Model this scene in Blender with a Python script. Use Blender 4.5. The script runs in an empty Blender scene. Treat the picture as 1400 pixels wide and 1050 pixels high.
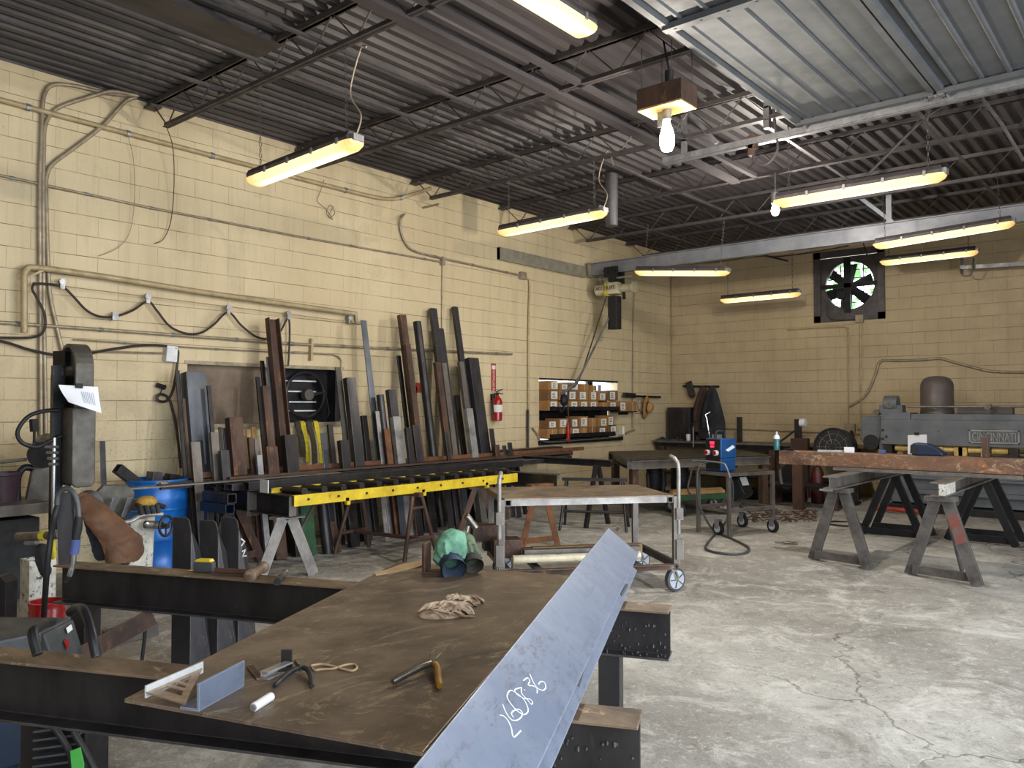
import bpy, math, random
from mathutils import Vector as V, Matrix
random.seed(7)
SC=bpy.context.scene
COL=SC.collection
# ---------------------------------------------------------------- camera frame
F_PX=1100.0; YAW=math.radians(40.1); PIT=math.atan(30/1100.)
CAM=V((8.31,0,1.6))
FH=V((-math.sin(YAW),math.cos(YAW),0)); RT=V((math.cos(YAW),math.sin(YAW),0)); UP=V((0,0,1))
FW=FH*math.cos(PIT)+UP*math.sin(PIT); VU=-FH*math.sin(PIT)+UP*math.cos(PIT)
def ray(px,py): return FW+RT*((px-700)/F_PX)+VU*((525-py)/F_PX)
def W(px,py,x=None,y=None,z=None,d=None):
    """sight line through a measured point of the photo met with a known plane of the room"""
    r=ray(px,py)
    if x is not None: k=(x-CAM.x)/r.x
    elif y is not None: k=(y-CAM.y)/r.y
    elif z is not None: k=(z-CAM.z)/r.z
    else: k=d
    return CAM+r*k
# ---------------------------------------------------------------- mesh builder
ORG={}
def basis(d,up=None):
    d=V(d).normalized(); up=V(up) if up is not None else V((0,0,1))
    if abs(d.dot(up.normalized()))>.995: up=V((0,1,0)) if abs(d.y)<.9 else V((1,0,0))
    s=d.cross(up).normalized(); u=s.cross(d).normalized()
    return d,s,u
class MB:
    def __init__(s): s.v=[]; s.f=[]
    def add(s,vs,fs):
        b=len(s.v); s.v+= [V(x) for x in vs]; s.f+=[tuple(b+i for i in q) for q in fs]; return s
    def box(s,x0,x1,y0,y1,z0,z1):
        return s.add([(x,y,z) for z in (z0,z1) for y in (y0,y1) for x in (x0,x1)],
          [(0,2,3,1),(4,5,7,6),(0,1,5,4),(2,6,7,3),(0,4,6,2),(1,3,7,5)])
    def bar(s,p0,p1,w,h,up=None):
        p0=V(p0);p1=V(p1); d,a,u=basis(p1-p0,up)
        vs=[p+a*(w/2*i)+u*(h/2*j) for p in (p0,p1) for j in (-1,1) for i in (-1,1)]
        return s.add(vs,[(0,2,3,1),(4,5,7,6),(0,1,5,4),(2,6,7,3),(0,4,6,2),(1,3,7,5)])
    def prof(s,p0,p1,pts,up=None):
        p0=V(p0);p1=V(p1); d,a,u=basis(p1-p0,up); n=len(pts)
        vs=[p+a*x+u*y for p in (p0,p1) for x,y in pts]
        return s.add(vs,[tuple(range(n-1,-1,-1)),tuple(range(n,2*n))]+[(i,(i+1)%n,n+(i+1)%n,n+i) for i in range(n)])
    def htube(s,p0,p1,w,h,t,up=None):
        p0=V(p0);p1=V(p1); d,a,u=basis(p1-p0,up)
        c=[(-1,-1),(1,-1),(1,1),(-1,1)]
        vs=[p+a*(i*(w/2-k))+u*(j*(h/2-k)) for p in (p0,p1) for k in (0,t) for i,j in c]
        fs=[]
        for i in range(4):
            j=(i+1)%4
            fs+=[(i,j,8+j,8+i),(4+j,4+i,12+i,12+j),(j,i,4+i,4+j),(8+i,8+j,12+j,12+i)]
        return s.add(vs,fs)
    def tube(s,pts,r,n=8,closed=False,cap=True):
        pts=[V(p) for p in pts]; m=len(pts)
        rs=r if isinstance(r,(list,tuple)) else [r]*m
        vs=[]; prev=None
        for i,p in enumerate(pts):
            if closed: t=pts[(i+1)%m]-pts[i-1]
            else: t=pts[min(i+1,m-1)]-pts[max(i-1,0)]
            t=t.normalized() if t.length>1e-9 else V((0,0,1))
            if prev is None: _,a,u=basis(t); 
            else:
                a=prev-t*prev.dot(t)
                a=a.normalized() if a.length>1e-6 else basis(t)[1]
            u=a.cross(t).normalized(); prev=a
            vs+=[p+(a*math.cos(2*math.pi*k/n)+u*math.sin(2*math.pi*k/n))*rs[i] for k in range(n)]
        fs=[]
        for i in range(m if closed else m-1):
            j=(i+1)%m
            fs+=[(i*n+k,i*n+(k+1)%n,j*n+(k+1)%n,j*n+k) for k in range(n)]
        if cap and not closed: fs+=[tuple(range(n-1,-1,-1)),tuple((m-1)*n+k for k in range(n))]
        return s.add(vs,fs)
    def cyl(s,p0,p1,r0,r1=None,n=16): return s.tube([p0,p1],[r0,r0 if r1 is None else r1],n)
    def lathe(s,o,ax,pr,n=20,up=None):
        o=V(o); d,a,u=basis(ax,up); vs=[];fs=[];m=len(pr)
        for r,h in pr: vs+=[o+d*h+(a*math.cos(2*math.pi*k/n)+u*math.sin(2*math.pi*k/n))*max(r,1e-4) for k in range(n)]
        for i in range(m-1): fs+=[(i*n+k,i*n+(k+1)%n,(i+1)*n+(k+1)%n,(i+1)*n+k) for k in range(n)]
        fs+=[tuple(range(n-1,-1,-1)),tuple((m-1)*n+k for k in range(n))]
        return s.add(vs,fs)
    def ball(s,c,r,n=12,sz=(1,1,1)):
        m=n//2; b=len(s.v)
        s.lathe((0,0,0),(0,0,1),[(r*math.sin(math.pi*i/m),-r*math.cos(math.pi*i/m)) for i in range(m+1)],n)
        for i in range(b,len(s.v)): q=s.v[i]; s.v[i]=V((q.x*sz[0]+c[0],q.y*sz[1]+c[1],q.z*sz[2]+c[2]))
        return s
    def slab(s,poly,th,nrm=None):
        poly=[V(p) for p in poly]
        if nrm is None: nrm=(poly[1]-poly[0]).cross(poly[2]-poly[0]).normalized()
        n=len(poly); lo=[p-V(nrm)*th for p in poly]
        return s.add(poly+lo,[tuple(range(n)),tuple(range(2*n-1,n-1,-1))]+[(i,n+i,n+(i+1)%n,(i+1)%n) for i in range(n)])
    def grid(s,fn,nu,nv):
        vs=[fn(i/nu,j/nv) for j in range(nv+1) for i in range(nu+1)]
        return s.add(vs,[(j*(nu+1)+i,j*(nu+1)+i+1,(j+1)*(nu+1)+i+1,(j+1)*(nu+1)+i) for j in range(nv) for i in range(nu)])
    def text(s,t,size,o,xd,ud,depth=.003,align='CENTER',sx=1.0):
        cu=bpy.data.curves.new('t','FONT'); cu.body=t; cu.size=size; cu.extrude=depth; cu.align_x=align; cu.align_y='CENTER'; cu.resolution_u=3
        ob=bpy.data.objects.new('t',cu); COL.objects.link(ob)
        dg=bpy.context.evaluated_depsgraph_get(); me=bpy.data.meshes.new_from_object(ob.evaluated_get(dg))
        xd=V(xd).normalized(); ud=V(ud).normalized(); nd=xd.cross(ud); o=V(o)
        s.add([o+xd*(v.co.x*sx)+ud*v.co.y+nd*v.co.z for v in me.vertices],[tuple(p.vertices) for p in me.polygons])
        bpy.data.objects.remove(ob); bpy.data.curves.remove(cu); bpy.data.meshes.remove(me)
        return s
    def to(s,name,mat,parent=None,base=None,bev=0,smooth=False,sub=0,label=None):
        if base is None:
            if parent is not None: base=ORG[parent.name]
            else:
                xs=[p.x for p in s.v];ys=[p.y for p in s.v];zs=[p.z for p in s.v]
                base=V(((min(xs)+max(xs))/2,(min(ys)+max(ys))/2,min(zs)))
        base=V(base)
        me=bpy.data.meshes.new(name); me.from_pydata([tuple(p-base) for p in s.v],[],s.f); me.validate(); me.update()
        mats=mat if isinstance(mat,list) else [mat]
        for m in mats: me.materials.append(M[m])
        ob=bpy.data.objects.new(name,me); COL.objects.link(ob); ORG[ob.name]=base
        if parent is not None:
            ob.parent=parent; ob.location=base-ORG[parent.name]
        else: ob.location=base
        if bev: 
            md=ob.modifiers.new('bevel','BEVEL'); md.width=bev; md.segments=2; md.limit_method='ANGLE'; md.angle_limit=math.radians(40)
        if sub:
            md=ob.modifiers.new('sub','SUBSURF'); md.levels=sub; md.render_levels=sub
        if smooth:
            for p in me.polygons: p.use_smooth=True
            if not sub:
                try: me.set_sharp_from_angle(angle=math.radians(50))
                except Exception: pass
        if label: ob['label']=label
        return ob
def each(mb,name,mat,parent,**k):
    par=list(range(len(mb.v)))
    def fd(i):
        while par[i]!=i: par[i]=par[par[i]]; i=par[i]
        return i
    for q in mb.f:
        for i in q[1:]: par[fd(i)]=fd(q[0])
    g={}
    for q in mb.f: g.setdefault(fd(q[0]),[]).append(q)
    out=[]
    for fs in g.values():
        m=MB(); ids=sorted({i for q in fs for i in q}); mp={i:j for j,i in enumerate(ids)}
        m.v=[mb.v[i] for i in ids]; m.f=[tuple(mp[i] for i in q) for q in fs]
        out.append(m.to(name,mat,parent,**k))
    return out
def T(name,label,cat,base=(0,0,0),group=None):
    o=bpy.data.objects.new(name,None); o.empty_display_size=.1; COL.objects.link(o); o.location=base; ORG[o.name]=V(base)
    o['label']=label; o['category']=cat
    if group: o['group']=group
    return o
def tag(o,label,cat,group=None,kind=None):
    o['label']=label; o['category']=cat
    if group: o['group']=group
    if kind: o['kind']=kind
    return o
def struct(name,mb,mat,parent=None,**k):
    o=mb.to(name,mat,parent,**k)
    if parent is None: o['kind']='structure'
    return o
def dup(root,loc=None,label=None,rotz=None,group=None,scale=None):
    def cp(o,par):
        c=o.copy(); COL.objects.link(c); ORG[c.name]=ORG.get(o.name,V((0,0,0)))
        if par is not None: c.parent=par; c.matrix_parent_inverse=o.matrix_parent_inverse
        for ch in kids.get(o.name,()): cp(ch,c)
        return c
    kids={}
    for o in COL.objects:
        if o.parent is not None: kids.setdefault(o.parent.name,[]).append(o)
    r=cp(root,None)
    if loc is not None: r.location=loc; ORG[r.name]=V(loc)
    if rotz is not None: r.rotation_euler=(0,0,rotz)
    if label: r['label']=label
    if group: r['group']=group
    return r
# profiles (side, up)
def I_(h,b,tw=.008,tf=.01): 
    h/=2;b/=2;w=tw/2
    return [(-b,-h),(b,-h),(b,-h+tf),(w,-h+tf),(w,h-tf),(b,h-tf),(b,h),(-b,h),(-b,h-tf),(-w,h-tf),(-w,-h+tf),(-b,-h+tf)]
def C_(h,b,t=.008): 
    h/=2
    return [(0,-h),(b,-h),(b,-h+t),(t,-h+t),(t,h-t),(b,h-t),(b,h),(0,h)]
def L_(a,b,t=.008): return [(0,0),(a,0),(a,t),(t,t),(t,b),(0,b)]
def arc(c,r,a0,a1,n,e1,e2):
    c=V(c);e1=V(e1);e2=V(e2)
    return [c+e1*(r*math.cos(a0+(a1-a0)*i/n))+e2*(r*math.sin(a0+(a1-a0)*i/n)) for i in range(n+1)]
def smooth(pts,n=6):
    pts=[V(p) for p in pts]; out=[]
    for i in range(len(pts)-1):
        p0=pts[max(i-1,0)];p1=pts[i];p2=pts[i+1];p3=pts[min(i+2,len(pts)-1)]
        for k in range(n):
            t=k/n
            out.append(.5*((2*p1)+(p2-p0)*t+(2*p0-5*p1+4*p2-p3)*t*t+(3*p1-p0-3*p2+p3)*t**3))
    return out+[pts[-1]]
# ---------------------------------------------------------------- materials
M={}
def lin(c): return tuple(((x/255)/12.92 if x/255<=.04045 else ((x/255+.055)/1.055)**2.4) for x in c)+(1,)
class NT:
    def __init__(s,name):
        s.m=bpy.data.materials.new(name); s.m.use_nodes=True; s.t=s.m.node_tree; s.n=s.t.nodes; s.b=s.n['Principled BSDF']; M[name]=s.m
    def new(s,ty,**k):
        x=s.n.new(ty)
        for a,b in k.items():
            if a in x.inputs.keys(): x.inputs[a].default_value=b
            else: setattr(x,a,b)
        return x
    def l(s,a,b): s.t.links.new(a,b)
    def coord(s,kind='Object',scale=(1,1,1),rot=(0,0,0)):
        c=s.new('ShaderNodeTexCoord'); mp=s.new('ShaderNodeMapping'); mp.inputs['Scale'].default_value=scale; mp.inputs['Rotation'].default_value=rot
        s.l(c.outputs[kind],mp.inputs[0]); return mp.outputs[0]
    def pos(s): return s.new('ShaderNodeNewGeometry').outputs['Position']
    def noise(s,vec,scale,detail=4,rough=.6,dist=0):
        x=s.new('ShaderNodeTexNoise'); x.inputs['Scale'].default_value=scale; x.inputs['Detail'].default_value=detail; x.inputs['Roughness'].default_value=rough; x.inputs['Distortion'].default_value=dist
        s.l(vec,x.inputs['Vector']); return x.outputs['Fac']
    def ramp(s,fac,stops):
        x=s.new('ShaderNodeValToRGB'); e=x.color_ramp.elements
        while len(e)<len(stops): e.new(.5)
        for i,(p,c) in enumerate(stops): e[i].position=p; e[i].color=c if len(c)==4 else lin(c)
        s.l(fac,x.inputs[0]); return x.outputs[0]
    def val(s,fac,a,b,c=0.,d=1.):
        x=s.new('ShaderNodeMapRange'); x.inputs[1].default_value=a;x.inputs[2].default_value=b;x.inputs[3].default_value=c;x.inputs[4].default_value=d
        s.l(fac,x.inputs[0]); return x.outputs[0]
    def mix(s,fac,a,b,mode='MIX'):
        x=s.new('ShaderNodeMix'); x.data_type='RGBA'; x.blend_type=mode
        for sock,vv in ((x.inputs[0],fac),(x.inputs[6],a),(x.inputs[7],b)):
            if hasattr(vv,'is_linked'): s.l(vv,sock)
            else: sock.default_value=vv if not isinstance(vv,tuple) or len(vv)==4 else lin(vv)
        return x.outputs[2]
    def math(s,op,a,b=0.):
        x=s.new('ShaderNodeMath'); x.operation=op
        for i,vv in enumerate((a,b)):
            if hasattr(vv,'is_linked'): s.l(vv,x.inputs[i])
            else: x.inputs[i].default_value=vv
        return x.outputs[0]
    def bump(s,h,st=.3,dist=.01):
        x=s.new('ShaderNodeBump'); x.inputs['Strength'].default_value=st; x.inputs['Distance'].default_value=dist
        s.l(h,x.inputs['Height']); s.l(x.outputs[0],s.b.inputs['Normal'])
    def col(s,c): s.l(c,s.b.inputs['Base Color'])
def mat(name,c1,c2=None,rough=.6,metal=0.,scale=6.,lo=.35,hi=.65,bump=.0,spots=None,stretch=(1,1,1),emit=None,coat=0,sheen=0):
    n=NT(name); b=n.b
    b.inputs['Roughness'].default_value=rough; b.inputs['Metallic'].default_value=metal
    if c2 is None: c2=tuple(x*.85 for x in c1)
    vec=n.coord('Object',stretch); f=n.noise(vec,scale,6,.65)
    c=n.ramp(f,[(lo,c1),(hi,c2)])
    if spots:
        f2=n.noise(vec,spots[2],5,.7); c=n.mix(n.val(f2,spots[1],spots[1]+.08),c,spots[0])
    n.col(c)
    n.l(n.val(f,.3,.7,rough*.8,min(1,rough*1.2)),b.inputs['Roughness'])
    if bump: n.bump(n.noise(vec,scale*4,4),bump,.01)
    if coat: b.inputs['Coat Weight'].default_value=coat
    return n
def emis(name,c,st):
    n=NT(name); n.b.inputs['Base Color'].default_value=lin(c); n.b.inputs['Emission Color'].default_value=lin(c); n.b.inputs['Emission Strength'].default_value=st; n.b.inputs['Roughness'].default_value=.4
# block walls: painted concrete masonry, courses of 0.203 m
def blockwall(name,axis,tint=(196,178,140),dark=(176,158,122)):
    n=NT(name); g=n.pos(); sp=n.new('ShaderNodeSeparateXYZ'); n.l(g,sp.inputs[0])
    cb=n.new('ShaderNodeCombineXYZ'); n.l(sp.outputs[axis],cb.inputs[0]); n.l(n.math('ADD',sp.outputs['Z'],-.03),cb.inputs[1])
    br=n.new('ShaderNodeTexBrick'); br.offset=.5; n.l(cb.outputs[0],br.inputs['Vector'])
    for k,vv in (('Scale',1.),('Mortar Size',.0035),('Mortar Smooth',.6),('Bias',0.),('Brick Width',.406),('Row Height',.203)): br.inputs[k].default_value=vv
    br.inputs['Color1'].default_value=(.42,.42,.42,1); br.inputs['Color2'].default_value=(.58,.58,.58,1); br.inputs['Mortar'].default_value=(.5,.5,.5,1)
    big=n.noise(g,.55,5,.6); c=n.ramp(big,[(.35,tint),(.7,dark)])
    c=n.mix(n.val(br.outputs['Color'],.42,.58,0,.10),c,(190,170,134))
    # vertical grime streaks and soot
    st=n.new('ShaderNodeMapping'); st.inputs['Scale'].default_value=(5,5,.35); n.l(g,st.inputs[0]); sk=n.noise(st.outputs[0],1.4,5,.7)
    c=n.mix(n.val(sk,.48,.8,0,.34),c,(140,120,94))
    c=n.mix(n.val(n.noise(g,.9,6,.7,.8),.56,.75,0,.45),c,(146,128,102))
    sp2=n.noise(g,38,3,.7); c=n.mix(n.val(sp2,.66,.72,0,.7),c,(84,70,54))
    # more dirt near the floor
    low=n.math('MULTIPLY',n.val(sp.outputs['Z'],2.4,.2,0,.85),n.val(n.noise(g,34,4,.75),.56,.66)); c=n.mix(low,c,(96,82,68))
    fr=n.math('FRACT',n.math('MULTIPLY',n.math('ADD',sp.outputs['Z'],-.03),1/.203)); edge=n.math('MINIMUM',fr,n.math('SUBTRACT',1.,fr))
    hz=n.math('MULTIPLY',n.val(edge,.008,.028,1,0),n.val(n.noise(cb.outputs[0],2.2,4,.7),.36,.6,.12,.9))
    mort=n.math('MAXIMUM',hz,n.math('MULTIPLY',br.outputs['Fac'],n.val(n.noise(cb.outputs[0],2.6,3),.4,.65,.05,.5))); c=n.mix(mort,c,(104,86,64))
    n.col(c); n.b.inputs['Roughness'].default_value=.62
    h=n.math('SUBTRACT',n.math('MULTIPLY',n.noise(g,60,4,.7),.25),br.outputs['Fac']); n.bump(h,.55,.008)
blockwall('block_left','Y',(211,193,156),(190,171,135)); blockwall('block_back','X',(188,168,134),(164,145,113))  # same paint; the back wall's dimmer light is put into a darker tint
n=NT('concrete'); g=n.pos(); big=n.noise(g,.5,6,.65,.6); c=n.ramp(big,[(.33,(122,117,111)),(.5,(154,150,143)),(.68,(190,187,180))])
c=n.mix(n.val(n.noise(g,2.4,10,.8,1.),.5,.62,0,.6),c,(214,211,203)); c=n.mix(n.val(n.noise(g,7,8,.8,1.5),.52,.62,0,.45),c,(112,105,96)); c=n.mix(n.val(n.noise(g,1.1,5,.7,2.),.56,.72,0,.6),c,(96,88,78))
c=n.mix(n.val(n.noise(g,18,9,.85,.8),.55,.6,0,.6),c,(206,202,192)); c=n.mix(n.val(n.noise(g,13,9,.85,1.2),.57,.62,0,.6),c,(98,92,84)); c=n.mix(n.val(n.noise(g,70,3,.7),.62,.70,0,.7),c,(88,82,72)); c=n.mix(n.val(n.noise(g,90,2,.6),.66,.72,0,.6),c,(210,204,190))
vo=n.new('ShaderNodeTexVoronoi'); vo.feature='DISTANCE_TO_EDGE'; vo.inputs['Scale'].default_value=.33
wp=n.new('ShaderNodeVectorMath'); wp.operation='ADD'; nz=n.new('ShaderNodeTexNoise'); nz.inputs['Scale'].default_value=2.2; nz.inputs['Detail'].default_value=6; n.l(g,nz.inputs['Vector'])
n.l(g,wp.inputs[0]); n.l(nz.outputs['Color'],wp.inputs[1]); n.l(wp.outputs[0],vo.inputs['Vector'])
crk=n.val(vo.outputs['Distance'],.0,.006,.8,0); c=n.mix(n.math('MULTIPLY',crk,n.val(n.noise(g,.45,2),.45,.55)),c,(58,52,45))
n.col(c); n.b.inputs['Roughness'].default_value=.8
n.bump(n.math('ADD',n.noise(g,45,5,.7),n.math('MULTIPLY',crk,-.8)),.45,.012)
mat('deck',(74,69,71),(52,48,51),.55,.15,3.,bump=.1,stretch=(1,.2,1))
mat('joist',(88,82,82),(66,61,62),.55,.3,5.)
mat('galv',(158,158,160),(120,120,124),.45,.6,8.)
mat('door_panel',(80,82,85),(68,70,73),.8,.0,2.,bump=.05)
mat('conduit',(166,152,128),(132,118,98),.45,.3,9.)
mat('pipe_paint',(178,160,124),(150,132,98),.5,.1,7.)
mat('cable_dark',(58,46,42),(38,30,28),.6,0,9.)
mat('rubber',(26,26,28),(16,16,18),.6,0,12.)
mat('black_metal',(40,40,44),(24,24,27),.45,.5,9.)
mat('mill_scale',(78,76,79),(38,37,40),.4,.5,5.,bump=.08,lo=.3,hi=.7,spots=((98,80,66),.64,7.),stretch=(1,1,.35))
mat('mill_blue',(92,98,108),(64,68,76),.4,.55,4.,bump=.05,spots=((120,90,66),.62,9.),stretch=(1,1,.3))
mat('steel_dark',(62,59,60),(30,29,31),.42,.5,6.,bump=.08,lo=.3,hi=.7,spots=((84,70,60),.66,8.),stretch=(1,1,.4))
mat('steel_grey',(118,111,104),(80,75,71),.45,.3,6.,bump=.05,spots=((96,74,58),.62,12.),stretch=(1,1,.4))
mat('steel_light',(164,160,156),(122,118,116),.42,.35,6.,bump=.05)
mat('rust_brown',(92,66,52),(58,44,38),.65,.25,5.,bump=.12,spots=((132,86,52),.6,9.),stretch=(1,1,.4))
mat('rust_orange',(124,78,46),(86,56,38),.75,.1,7.,bump=.12)
n=mat('rusty_beam',(122,90,70),(88,64,52),.7,.1,3.,bump=.2,stretch=(.6,1,1))
vec=n.coord('Object',(.7,1,1.3)); base=n.b.inputs['Base Color'].links[0].from_socket
c=n.mix(n.val(n.noise(vec,5,8,.8,1.),.52,.62,0,.85),base,(146,96,60)); c=n.mix(n.val(n.noise(vec,9,9,.85,1.5),.55,.62,0,.9),c,(196,168,132)); c=n.mix(n.val(n.noise(vec,2.5,6,.7),.58,.66,0,.7),c,(70,50,42)); n.col(c)
n=mat('plate_top',(130,112,96),(88,75,63),.45,.35,2.6,bump=.08,lo=.38,hi=.62)
vec=n.coord('Object',(1,.45,1)); base=n.b.inputs['Base Color'].links[0].from_socket
c=n.mix(n.val(n.noise(vec,4.5,9,.82,2.5),.54,.64,0,.75),base,(182,164,134)); c=n.mix(n.val(n.noise(vec,3,8,.75,1.),.58,.7,0,.6),c,(52,44,38)); c=n.mix(n.val(n.noise(n.coord('Object',(14,2,1),(0,0,.6)),6,3,.6),.66,.72,0,.5),c,(178,160,134)); n.col(c)
mat('flange_worn',(132,110,88),(84,70,58),.55,.35,6.,bump=.12,spots=((172,150,120),.6,14.),stretch=(.5,1,1))
n=mat('angle_blue',(128,138,158),(108,119,140),.42,.4,3.,bump=.05)
vec=n.coord('Object',(1,1,1),(0,0,0)); mp=n.new('ShaderNodeMapping'); mp.inputs['Rotation'].default_value=(0,0,-math.atan2(.896,-.445)); n.l(vec,mp.inputs[0])
m2=n.new('ShaderNodeMapping'); m2.inputs['Scale'].default_value=(.35,1,1); n.l(mp.outputs[0],m2.inputs[0]); base=n.b.inputs['Base Color'].links[0].from_socket
fine=n.val(n.noise(m2.outputs[0],70,5,.7),.5,.58); area=n.val(n.noise(m2.outputs[0],7,4,.7,.6),.5,.62); c=n.mix(n.math('MULTIPLY',n.math('MULTIPLY',fine,area),.75),base,(96,98,108))
m3=n.new('ShaderNodeMapping'); m3.inputs['Scale'].default_value=(.12,1,1); n.l(mp.outputs[0],m3.inputs[0]); c=n.mix(n.val(n.noise(m3.outputs[0],34,3,.6),.6,.68,0,.5),c,(104,112,130)); c=n.mix(n.val(n.noise(m2.outputs[0],16,5,.7),.66,.72,0,.6),c,(134,128,112)); n.col(c)
mat('weld_bead',(92,92,92),(60,60,62),.5,.4,30.)
mat('chalk',(225,226,224),(205,206,204),.9)
mat('yellow_paint',(226,198,52),(190,160,36),.45,.1,6.,spots=((70,60,44),.63,14.),bump=.05)
mat('white_metal',(206,208,208),(180,182,184),.5,0,8.)
mat('blue_drum',(34,116,204),(24,94,176),.32,.1,3.,spots=((150,168,186),.68,16.))
mat('white_speckle',(206,204,194),(168,164,154),.6,.05,9.,spots=((48,46,42),.56,30.),bump=.1)
mat('saw_grey',(92,88,80),(66,62,56),.55,.2,6.,bump=.1)
mat('leather',(112,78,54),(80,55,40),.75,0,4.,bump=.12)
mat('denim',(52,58,66),(40,44,52),.9,0,20.,bump=.1)
mat('jacket_brown',(74,52,40),(56,40,32),.85,0,6.,bump=.1)
mat('jacket_black',(44,44,50),(32,32,36),.85,0,6.,bump=.1)
mat('glove_green',(118,168,142),(72,116,94),.9,0,9.,bump=.15)
mat('glove_olive',(112,126,100),(84,96,78),.9,0,9.,bump=.15)
mat('glove_navy',(52,70,94),(38,50,68),.85,0,14.,bump=.12)
mat('glove_yellow',(186,148,60),(130,100,44),.9,0,16.,bump=.2)
mat('glove_dark',(58,54,48),(40,38,34),.9,0,16.,bump=.15)
mat('rag',(206,184,158),(140,116,96),.95,0,14.,bump=.1,lo=.4,hi=.6)
mat('chrome',(196,198,202),(170,172,176),.22,.9,8.)
mat('tool_steel',(138,132,124),(96,90,84),.35,.8,14.)
mat('tool_black',(44,46,52),(30,31,34),.4,.1,14.)
mat('grip_yellow',(186,140,46),(140,100,36),.6,0,16.)
mat('square_alu',(196,176,158),(160,138,120),.4,.6,20.)
mat('paper',(232,232,238),(220,220,226),.8,0,3.)
mat('paper_ink',(178,184,200),None,.8)
mat('cardboard',(164,122,74),(142,102,60),.85,0,5.,bump=.05)
mat('cardboard_dark',(128,92,56),(108,76,46),.85,0,5.)
mat('label_white',(226,224,216),(208,206,198),.8)
mat('label_ink',(58,56,58),None,.8)
mat('red_paint',(170,24,26),(132,18,20),.35,.05,6.,coat=.3)
mat('sign_red',(168,58,44),(150,48,38),.6)
mat('straw',(196,152,92),(162,120,68),.85,0,30.,bump=.2)
mat('shear_grey',(104,108,112),(84,88,92),.5,.1,3.,spots=((62,62,62),.64,7.))
mat('brass',(214,184,112),(168,136,74),.45,.1,9.)
mat('dome_brown',(96,86,82),(82,73,70),.5,.1,3.)
mat('welder_blue',(30,84,140),(24,66,116),.35,.05,6.)
mat('navy_box',(20,42,68),(15,32,54),.5,.1,6.)
mat('lens_reflection',(244,244,238),(210,222,222),.25,.0,10.)  # near-white base: the lens's bright reflection is put into its colour
mat('green_paint',(52,92,62),(40,72,50),.5,.1,6.)
mat('green_tag',(74,168,72),None,.6)
mat('strap_yellow',(214,196,44),(170,150,40),.85,0,30.)
mat('strap_dark',(70,64,50),(50,46,38),.9,0,30.)
mat('lumber',(176,140,92),(132,100,64),.8,0,8.,stretch=(1,.2,1),bump=.1)
mat('pale_pipe',(226,216,188),(196,180,148),.6,.1,7.,spots=((104,86,64),.6,12.))
mat('bucket_purple',(66,44,58),(52,36,46),.5)
mat('blue_sleeve',(78,92,150),(62,74,120),.6)
mat('white_plastic',(226,226,226),None,.45)
mat('brown_board',(120,102,84),(92,76,62),.7,0,2.2)
mat('box_grey',(150,144,128),(128,122,106),.55,.1,8.)
mat('hoist_cream',(204,196,166),(182,172,140),.45,.05,8.)
mat('sky_grey_beam',(140,142,148),(116,118,126),.45,.35,3.)
mat('wheel_grey',(190,196,204),(160,166,174),.4,.1,8.)
mat('can_teal',(70,128,132),(50,104,110),.35,.2,8.)
mat('foliage',(96,150,80),(60,112,56),.8,0,4.)
mat('duct',(108,106,108),(84,82,84),.45,.4,5.)
emis('led_red',(255,40,70),2.2)
mat('trestle_grey',(104,100,98),(66,62,60),.5,.35,6.,bump=.1,spots=((120,84,70),.64,7.))
mat('grey_plastic',(72,74,76),(52,54,56),.5)
mat('card_tan',(190,164,128),(168,140,104),.85)
mat('dark_red',(84,24,22),(60,18,17),.5)
mat('red_stain',(122,68,60),(98,88,84),.55,.2,14.,lo=.42,hi=.6)
mat('ink_black',(30,28,30),None,.7)
n=NT('lens_lit'); b=n.b; tc=n.new('ShaderNodeTexCoord'); sx_=n.new('ShaderNodeSeparateXYZ'); n.l(tc.outputs['Generated'],sx_.inputs[0])
ax_=n.math('ABSOLUTE',n.math('SUBTRACT',sx_.outputs['X'],.5)); ay_=n.math('ABSOLUTE',n.math('SUBTRACT',sx_.outputs['Y'],.5))
c=n.ramp(ax_,[(.0,(255,240,196)),(.36,(255,232,176)),(.45,(246,204,128)),(.5,(214,158,88))]); n.l(c,b.inputs['Emission Color'])
wv=n.math('SINE',n.math('MULTIPLY',sx_.outputs['X'],260.)); tube=n.val(ay_,.13,.3,1.7,0)
inner=n.val(ax_,.38,.44,1,0)
es=n.math('ADD',n.math('MULTIPLY',wv,.10),n.math('ADD',.92,n.math('MULTIPLY',tube,inner))); n.l(es,b.inputs['Emission Strength'])
b.inputs['Base Color'].default_value=lin((200,176,120)); b.inputs['Roughness'].default_value=.3
emis('tube_lit',(255,246,222),9.)
emis('bulb_lit',(255,244,226),40.)

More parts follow.
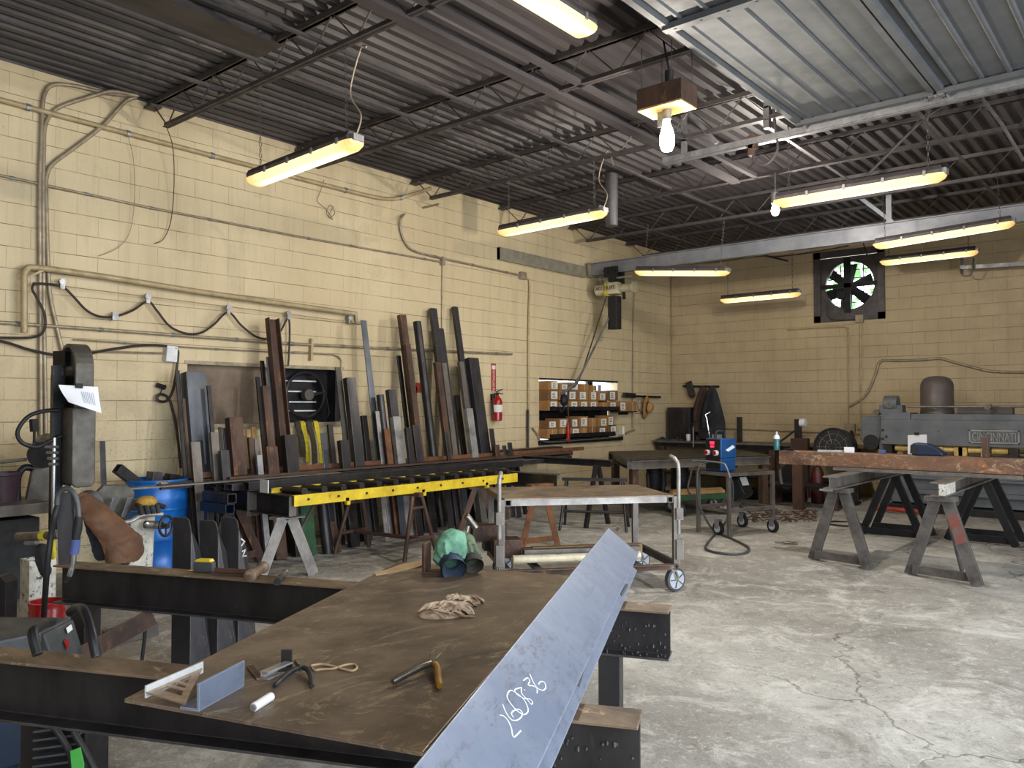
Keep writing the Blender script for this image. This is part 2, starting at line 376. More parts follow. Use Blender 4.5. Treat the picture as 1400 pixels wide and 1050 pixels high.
def wear_highlight(name,c,amt=.6,rad=.007):  # lightens edges: worn metal plus edge highlights put into the colour
    m=M[name]; n=NT.__new__(NT); n.m=m; n.t=m.node_tree; n.n=n.t.nodes; n.b=n.n['Principled BSDF']
    base=n.b.inputs['Base Color'].links[0].from_socket
    bv=n.n.new('ShaderNodeBevel'); bv.samples=4; bv.inputs['Radius'].default_value=rad
    g=n.n.new('ShaderNodeNewGeometry'); d=n.n.new('ShaderNodeVectorMath'); d.operation='DOT_PRODUCT'; n.l(bv.outputs[0],d.inputs[0]); n.l(g.outputs['True Normal'],d.inputs[1])
    nz=n.val(n.noise(n.coord('Object',(1,1,1)),22,4,.7),.35,.65,.35,1)
    n.col(n.mix(n.math('MULTIPLY',n.val(d.outputs['Value'],.985,.8,0,amt),nz),base,c))
for nm,c,a in (('mill_scale',(168,164,160),.7),('steel_dark',(140,134,130),.6),('steel_grey',(196,192,188),.7),('rust_brown',(168,140,120),.6),('mill_blue',(176,182,190),.6),('trestle_grey',(180,176,172),.7),('flange_worn',(206,190,168),.6),('steel_light',(222,220,218),.7),('plate_top',(190,172,150),.6),('rusty_beam',(200,150,110),.4),('black_metal',(110,110,112),.5),('shear_grey',(140,144,146),.5),('angle_blue',(206,214,226),.7)): wear_highlight(nm,c,a)
# ================================================================= ROOM
RX=10.8; RY=15.05; FY=-3.2; DZ=4.78      # right wall, back wall, front wall, underside of deck
def wall_holes(mb,axis,pos,th,u0,u1,z0,z1,holes):
    us=sorted({u0,u1}|{h[0] for h in holes}|{h[1] for h in holes}); zs=sorted({z0,z1}|{h[2] for h in holes}|{h[3] for h in holes})
    for i in range(len(us)-1):
        for j in range(len(zs)-1):
            um=(us[i]+us[i+1])/2; zm=(zs[j]+zs[j+1])/2
            if any(h[0]<um<h[1] and h[2]<zm<h[3] for h in holes): continue
            a,b=sorted((pos,pos+th))
            if axis=='x': mb.box(a,b,us[i],us[i+1],zs[j],zs[j+1])
            else: mb.box(us[i],us[i+1],a,b,zs[j],zs[j+1])
    return mb
struct('floor',MB().box(-.3,RX+4,FY-6,RY+.3,-.15,0),'concrete')
WIN=(4.40,6.46,1.40,2.06); SHW=(10.57,12.98,1.02,2.07)
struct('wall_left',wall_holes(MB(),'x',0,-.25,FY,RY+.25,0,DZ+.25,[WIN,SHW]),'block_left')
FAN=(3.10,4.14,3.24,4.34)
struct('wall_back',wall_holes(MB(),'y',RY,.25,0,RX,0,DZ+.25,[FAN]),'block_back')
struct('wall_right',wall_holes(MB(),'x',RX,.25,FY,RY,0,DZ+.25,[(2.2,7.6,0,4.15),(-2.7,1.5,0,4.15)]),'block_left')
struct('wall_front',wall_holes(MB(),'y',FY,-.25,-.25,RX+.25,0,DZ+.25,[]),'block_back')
# corrugated deck
mb=MB(); pitch=.152; n=int((RX+.3)/pitch)+1; prof=[]
for i in range(n):
    x=-.05+i*pitch; prof+=[(x,DZ),(x+.06,DZ),(x+.08,DZ+.045),(x+.132,DZ+.045)]
vs=[];fs=[]
for yy in (FY-.2,RY+.2): vs+=[(x,yy,z) for x,z in prof]
k=len(prof)
for i in range(k-1): fs.append((i,i+1,k+i+1,k+i))
mb.add(vs,fs); mb.box(-.25,RX+.25,FY-.25,RY+.25,DZ+.1,DZ+.2)
struct('ceiling',mb,'deck')
struct('window_1',MB().box(-.02,.012,WIN[0]-.03,WIN[1]+.04,WIN[3]-.005,WIN[3]+.035).box(-.24,.05,WIN[0]-.02,WIN[1]+.02,WIN[2]-.05,WIN[2]),'conduit')
struct('window_2',MB().box(-.24,.06,SHW[0]-.03,SHW[1]+.1,SHW[2]-.07,SHW[2]).box(-.24,.012,SHW[0],SHW[1],SHW[3]-.03,SHW[3]).box(-.24,-.18,12.25,12.42,SHW[2],SHW[3]-.03),'black_metal')
# ---- roof joists
JY=[2.05,3.95,5.8,7.7,9.58,11.45,13.32]
BC=4.44
joist0=None
def make_joist(y,label):
    t=T('roof_joist',label,'roof joist',(0,y,DZ-.3),'steel bar joists under the roof deck')
    MB().prof((.02,y-.03,DZ-.05),(RX-.02,y-.03,DZ-.05),L_(-.045,.045,.007)).prof((.02,y+.03,DZ-.05),(RX-.02,y+.03,DZ-.05),L_(.045,.045,.007)).box(.0,.16,y-.06,y+.06,DZ-.075,DZ-.05).to('top_chord','joist',t)
    MB().prof((.36,y-.012,BC),(RX-.3,y-.012,BC),L_(-.045,.045,.007)).prof((.36,y+.012,BC),(RX-.3,y+.012,BC),L_(.045,.045,.007)).to('bottom_chord','joist',t)
    m=MB(); x=.38; pts=[(.1,y,DZ-.05),(.4,y,BC+.01)]; up=True
    while x<RX-.4:
        x+=.3; pts.append((x+.02,y,DZ-.03 if up else BC+.012)); up=not up
    m.tube(pts,.0085,6); m.to('web_rod','joist',t); return t
JL=['nearest joist, overhead and mostly out of the frame','steel joist first from the near end, crossing the upper left of the ceiling','steel joist that passes above the bare bulb in its ballast box','steel joist ending at the bend of the long wall conduit','steel joist that carries the small bare bulb','steel joist just in front of the grey crane beam','steel joist farthest back, beside the corner of the room']
for i,y in enumerate(JY):
    if i==0: continue
    if joist0 is None: joist0=make_joist(y,'dark '+JL[i])
    else: dup(joist0,(0,y,DZ-.3),'dark '+JL[i])
# bridging angles along the building length (run between the joists)
def bridge(x,z,y0,y1,label,w=.04,m_='joist'):
    o=MB().prof((x,y0,z),(x,y1,z),L_(w,w,.006)).to('bridging_bar',m_); tag(o,label,'bridging bar','bridging bars across the roof joists')
bridge(1.55,BC+.045,2.0,13.4,'thin steel bridging bar across the joists, closest to the left wall')
bridge(3.05,BC+.045,2.0,13.4,'thin bridging bar crossing the joists above the left hanging lamp')
bridge(2.35,BC+.05,2.0,7.6,'thin bridging bar crossing above the left hanging lamp cord')
bridge(5.0,BC+.045,7.8,13.4,'thin bridging bar near the small bare bulb')
bridge(8.2,BC+.045,7.8,13.4,'thin bridging bar at the far right of the ceiling')
bridge(6.3,BC+.045,7.0,13.4,'thin bridging bar above the lamps at the right')
# wide pinkish strut channels
def strut(x,z,w,label,y0=2.0,y1=9.6):
    o=MB().prof((x,y0,z),(x,y1,z),[(-w/2,0),(w/2,0),(w/2,.04),(w/2-.008,.04),(w/2-.008,.008),(-w/2+.008,.008),(-w/2+.008,.04),(-w/2,.04)]).to('strut_channel','deck'); tag(o,label,'strut channel')
strut(3.95,BC-.02,.11,'wide painted strut channel clamped under the joists, left of the bare bulb')
strut(4.22,BC+.0,.06,'narrow painted strut channel running beside the wide one near the bulb')
# soft flat panel strip high at upper left
o=MB().box(1.9,2.35,2.0,4.0,DZ-.055,DZ-.012).to('deck_closure_strip','deck'); tag(o,'flat sheet metal strip lapped under the ribbed deck at the upper left','metal strip')
# ================================================================= OVERHEAD DOOR (parked open under the roof)
DX=5.47; DY0,DY1=2.2,7.62; DH=4.33
t=T('overhead_door','grey ribbed sectional overhead door parked open under the roof','overhead door',(DX,DY0,DH))
for k in range(4):
    x0=DX+k*1.22; m=MB(); nr=15
    prof=[]; wseg=1.2; q=0
    pts=[(0,0),(.04,0),(.04,.03)]
    xs=x0+.005; pr=[(xs,DH-.04),(xs+.05,DH-.04),(xs+.06,DH)]
    u=xs+.12
    while u<xs+1.08:
        pr+=[(u,DH),(u+.012,DH-.016),(u+.03,DH-.016),(u+.042,DH)]; u+=.2
    pr+=[(xs+1.15,DH),(xs+1.16,DH-.04),(xs+1.205,DH-.04)]
    kk=len(pr); vs=[(a,DY0,b) for a,b in pr]+[(a,DY1,b) for a,b in pr]
    vs+=[(a,yy,DH+.02) for yy in (DY0,DY1) for a in (xs,xs+1.205)]
    fs=[(i,i+1,kk+i+1,kk+i) for i in range(kk-1)]
    b=2*kk; fs+=[(b,b+2,b+3,b+1),(0,kk,b+2,b),(kk-1,b+1,b+3,2*kk-1)]
    m.add(vs,fs); pn=m.to('door_section','door_panel',t)
    for yy in (DY1-.03,5.05,2.6):
        s=MB().box(x0+.01,x0+1.2,yy-.035,yy+.035,DH-.062,DH-.018)
        for i in range(6): s.cyl((x0+.1+i*.2,yy,DH-.062),(x0+.1+i*.2,yy,DH-.068),.011,n=8)
        s.to('stile','door_panel',pn)
    if k:
        for yy in (DY1-.03,5.05,2.6):
            MB().box(x0-.06,x0+.06,yy-.03,yy+.03,DH-.075,DH-.06).cyl((x0,yy-.04,DH-.075),(x0,yy+.04,DH-.075),.012,n=8).to('hinge','galv',pn)
    for dx in (.08,1.13):
        MB().cyl((x0+dx,DY1-.02,DH-.07),(x0+dx,DY1+.11,DH-.07),.008,n=8).cyl((x0+dx,DY1+.07,DH-.07),(x0+dx,DY1+.1,DH-.07),.024,n=12).to('roller','galv',pn)
TY=DY1+.09; TZ=DH-.07
t=T('door_track','galvanized door track hung below the roof, ending beside the bare bulb','door track',(4.1,TY,TZ))
MB().prof((3.98,TY,TZ),(RX-.6,TY,TZ),[(-.03,-.03),(.035,-.03),(.035,.032),(-.03,.032),(-.03,.026),(.029,.026),(.029,-.024),(-.03,-.024)]).to('rail','galv',t)
MB().prof((3.98,TY+.05,TZ-.035),(RX-.6,TY+.05,TZ-.035),L_(.06,.06,.005)).to('backing_angle','galv',t)
MB().prof((4.22,TY+.03,TZ-.03),(4.22,TY+.03,DZ),L_(.05,.05,.005)).prof((4.22,TY-.02,DZ),(4.6,TY-.02,TZ+.05),L_(.04,.04,.005)).to('hanger','galv',t)
MB().cyl((4.98,TY-.03,TZ),(4.98,TY+.03,TZ),.07,n=16).box(4.95,5.0,TY-.03,TY+.03,TZ-.14,TZ+.02).to('end_stop','rust_brown',t)
MB().tube(smooth([(5.2,TY,TZ+.45),(5.22,TY,TZ+.1),(5.24,TY,TZ-.14),(5.12,TY,TZ-.26),(5.0,TY,TZ-.18),(5.0,TY,TZ-.05)],5),.014,8).to('bumper_spring','joist',t)
MB().bar((5.14,TY,TZ+.3),(5.14,TY,TZ+.46),.05,.06).box(5.11,5.17,TY-.03,TY+.03,TZ+.1,TZ+.32).to('spring_clamp','galv',t)
# ================================================================= LAMPS
def make_lamp(L,label,base,rot,tilt=0.,chains=((.9,.9),),hz=.8,cable=False):
    """vapour-tight fluorescent fitting, long axis = local x"""
    t=T('fluorescent_lamp',label,'hanging lamp',base,'long fluorescent lamps hung from the roof')
    t.rotation_euler=(0,tilt,rot)
    o=V(base); h=L/2
    def P(x,y,z): return o+V((x,y,z))
    def ringpts(x,s,z): return P(x,s,z)
    m=MB(); pr=[(-.075,0),(.075,0),(.085,.03),(.06,.075),(-.06,.075),(-.085,.03)]
    m.prof(P(-h+.03,0,0),P(h-.03,0,0),pr)
    m.to('housing','joist',t,bev=.006)
    m=MB(); secs=[(-h,.3,.018),(-h+.02,.75,.045),(-h+.07,1,.07),(h-.07,1,.07),(h-.02,.75,.045),(h,.3,.018)]
    ng=9; vs=[]
    for x,sc,dep in secs:
        for i in range(ng):
            a=math.pi*i/(ng-1); vs.append(P(x,-.088*math.cos(a)*(.55+.45*sc),-dep*math.sin(a)**.7))
    fs=[]
    for j in range(len(secs)-1):
        for i in range(ng-1): fs.append((j*ng+i,j*ng+i+1,(j+1)*ng+i+1,(j+1)*ng+i))
    fs+=[tuple(range(ng-1,-1,-1)),tuple((len(secs)-1)*ng+i for i in range(ng))]
    fs+=[tuple([j*ng for j in range(len(secs))]+[j*ng+ng-1 for j in range(len(secs)-1,-1,-1)])]
    m.add(vs,fs).to('lens','lens_lit',t,smooth=True)
    m=MB()
    for x in (-h*.55,-h*.1,h*.35,h*.8):
        for s in (-1,1): m.box(*sorted((o.x+x-.012,o.x+x+.012)),*sorted((o.y+s*.078,o.y+s*.096)),o.z-.012,o.z+.035)
    each(m,'latch','galv',t)
    m=MB().box(o.x+h-.05,o.x+h+.015,o.y-.05,o.y+.05,o.z-.005,o.z+.045); m.to('end_cap','galv',t)
    for x in (-h*.82,h*.82):
        m=MB(); nlk=int(hz/.05)
        for i in range(nlk):
            z=.075+i*hz/nlk; e1=V((1,0,0)) if i%2 else V((0,1,0))
            m.tube(arc(P(x,0,z+.02),.013,0,2*math.pi,6,e1,(0,0,1.8))[:-1],.0032,4,closed=True)
        m.to('chain','joist',t)
    if cable:
        m=MB().tube(smooth([P(h-.02,0,.04),P(h+.02,.02,.2),P(h-.08,.0,.4),P(h+.05,0,.7),P(h+.12,0,hz-.05)],6),.006,6); m.to('cable','conduit',t)
    return t
def lamp_between(a,b,y,label,cable=False,along='x'):
    p=W(*a,y=y); q=W(*b,y=y); c=(p+q)/2; L=(q-p).length
    tl=-math.atan2(q.z-p.z,q.x-p.x)
    make_lamp(L,label,(c.x,c.y,c.z),0,tl,hz=max(.3,BC-c.z-.06),cable=cable)
lamp_between((345,247),(489,192),3.95,'amber fluorescent lamp hung closest to the left wall at the upper left',True)
lamp_between((684,317),(827,289),7.7,'fluorescent lamp hung in mid room, left of the dark vent pipe',True)
lamp_between((1060,276),(1293,237),7.98,'longest-looking fluorescent lamp, hung at right in front of the small bare bulb',False)
lamp_between((1195,335),(1387,303),11.3,'fluorescent lamp at far right, above another lamp and the exhaust fan corner')
lamp_between((1204,358),(1337,343),13.9,'fluorescent lamp hung just right of the exhaust fan opening')
lamp_between((870,371),(996,371),11.2,'fluorescent lamp hung beside the chain hoist under the crane beam')
lamp_between((986,410),(1094,400),13.9,'farthest fluorescent lamp, hung low between the room corner and the exhaust fan')
p=W(806,42,y=4.4); q=V((p.x,2.75,p.z)); c=(p+q)/2
make_lamp((p-q).length,'nearest fluorescent lamp, cut off by the top edge of the picture',(c.x,c.y,c.z),math.pi/2,0,hz=.3)
# bare bulb with ballast box
b=W(912,186,y=5.65)
t=T('bulb_fixture','bright bare bulb hanging from a brown ballast box under the roof','hanging bulb',(b.x,b.y,b.z))
bx=W(907,138,y=5.65); bz0=bx.z-.075
MB().box(b.x-.2,b.x+.2,b.y-.13,b.y+.13,bz0,bz0+.17).to('ballast_box','rust_brown',t,bev=.006)
MB().box(b.x-.195,b.x+.195,b.y-.125,b.y+.125,bz0-.008,bz0).to('reflector_plate','brass',t)
MB().cyl((b.x,b.y,bz0),(b.x,b.y,b.z+.13),.035).bar((b.x-.06,b.y,bz0),(b.x-.06,b.y,bz0-.13),.05,.012,(0,1,0)).to('socket','galv',t)
MB().lathe((b.x,b.y,b.z-.13),(0,0,1),[(.001,0),(.04,.015),(.058,.06),(.06,.12),(.045,.18),(.026,.23),(.024,.27)],18).to('bulb','bulb_lit',t,smooth=True)
m=MB()
for dx,dy in ((-.17,-.1),(-.1,.1),(.1,-.1),(.17,.1)): m.cyl((b.x+dx,b.y+dy,bz0+.17),(b.x+dx,b.y+dy,BC+.02),.004,n=6)
each(m,'hanger_wire','joist',t)
MB().cyl((b.x,b.y+.04,bz0+.17),(b.x,b.y+.04,bz0+.32),.035,n=12).tube([(b.x,b.y+.04,bz0+.32),(b.x-.05,b.y+.04,BC+.1)],.008,6).to('plug','rubber',t)
ld=bpy.data.lights.new('bulb_light','POINT'); ld.energy=210; ld.color=(1,.90,.76); ld.shadow_soft_size=.05
lo=bpy.data.objects.new('bulb_light',ld); lo.location=(b.x,b.y,b.z-.18); COL.objects.link(lo)
b2=W(1060,286,y=9.5)
t=T('bulb_fixture','small bare bulb farther back, half hidden behind the right hand lamp','hanging bulb',(b2.x,b2.y,b2.z))
MB().lathe((b2.x,b2.y,b2.z-.08),(0,0,1),[(.001,0),(.035,.015),(.05,.06),(.04,.11),(.024,.15)],14).to('bulb','bulb_lit',t,smooth=True)
MB().cyl((b2.x,b2.y,b2.z+.07),(b2.x,b2.y,b2.z+.2),.05).cyl((b2.x,b2.y,b2.z+.2),(b2.x,b2.y,BC),.008,n=6).to('socket','galv',t)
ld=bpy.data.lights.new('bulb_light','POINT'); ld.energy=200; ld.color=(1,.93,.82); ld.shadow_soft_size=.05
lo=bpy.data.objects.new('bulb_light',ld); lo.location=(b2.x,b2.y,b2.z-.13); COL.objects.link(lo)
# vent pipe
p=W(836,270,y=9.2); r=.07
o=MB().cyl((p.x,p.y,W(836,309,y=9.2).z),(p.x,p.y,DZ-.02),.085,n=20).cyl((p.x,p.y,p.z+.0),(p.x,p.y,p.z+.03),.092,n=20).to('vent_pipe','duct',None,smooth=True); tag(o,'dark sheet metal vent pipe hanging from the roof','pipe')
# ================================================================= CRANE BEAM + HOIST
CY=11.92; CZ0,CZ1=3.93,4.15
t=T('crane_beam','long grey crane runway beam spanning from the left wall to the right','crane beam',(0.1,CY,CZ0))
MB().prof((.12,CY,(CZ0+CZ1)/2),(RX,CY,(CZ0+CZ1)/2),I_(CZ1-CZ0,.13,.01,.012)).to('beam','sky_grey_beam',t)
MB().box(.1,.13,CY-.07,CY+.07,CZ0-.02,CZ1+.02).to('end_plate','conduit',t)
m=MB()
for (a,bb) in (((5.15,CY,DZ),(5.15,CY,CZ1)),((7.1,CY,DZ),(7.1,CY,CZ1))): m.bar(a,bb,.07,.05,(0,1,0))
each(m.bar((4.6,CY-.02,DZ-.05),(5.2,CY-.02,CZ1),.05,.04,(0,1,0)),'hanger','sky_grey_beam',t)
o=MB().prof((.06,9.5,4.0),(.06,CY-.07,4.0),C_(.2,-.07,.008)).to('wall_channel','box_grey'); tag(o,'horizontal steel channel bolted on the left wall, meeting the crane beam','steel channel')
hx=W(840,395,y=CY); hy=CY
t=T('chain_hoist','cream electric chain hoist hanging from a trolley on the crane beam','chain hoist',(hx.x,hy,hx.z))
z=hx.z; x=hx.x
MB().box(x-.1,x+.13,hy-.11,hy+.11,z-.1,z+.11).to('gear_case','hoist_cream',t,bev=.02)
MB().cyl((x-.36,hy,z),(x-.09,hy,z),.1,n=20).to('motor','hoist_cream',t,bev=.01)
MB().cyl((x+.12,hy,z),(x+.4,hy,z),.075,n=18).cyl((x+.36,hy,z),(x+.42,hy,z),.098,n=20).to('brake_cover','hoist_cream',t,bev=.008)
MB().box(x-.14,x-.1,hy-.115,hy+.115,z-.12,z+.1).to('yellow_strap','strap_yellow',t)
MB().text('ACCOLIFT',.085,(x-.12,hy-.116,z+.01),(1,0,0),(0,0,1),.002).to('lettering','ink_black',t)
bzt=z-.13; 
MB().prof((x-.0,hy,bzt-.58),(x-.0,hy,bzt),[(-.09,-.08),(.06,-.1),(.12,-.03),(.1,.08),(-.09,.09)],(0,1,0)).to('chain_bag','rubber',t,bev=.01)
MB().bar((x+.17,hy,z+.28),(x+.2,hy,z-.2),.05,.03,(0,1,0)).to('strap','rubber',t)
m=MB().box(x-.13,x+.13,hy-.13,hy-.075,CZ0-.08,CZ0+.1).box(x-.13,x+.13,hy+.075,hy+.13,CZ0-.08,CZ0+.1).box(x-.05,x+.09,hy-.12,hy+.12,CZ0-.16,CZ0-.07).bar((x,hy,z+.1),(x,hy,CZ0-.1),.06,.06,(0,1,0))
tr=m.to('trolley','rubber',t)
m=MB()
for dx in (-.08,.08): m.cyl((x+dx,hy-.16,CZ0+.03),(x+dx,hy-.07,CZ0+.03),.045,n=14)
each(m,'wheel','black_metal',tr)
MB().bar((x-.3,hy-.06,CZ0-.1),(x+.42,hy-.06,CZ0-.1),.03,.03).cyl((x-.26,hy-.06,CZ0-.1),(x-.22,hy-.06,CZ0-.1),.05,n=10).to('bumper','galv',tr)
# load chain pulled aside toward the shelf opening
pts=[(x-.02,hy-.03,bzt-.05)]
m=MB(); A=V((x-.05,hy-.05,bzt-.32)); B=W(768,538,x=.22); 
cv=smooth([A,A.lerp(B,.35)+V((0,0,-.12)),A.lerp(B,.7)+V((0,0,-.2)),B],30)
i=0; acc=0
for q in range(len(cv)-1):
    d=cv[q+1]-cv[q]; _,s_,u_=basis(d); e=s_ if q%2 else u_
    m.tube(arc((cv[q]+cv[q+1])/2,.02,0,2*math.pi,8,e,d.normalized()*1.5)[:-1],.0055,4,closed=True)
m.to('load_chain','galv',t)
Bk=W(771,547,x=.22); MB().ball(Bk,.075,10,(1,1,1.5)).tube(smooth([Bk+V((0,0,-.1)),Bk+V((0,-.03,-.17)),Bk+V((0,-.09,-.2)),Bk+V((0,-.12,-.13))],4),.014,8).to('hook_block','rubber',t)
pd0=V((x-.13,hy-.05,z-.12)); pd1=W(777,572,x=.24); pd2=W(777,598,x=.24)
MB().tube(smooth([pd0,pd0.lerp(pd1,.5)+V((-.12,-.05,-.35)),W(778,535,x=.24),pd1],10),.011,6).to('pendant_cable','strap_dark',t)
MB().lathe(W(777,604,x=.24),(0,0,1),[(.02,0),(.03,.03),(.036,.15),(.03,.28),(.015,.33)],10).to('pendant_control','red_paint',t)
# ================================================================= EXHAUST FAN in back wall
fy=RY; cx=(FAN[0]+FAN[1])/2; cz=(FAN[2]+FAN[3])/2
t=T('exhaust_fan','square dark exhaust fan with daylight through its round opening high on the back wall','exhaust fan',(cx,fy,cz))
x0,x1,z0,z1=FAN[0]-.1,FAN[1]+.1,FAN[2]-.1,FAN[3]+.1
MB().box(x0,x0+.12,fy-.035,fy,z0,z1).box(x1-.12,x1,fy-.035,fy,z0,z1).box(x0,x1,fy-.035,fy,z1-.12,z1).box(x0,x1,fy-.035,fy,z0,z0+.12).to('frame','joist',t)
m=MB(); R=.43; N=40
sq=[]
for i in range(N):
    a=2*math.pi*i/N; c,s_=math.cos(a),math.sin(a); k=.53/max(abs(c),abs(s_)); sq.append((c*k,s_*k))
vs=[(cx+R*math.cos(2*math.pi*i/N),fy+.03,cz+R*math.sin(2*math.pi*i/N)) for i in range(N)]+[(cx+p[0],fy+.03,cz+p[1]) for p in sq]
vs+=[(cx+R*math.cos(2*math.pi*i/N),fy+.12,cz+R*math.sin(2*math.pi*i/N)) for i in range(N)]
m.add(vs,[(i,(i+1)%N,N+(i+1)%N,N+i) for i in range(N)]+[((i+1)%N,i,2*N+i,2*N+(i+1)%N) for i in range(N)]).to('orifice_panel','joist',t)
fc=V((cx-.02,fy+.1,cz-.02))
m=MB().cyl(fc+V((0,-.07,0)),fc+V((0,.05,0)),.085,n=16)
for i in range(6):
    a=math.radians(20+60*i)
    m.grid(lambda u,v,a=a:fc+V((math.cos(a),0,math.sin(a)))*(.07+.35*u)+V((-math.sin(a),0,math.cos(a)))*((v-.5)*(.13+.05*u))+V((0,(v-.5)*.09,0)),4,3)
m.to('blade_wheel','black_metal',t)
MB().box(cx-.09,cx+.03,fy+.0,fy+.03,cz-.5,cz+.5).box(cx-.5,cx+.5,fy+.0,fy+.03,cz-.04,cz+.04).cyl((cx-.13,fy-.06,cz-.18),(cx-.13,fy+.05,cz-.18),.08,n=14).to('motor_support','black_metal',t)
m=MB()
for i in range(7): zz=cz-.45+i*.15; m.bar((cx-.5,fy+.2,zz),(cx+.5,fy+.2,zz),.02,.018)
for xx in (-.2,.2): m.bar((cx+xx,fy+.2,cz-.5),(cx+xx,fy+.2,cz+.5),.018,.02,(0,1,0))
m.to('guard_grille','black_metal',t)
# greenery outside behind the fan
m=MB(); rng=random.Random(3)
for i in range(420):
    c=V((cx+rng.uniform(-2.2,2.2),RY+3.2+rng.uniform(-.6,.6),rng.uniform(3.2,6.5))); 
    if rng.random()<.25: c.z=rng.uniform(2.6,4.2)
    a=rng.uniform(0,6.28); e1=V((math.cos(a),rng.uniform(-.5,.5),math.sin(a)))*.11; e2=V((-math.sin(a),rng.uniform(-.5,.5),math.cos(a)))*.06
    m.add([c-e1,c+e2,c+e1,c-e2],[(0,1,2,3)])
o=m.to('tree_foliage','foliage'); tag(o,'sparse green leaves of a tree seen outside through the exhaust fan','foliage',kind='stuff')
# ================================================================= LEFT WALL: pipes, cables, boxes
def wl(px,py,x=.03): return W(px,py,x=x)
def run(name,label,cat,pts,r,m_,n=8,sm=0,group=None,clips=0):
    if sm: pts=smooth(pts,sm)
    if clips:
        t=T(name,label,cat,pts[0],group); MB().tube(pts,r,n).to('tube',m_,t,smooth=True)
        pts=[V(p) for p in pts]; tot=sum((pts[i+1]-pts[i]).length for i in range(len(pts)-1)); step=tot/(clips+1); acc=0; nx=step*.5
        for i in range(len(pts)-1):
            d=pts[i+1]-pts[i]; L=d.length
            while acc+L>nx and nx<tot:
                p=pts[i]+d*((nx-acc)/L); dn=d.normalized()
                MB().cyl(p-dn*.018,p+dn*.018,r*1.35,n=8).to('clamp','galv',t); nx+=step
            acc+=L
        return t
    o=MB().tube(pts,r,n).to(name,m_,None,base=pts[0],smooth=True); return tag(o,label,cat,group)
q=wl(545,262,.1)
run('wall_conduit','long pale conduit running high along the left wall under the joists','conduit',[wl(-40,126,.04),wl(150,176,.04),wl(345,227,.04),wl(480,262,.04),wl(530,272,.05),wl(556,268,.12),W(590,257,y=7.62)],.026,'pipe_paint',10,6,clips=5)
run('wall_conduit','thin conduit dropping in an S bend from a joist to the square box','conduit',[W(600,279,y=7.9),W(565,288,y=7.85),wl(550,296,.06),wl(547,310,.03),wl(553,330,.03),wl(566,343,.03),wl(600,352,.03),wl(650,363,.03),wl(714,377,.03)],.016,'conduit',8,6,clips=4)
t=T('junction_box','small pale junction box where two conduits meet near the crane channel','electrical box',wl(715,377,0)); c=wl(715,377,.04)
MB().box(.0,.07,c.y-.07,c.y+.07,c.z-.06,c.z+.06).to('box','box_grey',t,bev=.005); MB().box(.07,.076,c.y-.06,c.y+.06,c.z-.05,c.z+.05).to('cover','conduit',t)
run('wall_conduit','vertical conduit running down from the square box beside the shelf opening','conduit',[wl(716,377,.03),wl(722,382,.03),wl(724,390,.03),wl(722.5,460,.03),wl(722.5,590,.03)],.016,'pipe_paint',8,4)
run('wall_conduit','twin of a surface conduit crossing the wall level with the lower lamp ends','conduit',[wl(-40,231,.02),wl(200,283,.02),wl(400,322,.02),wl(603,358,.02)],.013,'conduit',8,clips=8)
t=T('junction_box','narrow box at the end of the long level conduit, above the tall stock','electrical box',wl(605,357,0)); c=wl(605,357,.03)
MB().box(0,.06,c.y-.03,c.y+.03,c.z-.06,c.z+.06).to('box','conduit',t,bev=.004); MB().box(.06,.066,c.y-.025,c.y+.025,c.z-.05,c.z+.05).to('cover','box_grey',t)
run('wall_conduit','thin vertical conduit dropping from the narrow box behind the tall stock','conduit',[wl(605,362,.02),wl(604.5,430,.02),wl(604,560,.02)],.01,'conduit',6)
run('wall_conduit','vertical conduit just left of the room corner','conduit',[wl(868,388,.03),wl(866,430,.03),wl(865,590,.03)],.016,'conduit',8)
# three conduits bundled at far left
run('wall_conduit','leftmost conduit of the far left bundle, bending over near its top','conduit',[wl(56,600,.03),wl(55,430,.03),wl(54,262,.03),wl(56,200,.03),wl(58,150,.03),wl(61,128,.03),wl(72,116,.03),wl(100,117,.03),wl(150,128,.05),wl(190,130,.12)],.02,'conduit',8,5)
run('wall_conduit','middle conduit of the bundle at far left, sweeping up to the joist seat','conduit',[wl(63,600,.03),wl(60,430,.03),wl(59,262,.03),wl(60,200,.03),wl(61,175,.03),wl(68,158,.03),wl(84,145,.03),wl(130,130,.05),wl(155,125,.1),wl(188,131,.14)],.02,'conduit',8,5)
run('wall_conduit','right conduit of the bundle at far left, leaving diagonally toward the joist','conduit',[wl(88,490,.03),wl(76,440,.03),wl(68,400,.03),wl(65,340,.03),wl(63,262,.03),wl(64,240,.03),wl(72,224,.03),wl(100,203,.03),wl(140,172,.03),wl(170,140,.06),wl(186,133,.1)],.02,'conduit',8,5)
# thin wires
run('loose_wire','thin stray wire curling from the end of the first joist down the wall','wire',[W(226,170,x=.34),wl(236,200,.2),wl(238,250,.1),wl(234,300,.05),wl(224,326,.04),wl(212,333,.04)],.0045,'cable_dark',5,6)
run('loose_wire','faint wire arc hanging from the conduit clamp left of the stray wire','wire',[wl(172,178,.05),wl(182,215,.05),wl(184,270,.05),wl(178,315,.04),wl(162,338,.03),wl(135,350,.03)],.003,'conduit',5,6)
run('loose_wire','small tangle of wire stuck on the wall below the second joist','wire',[wl(443,246,.03),wl(438,262,.03),wl(434,275,.03),wl(445,285,.03),wl(455,300,.03),wl(446,292,.05),wl(452,280,.03),wl(458,292,.04),wl(449,297,.03),wl(456,282,.03)],.003,'cable_dark',5,5)
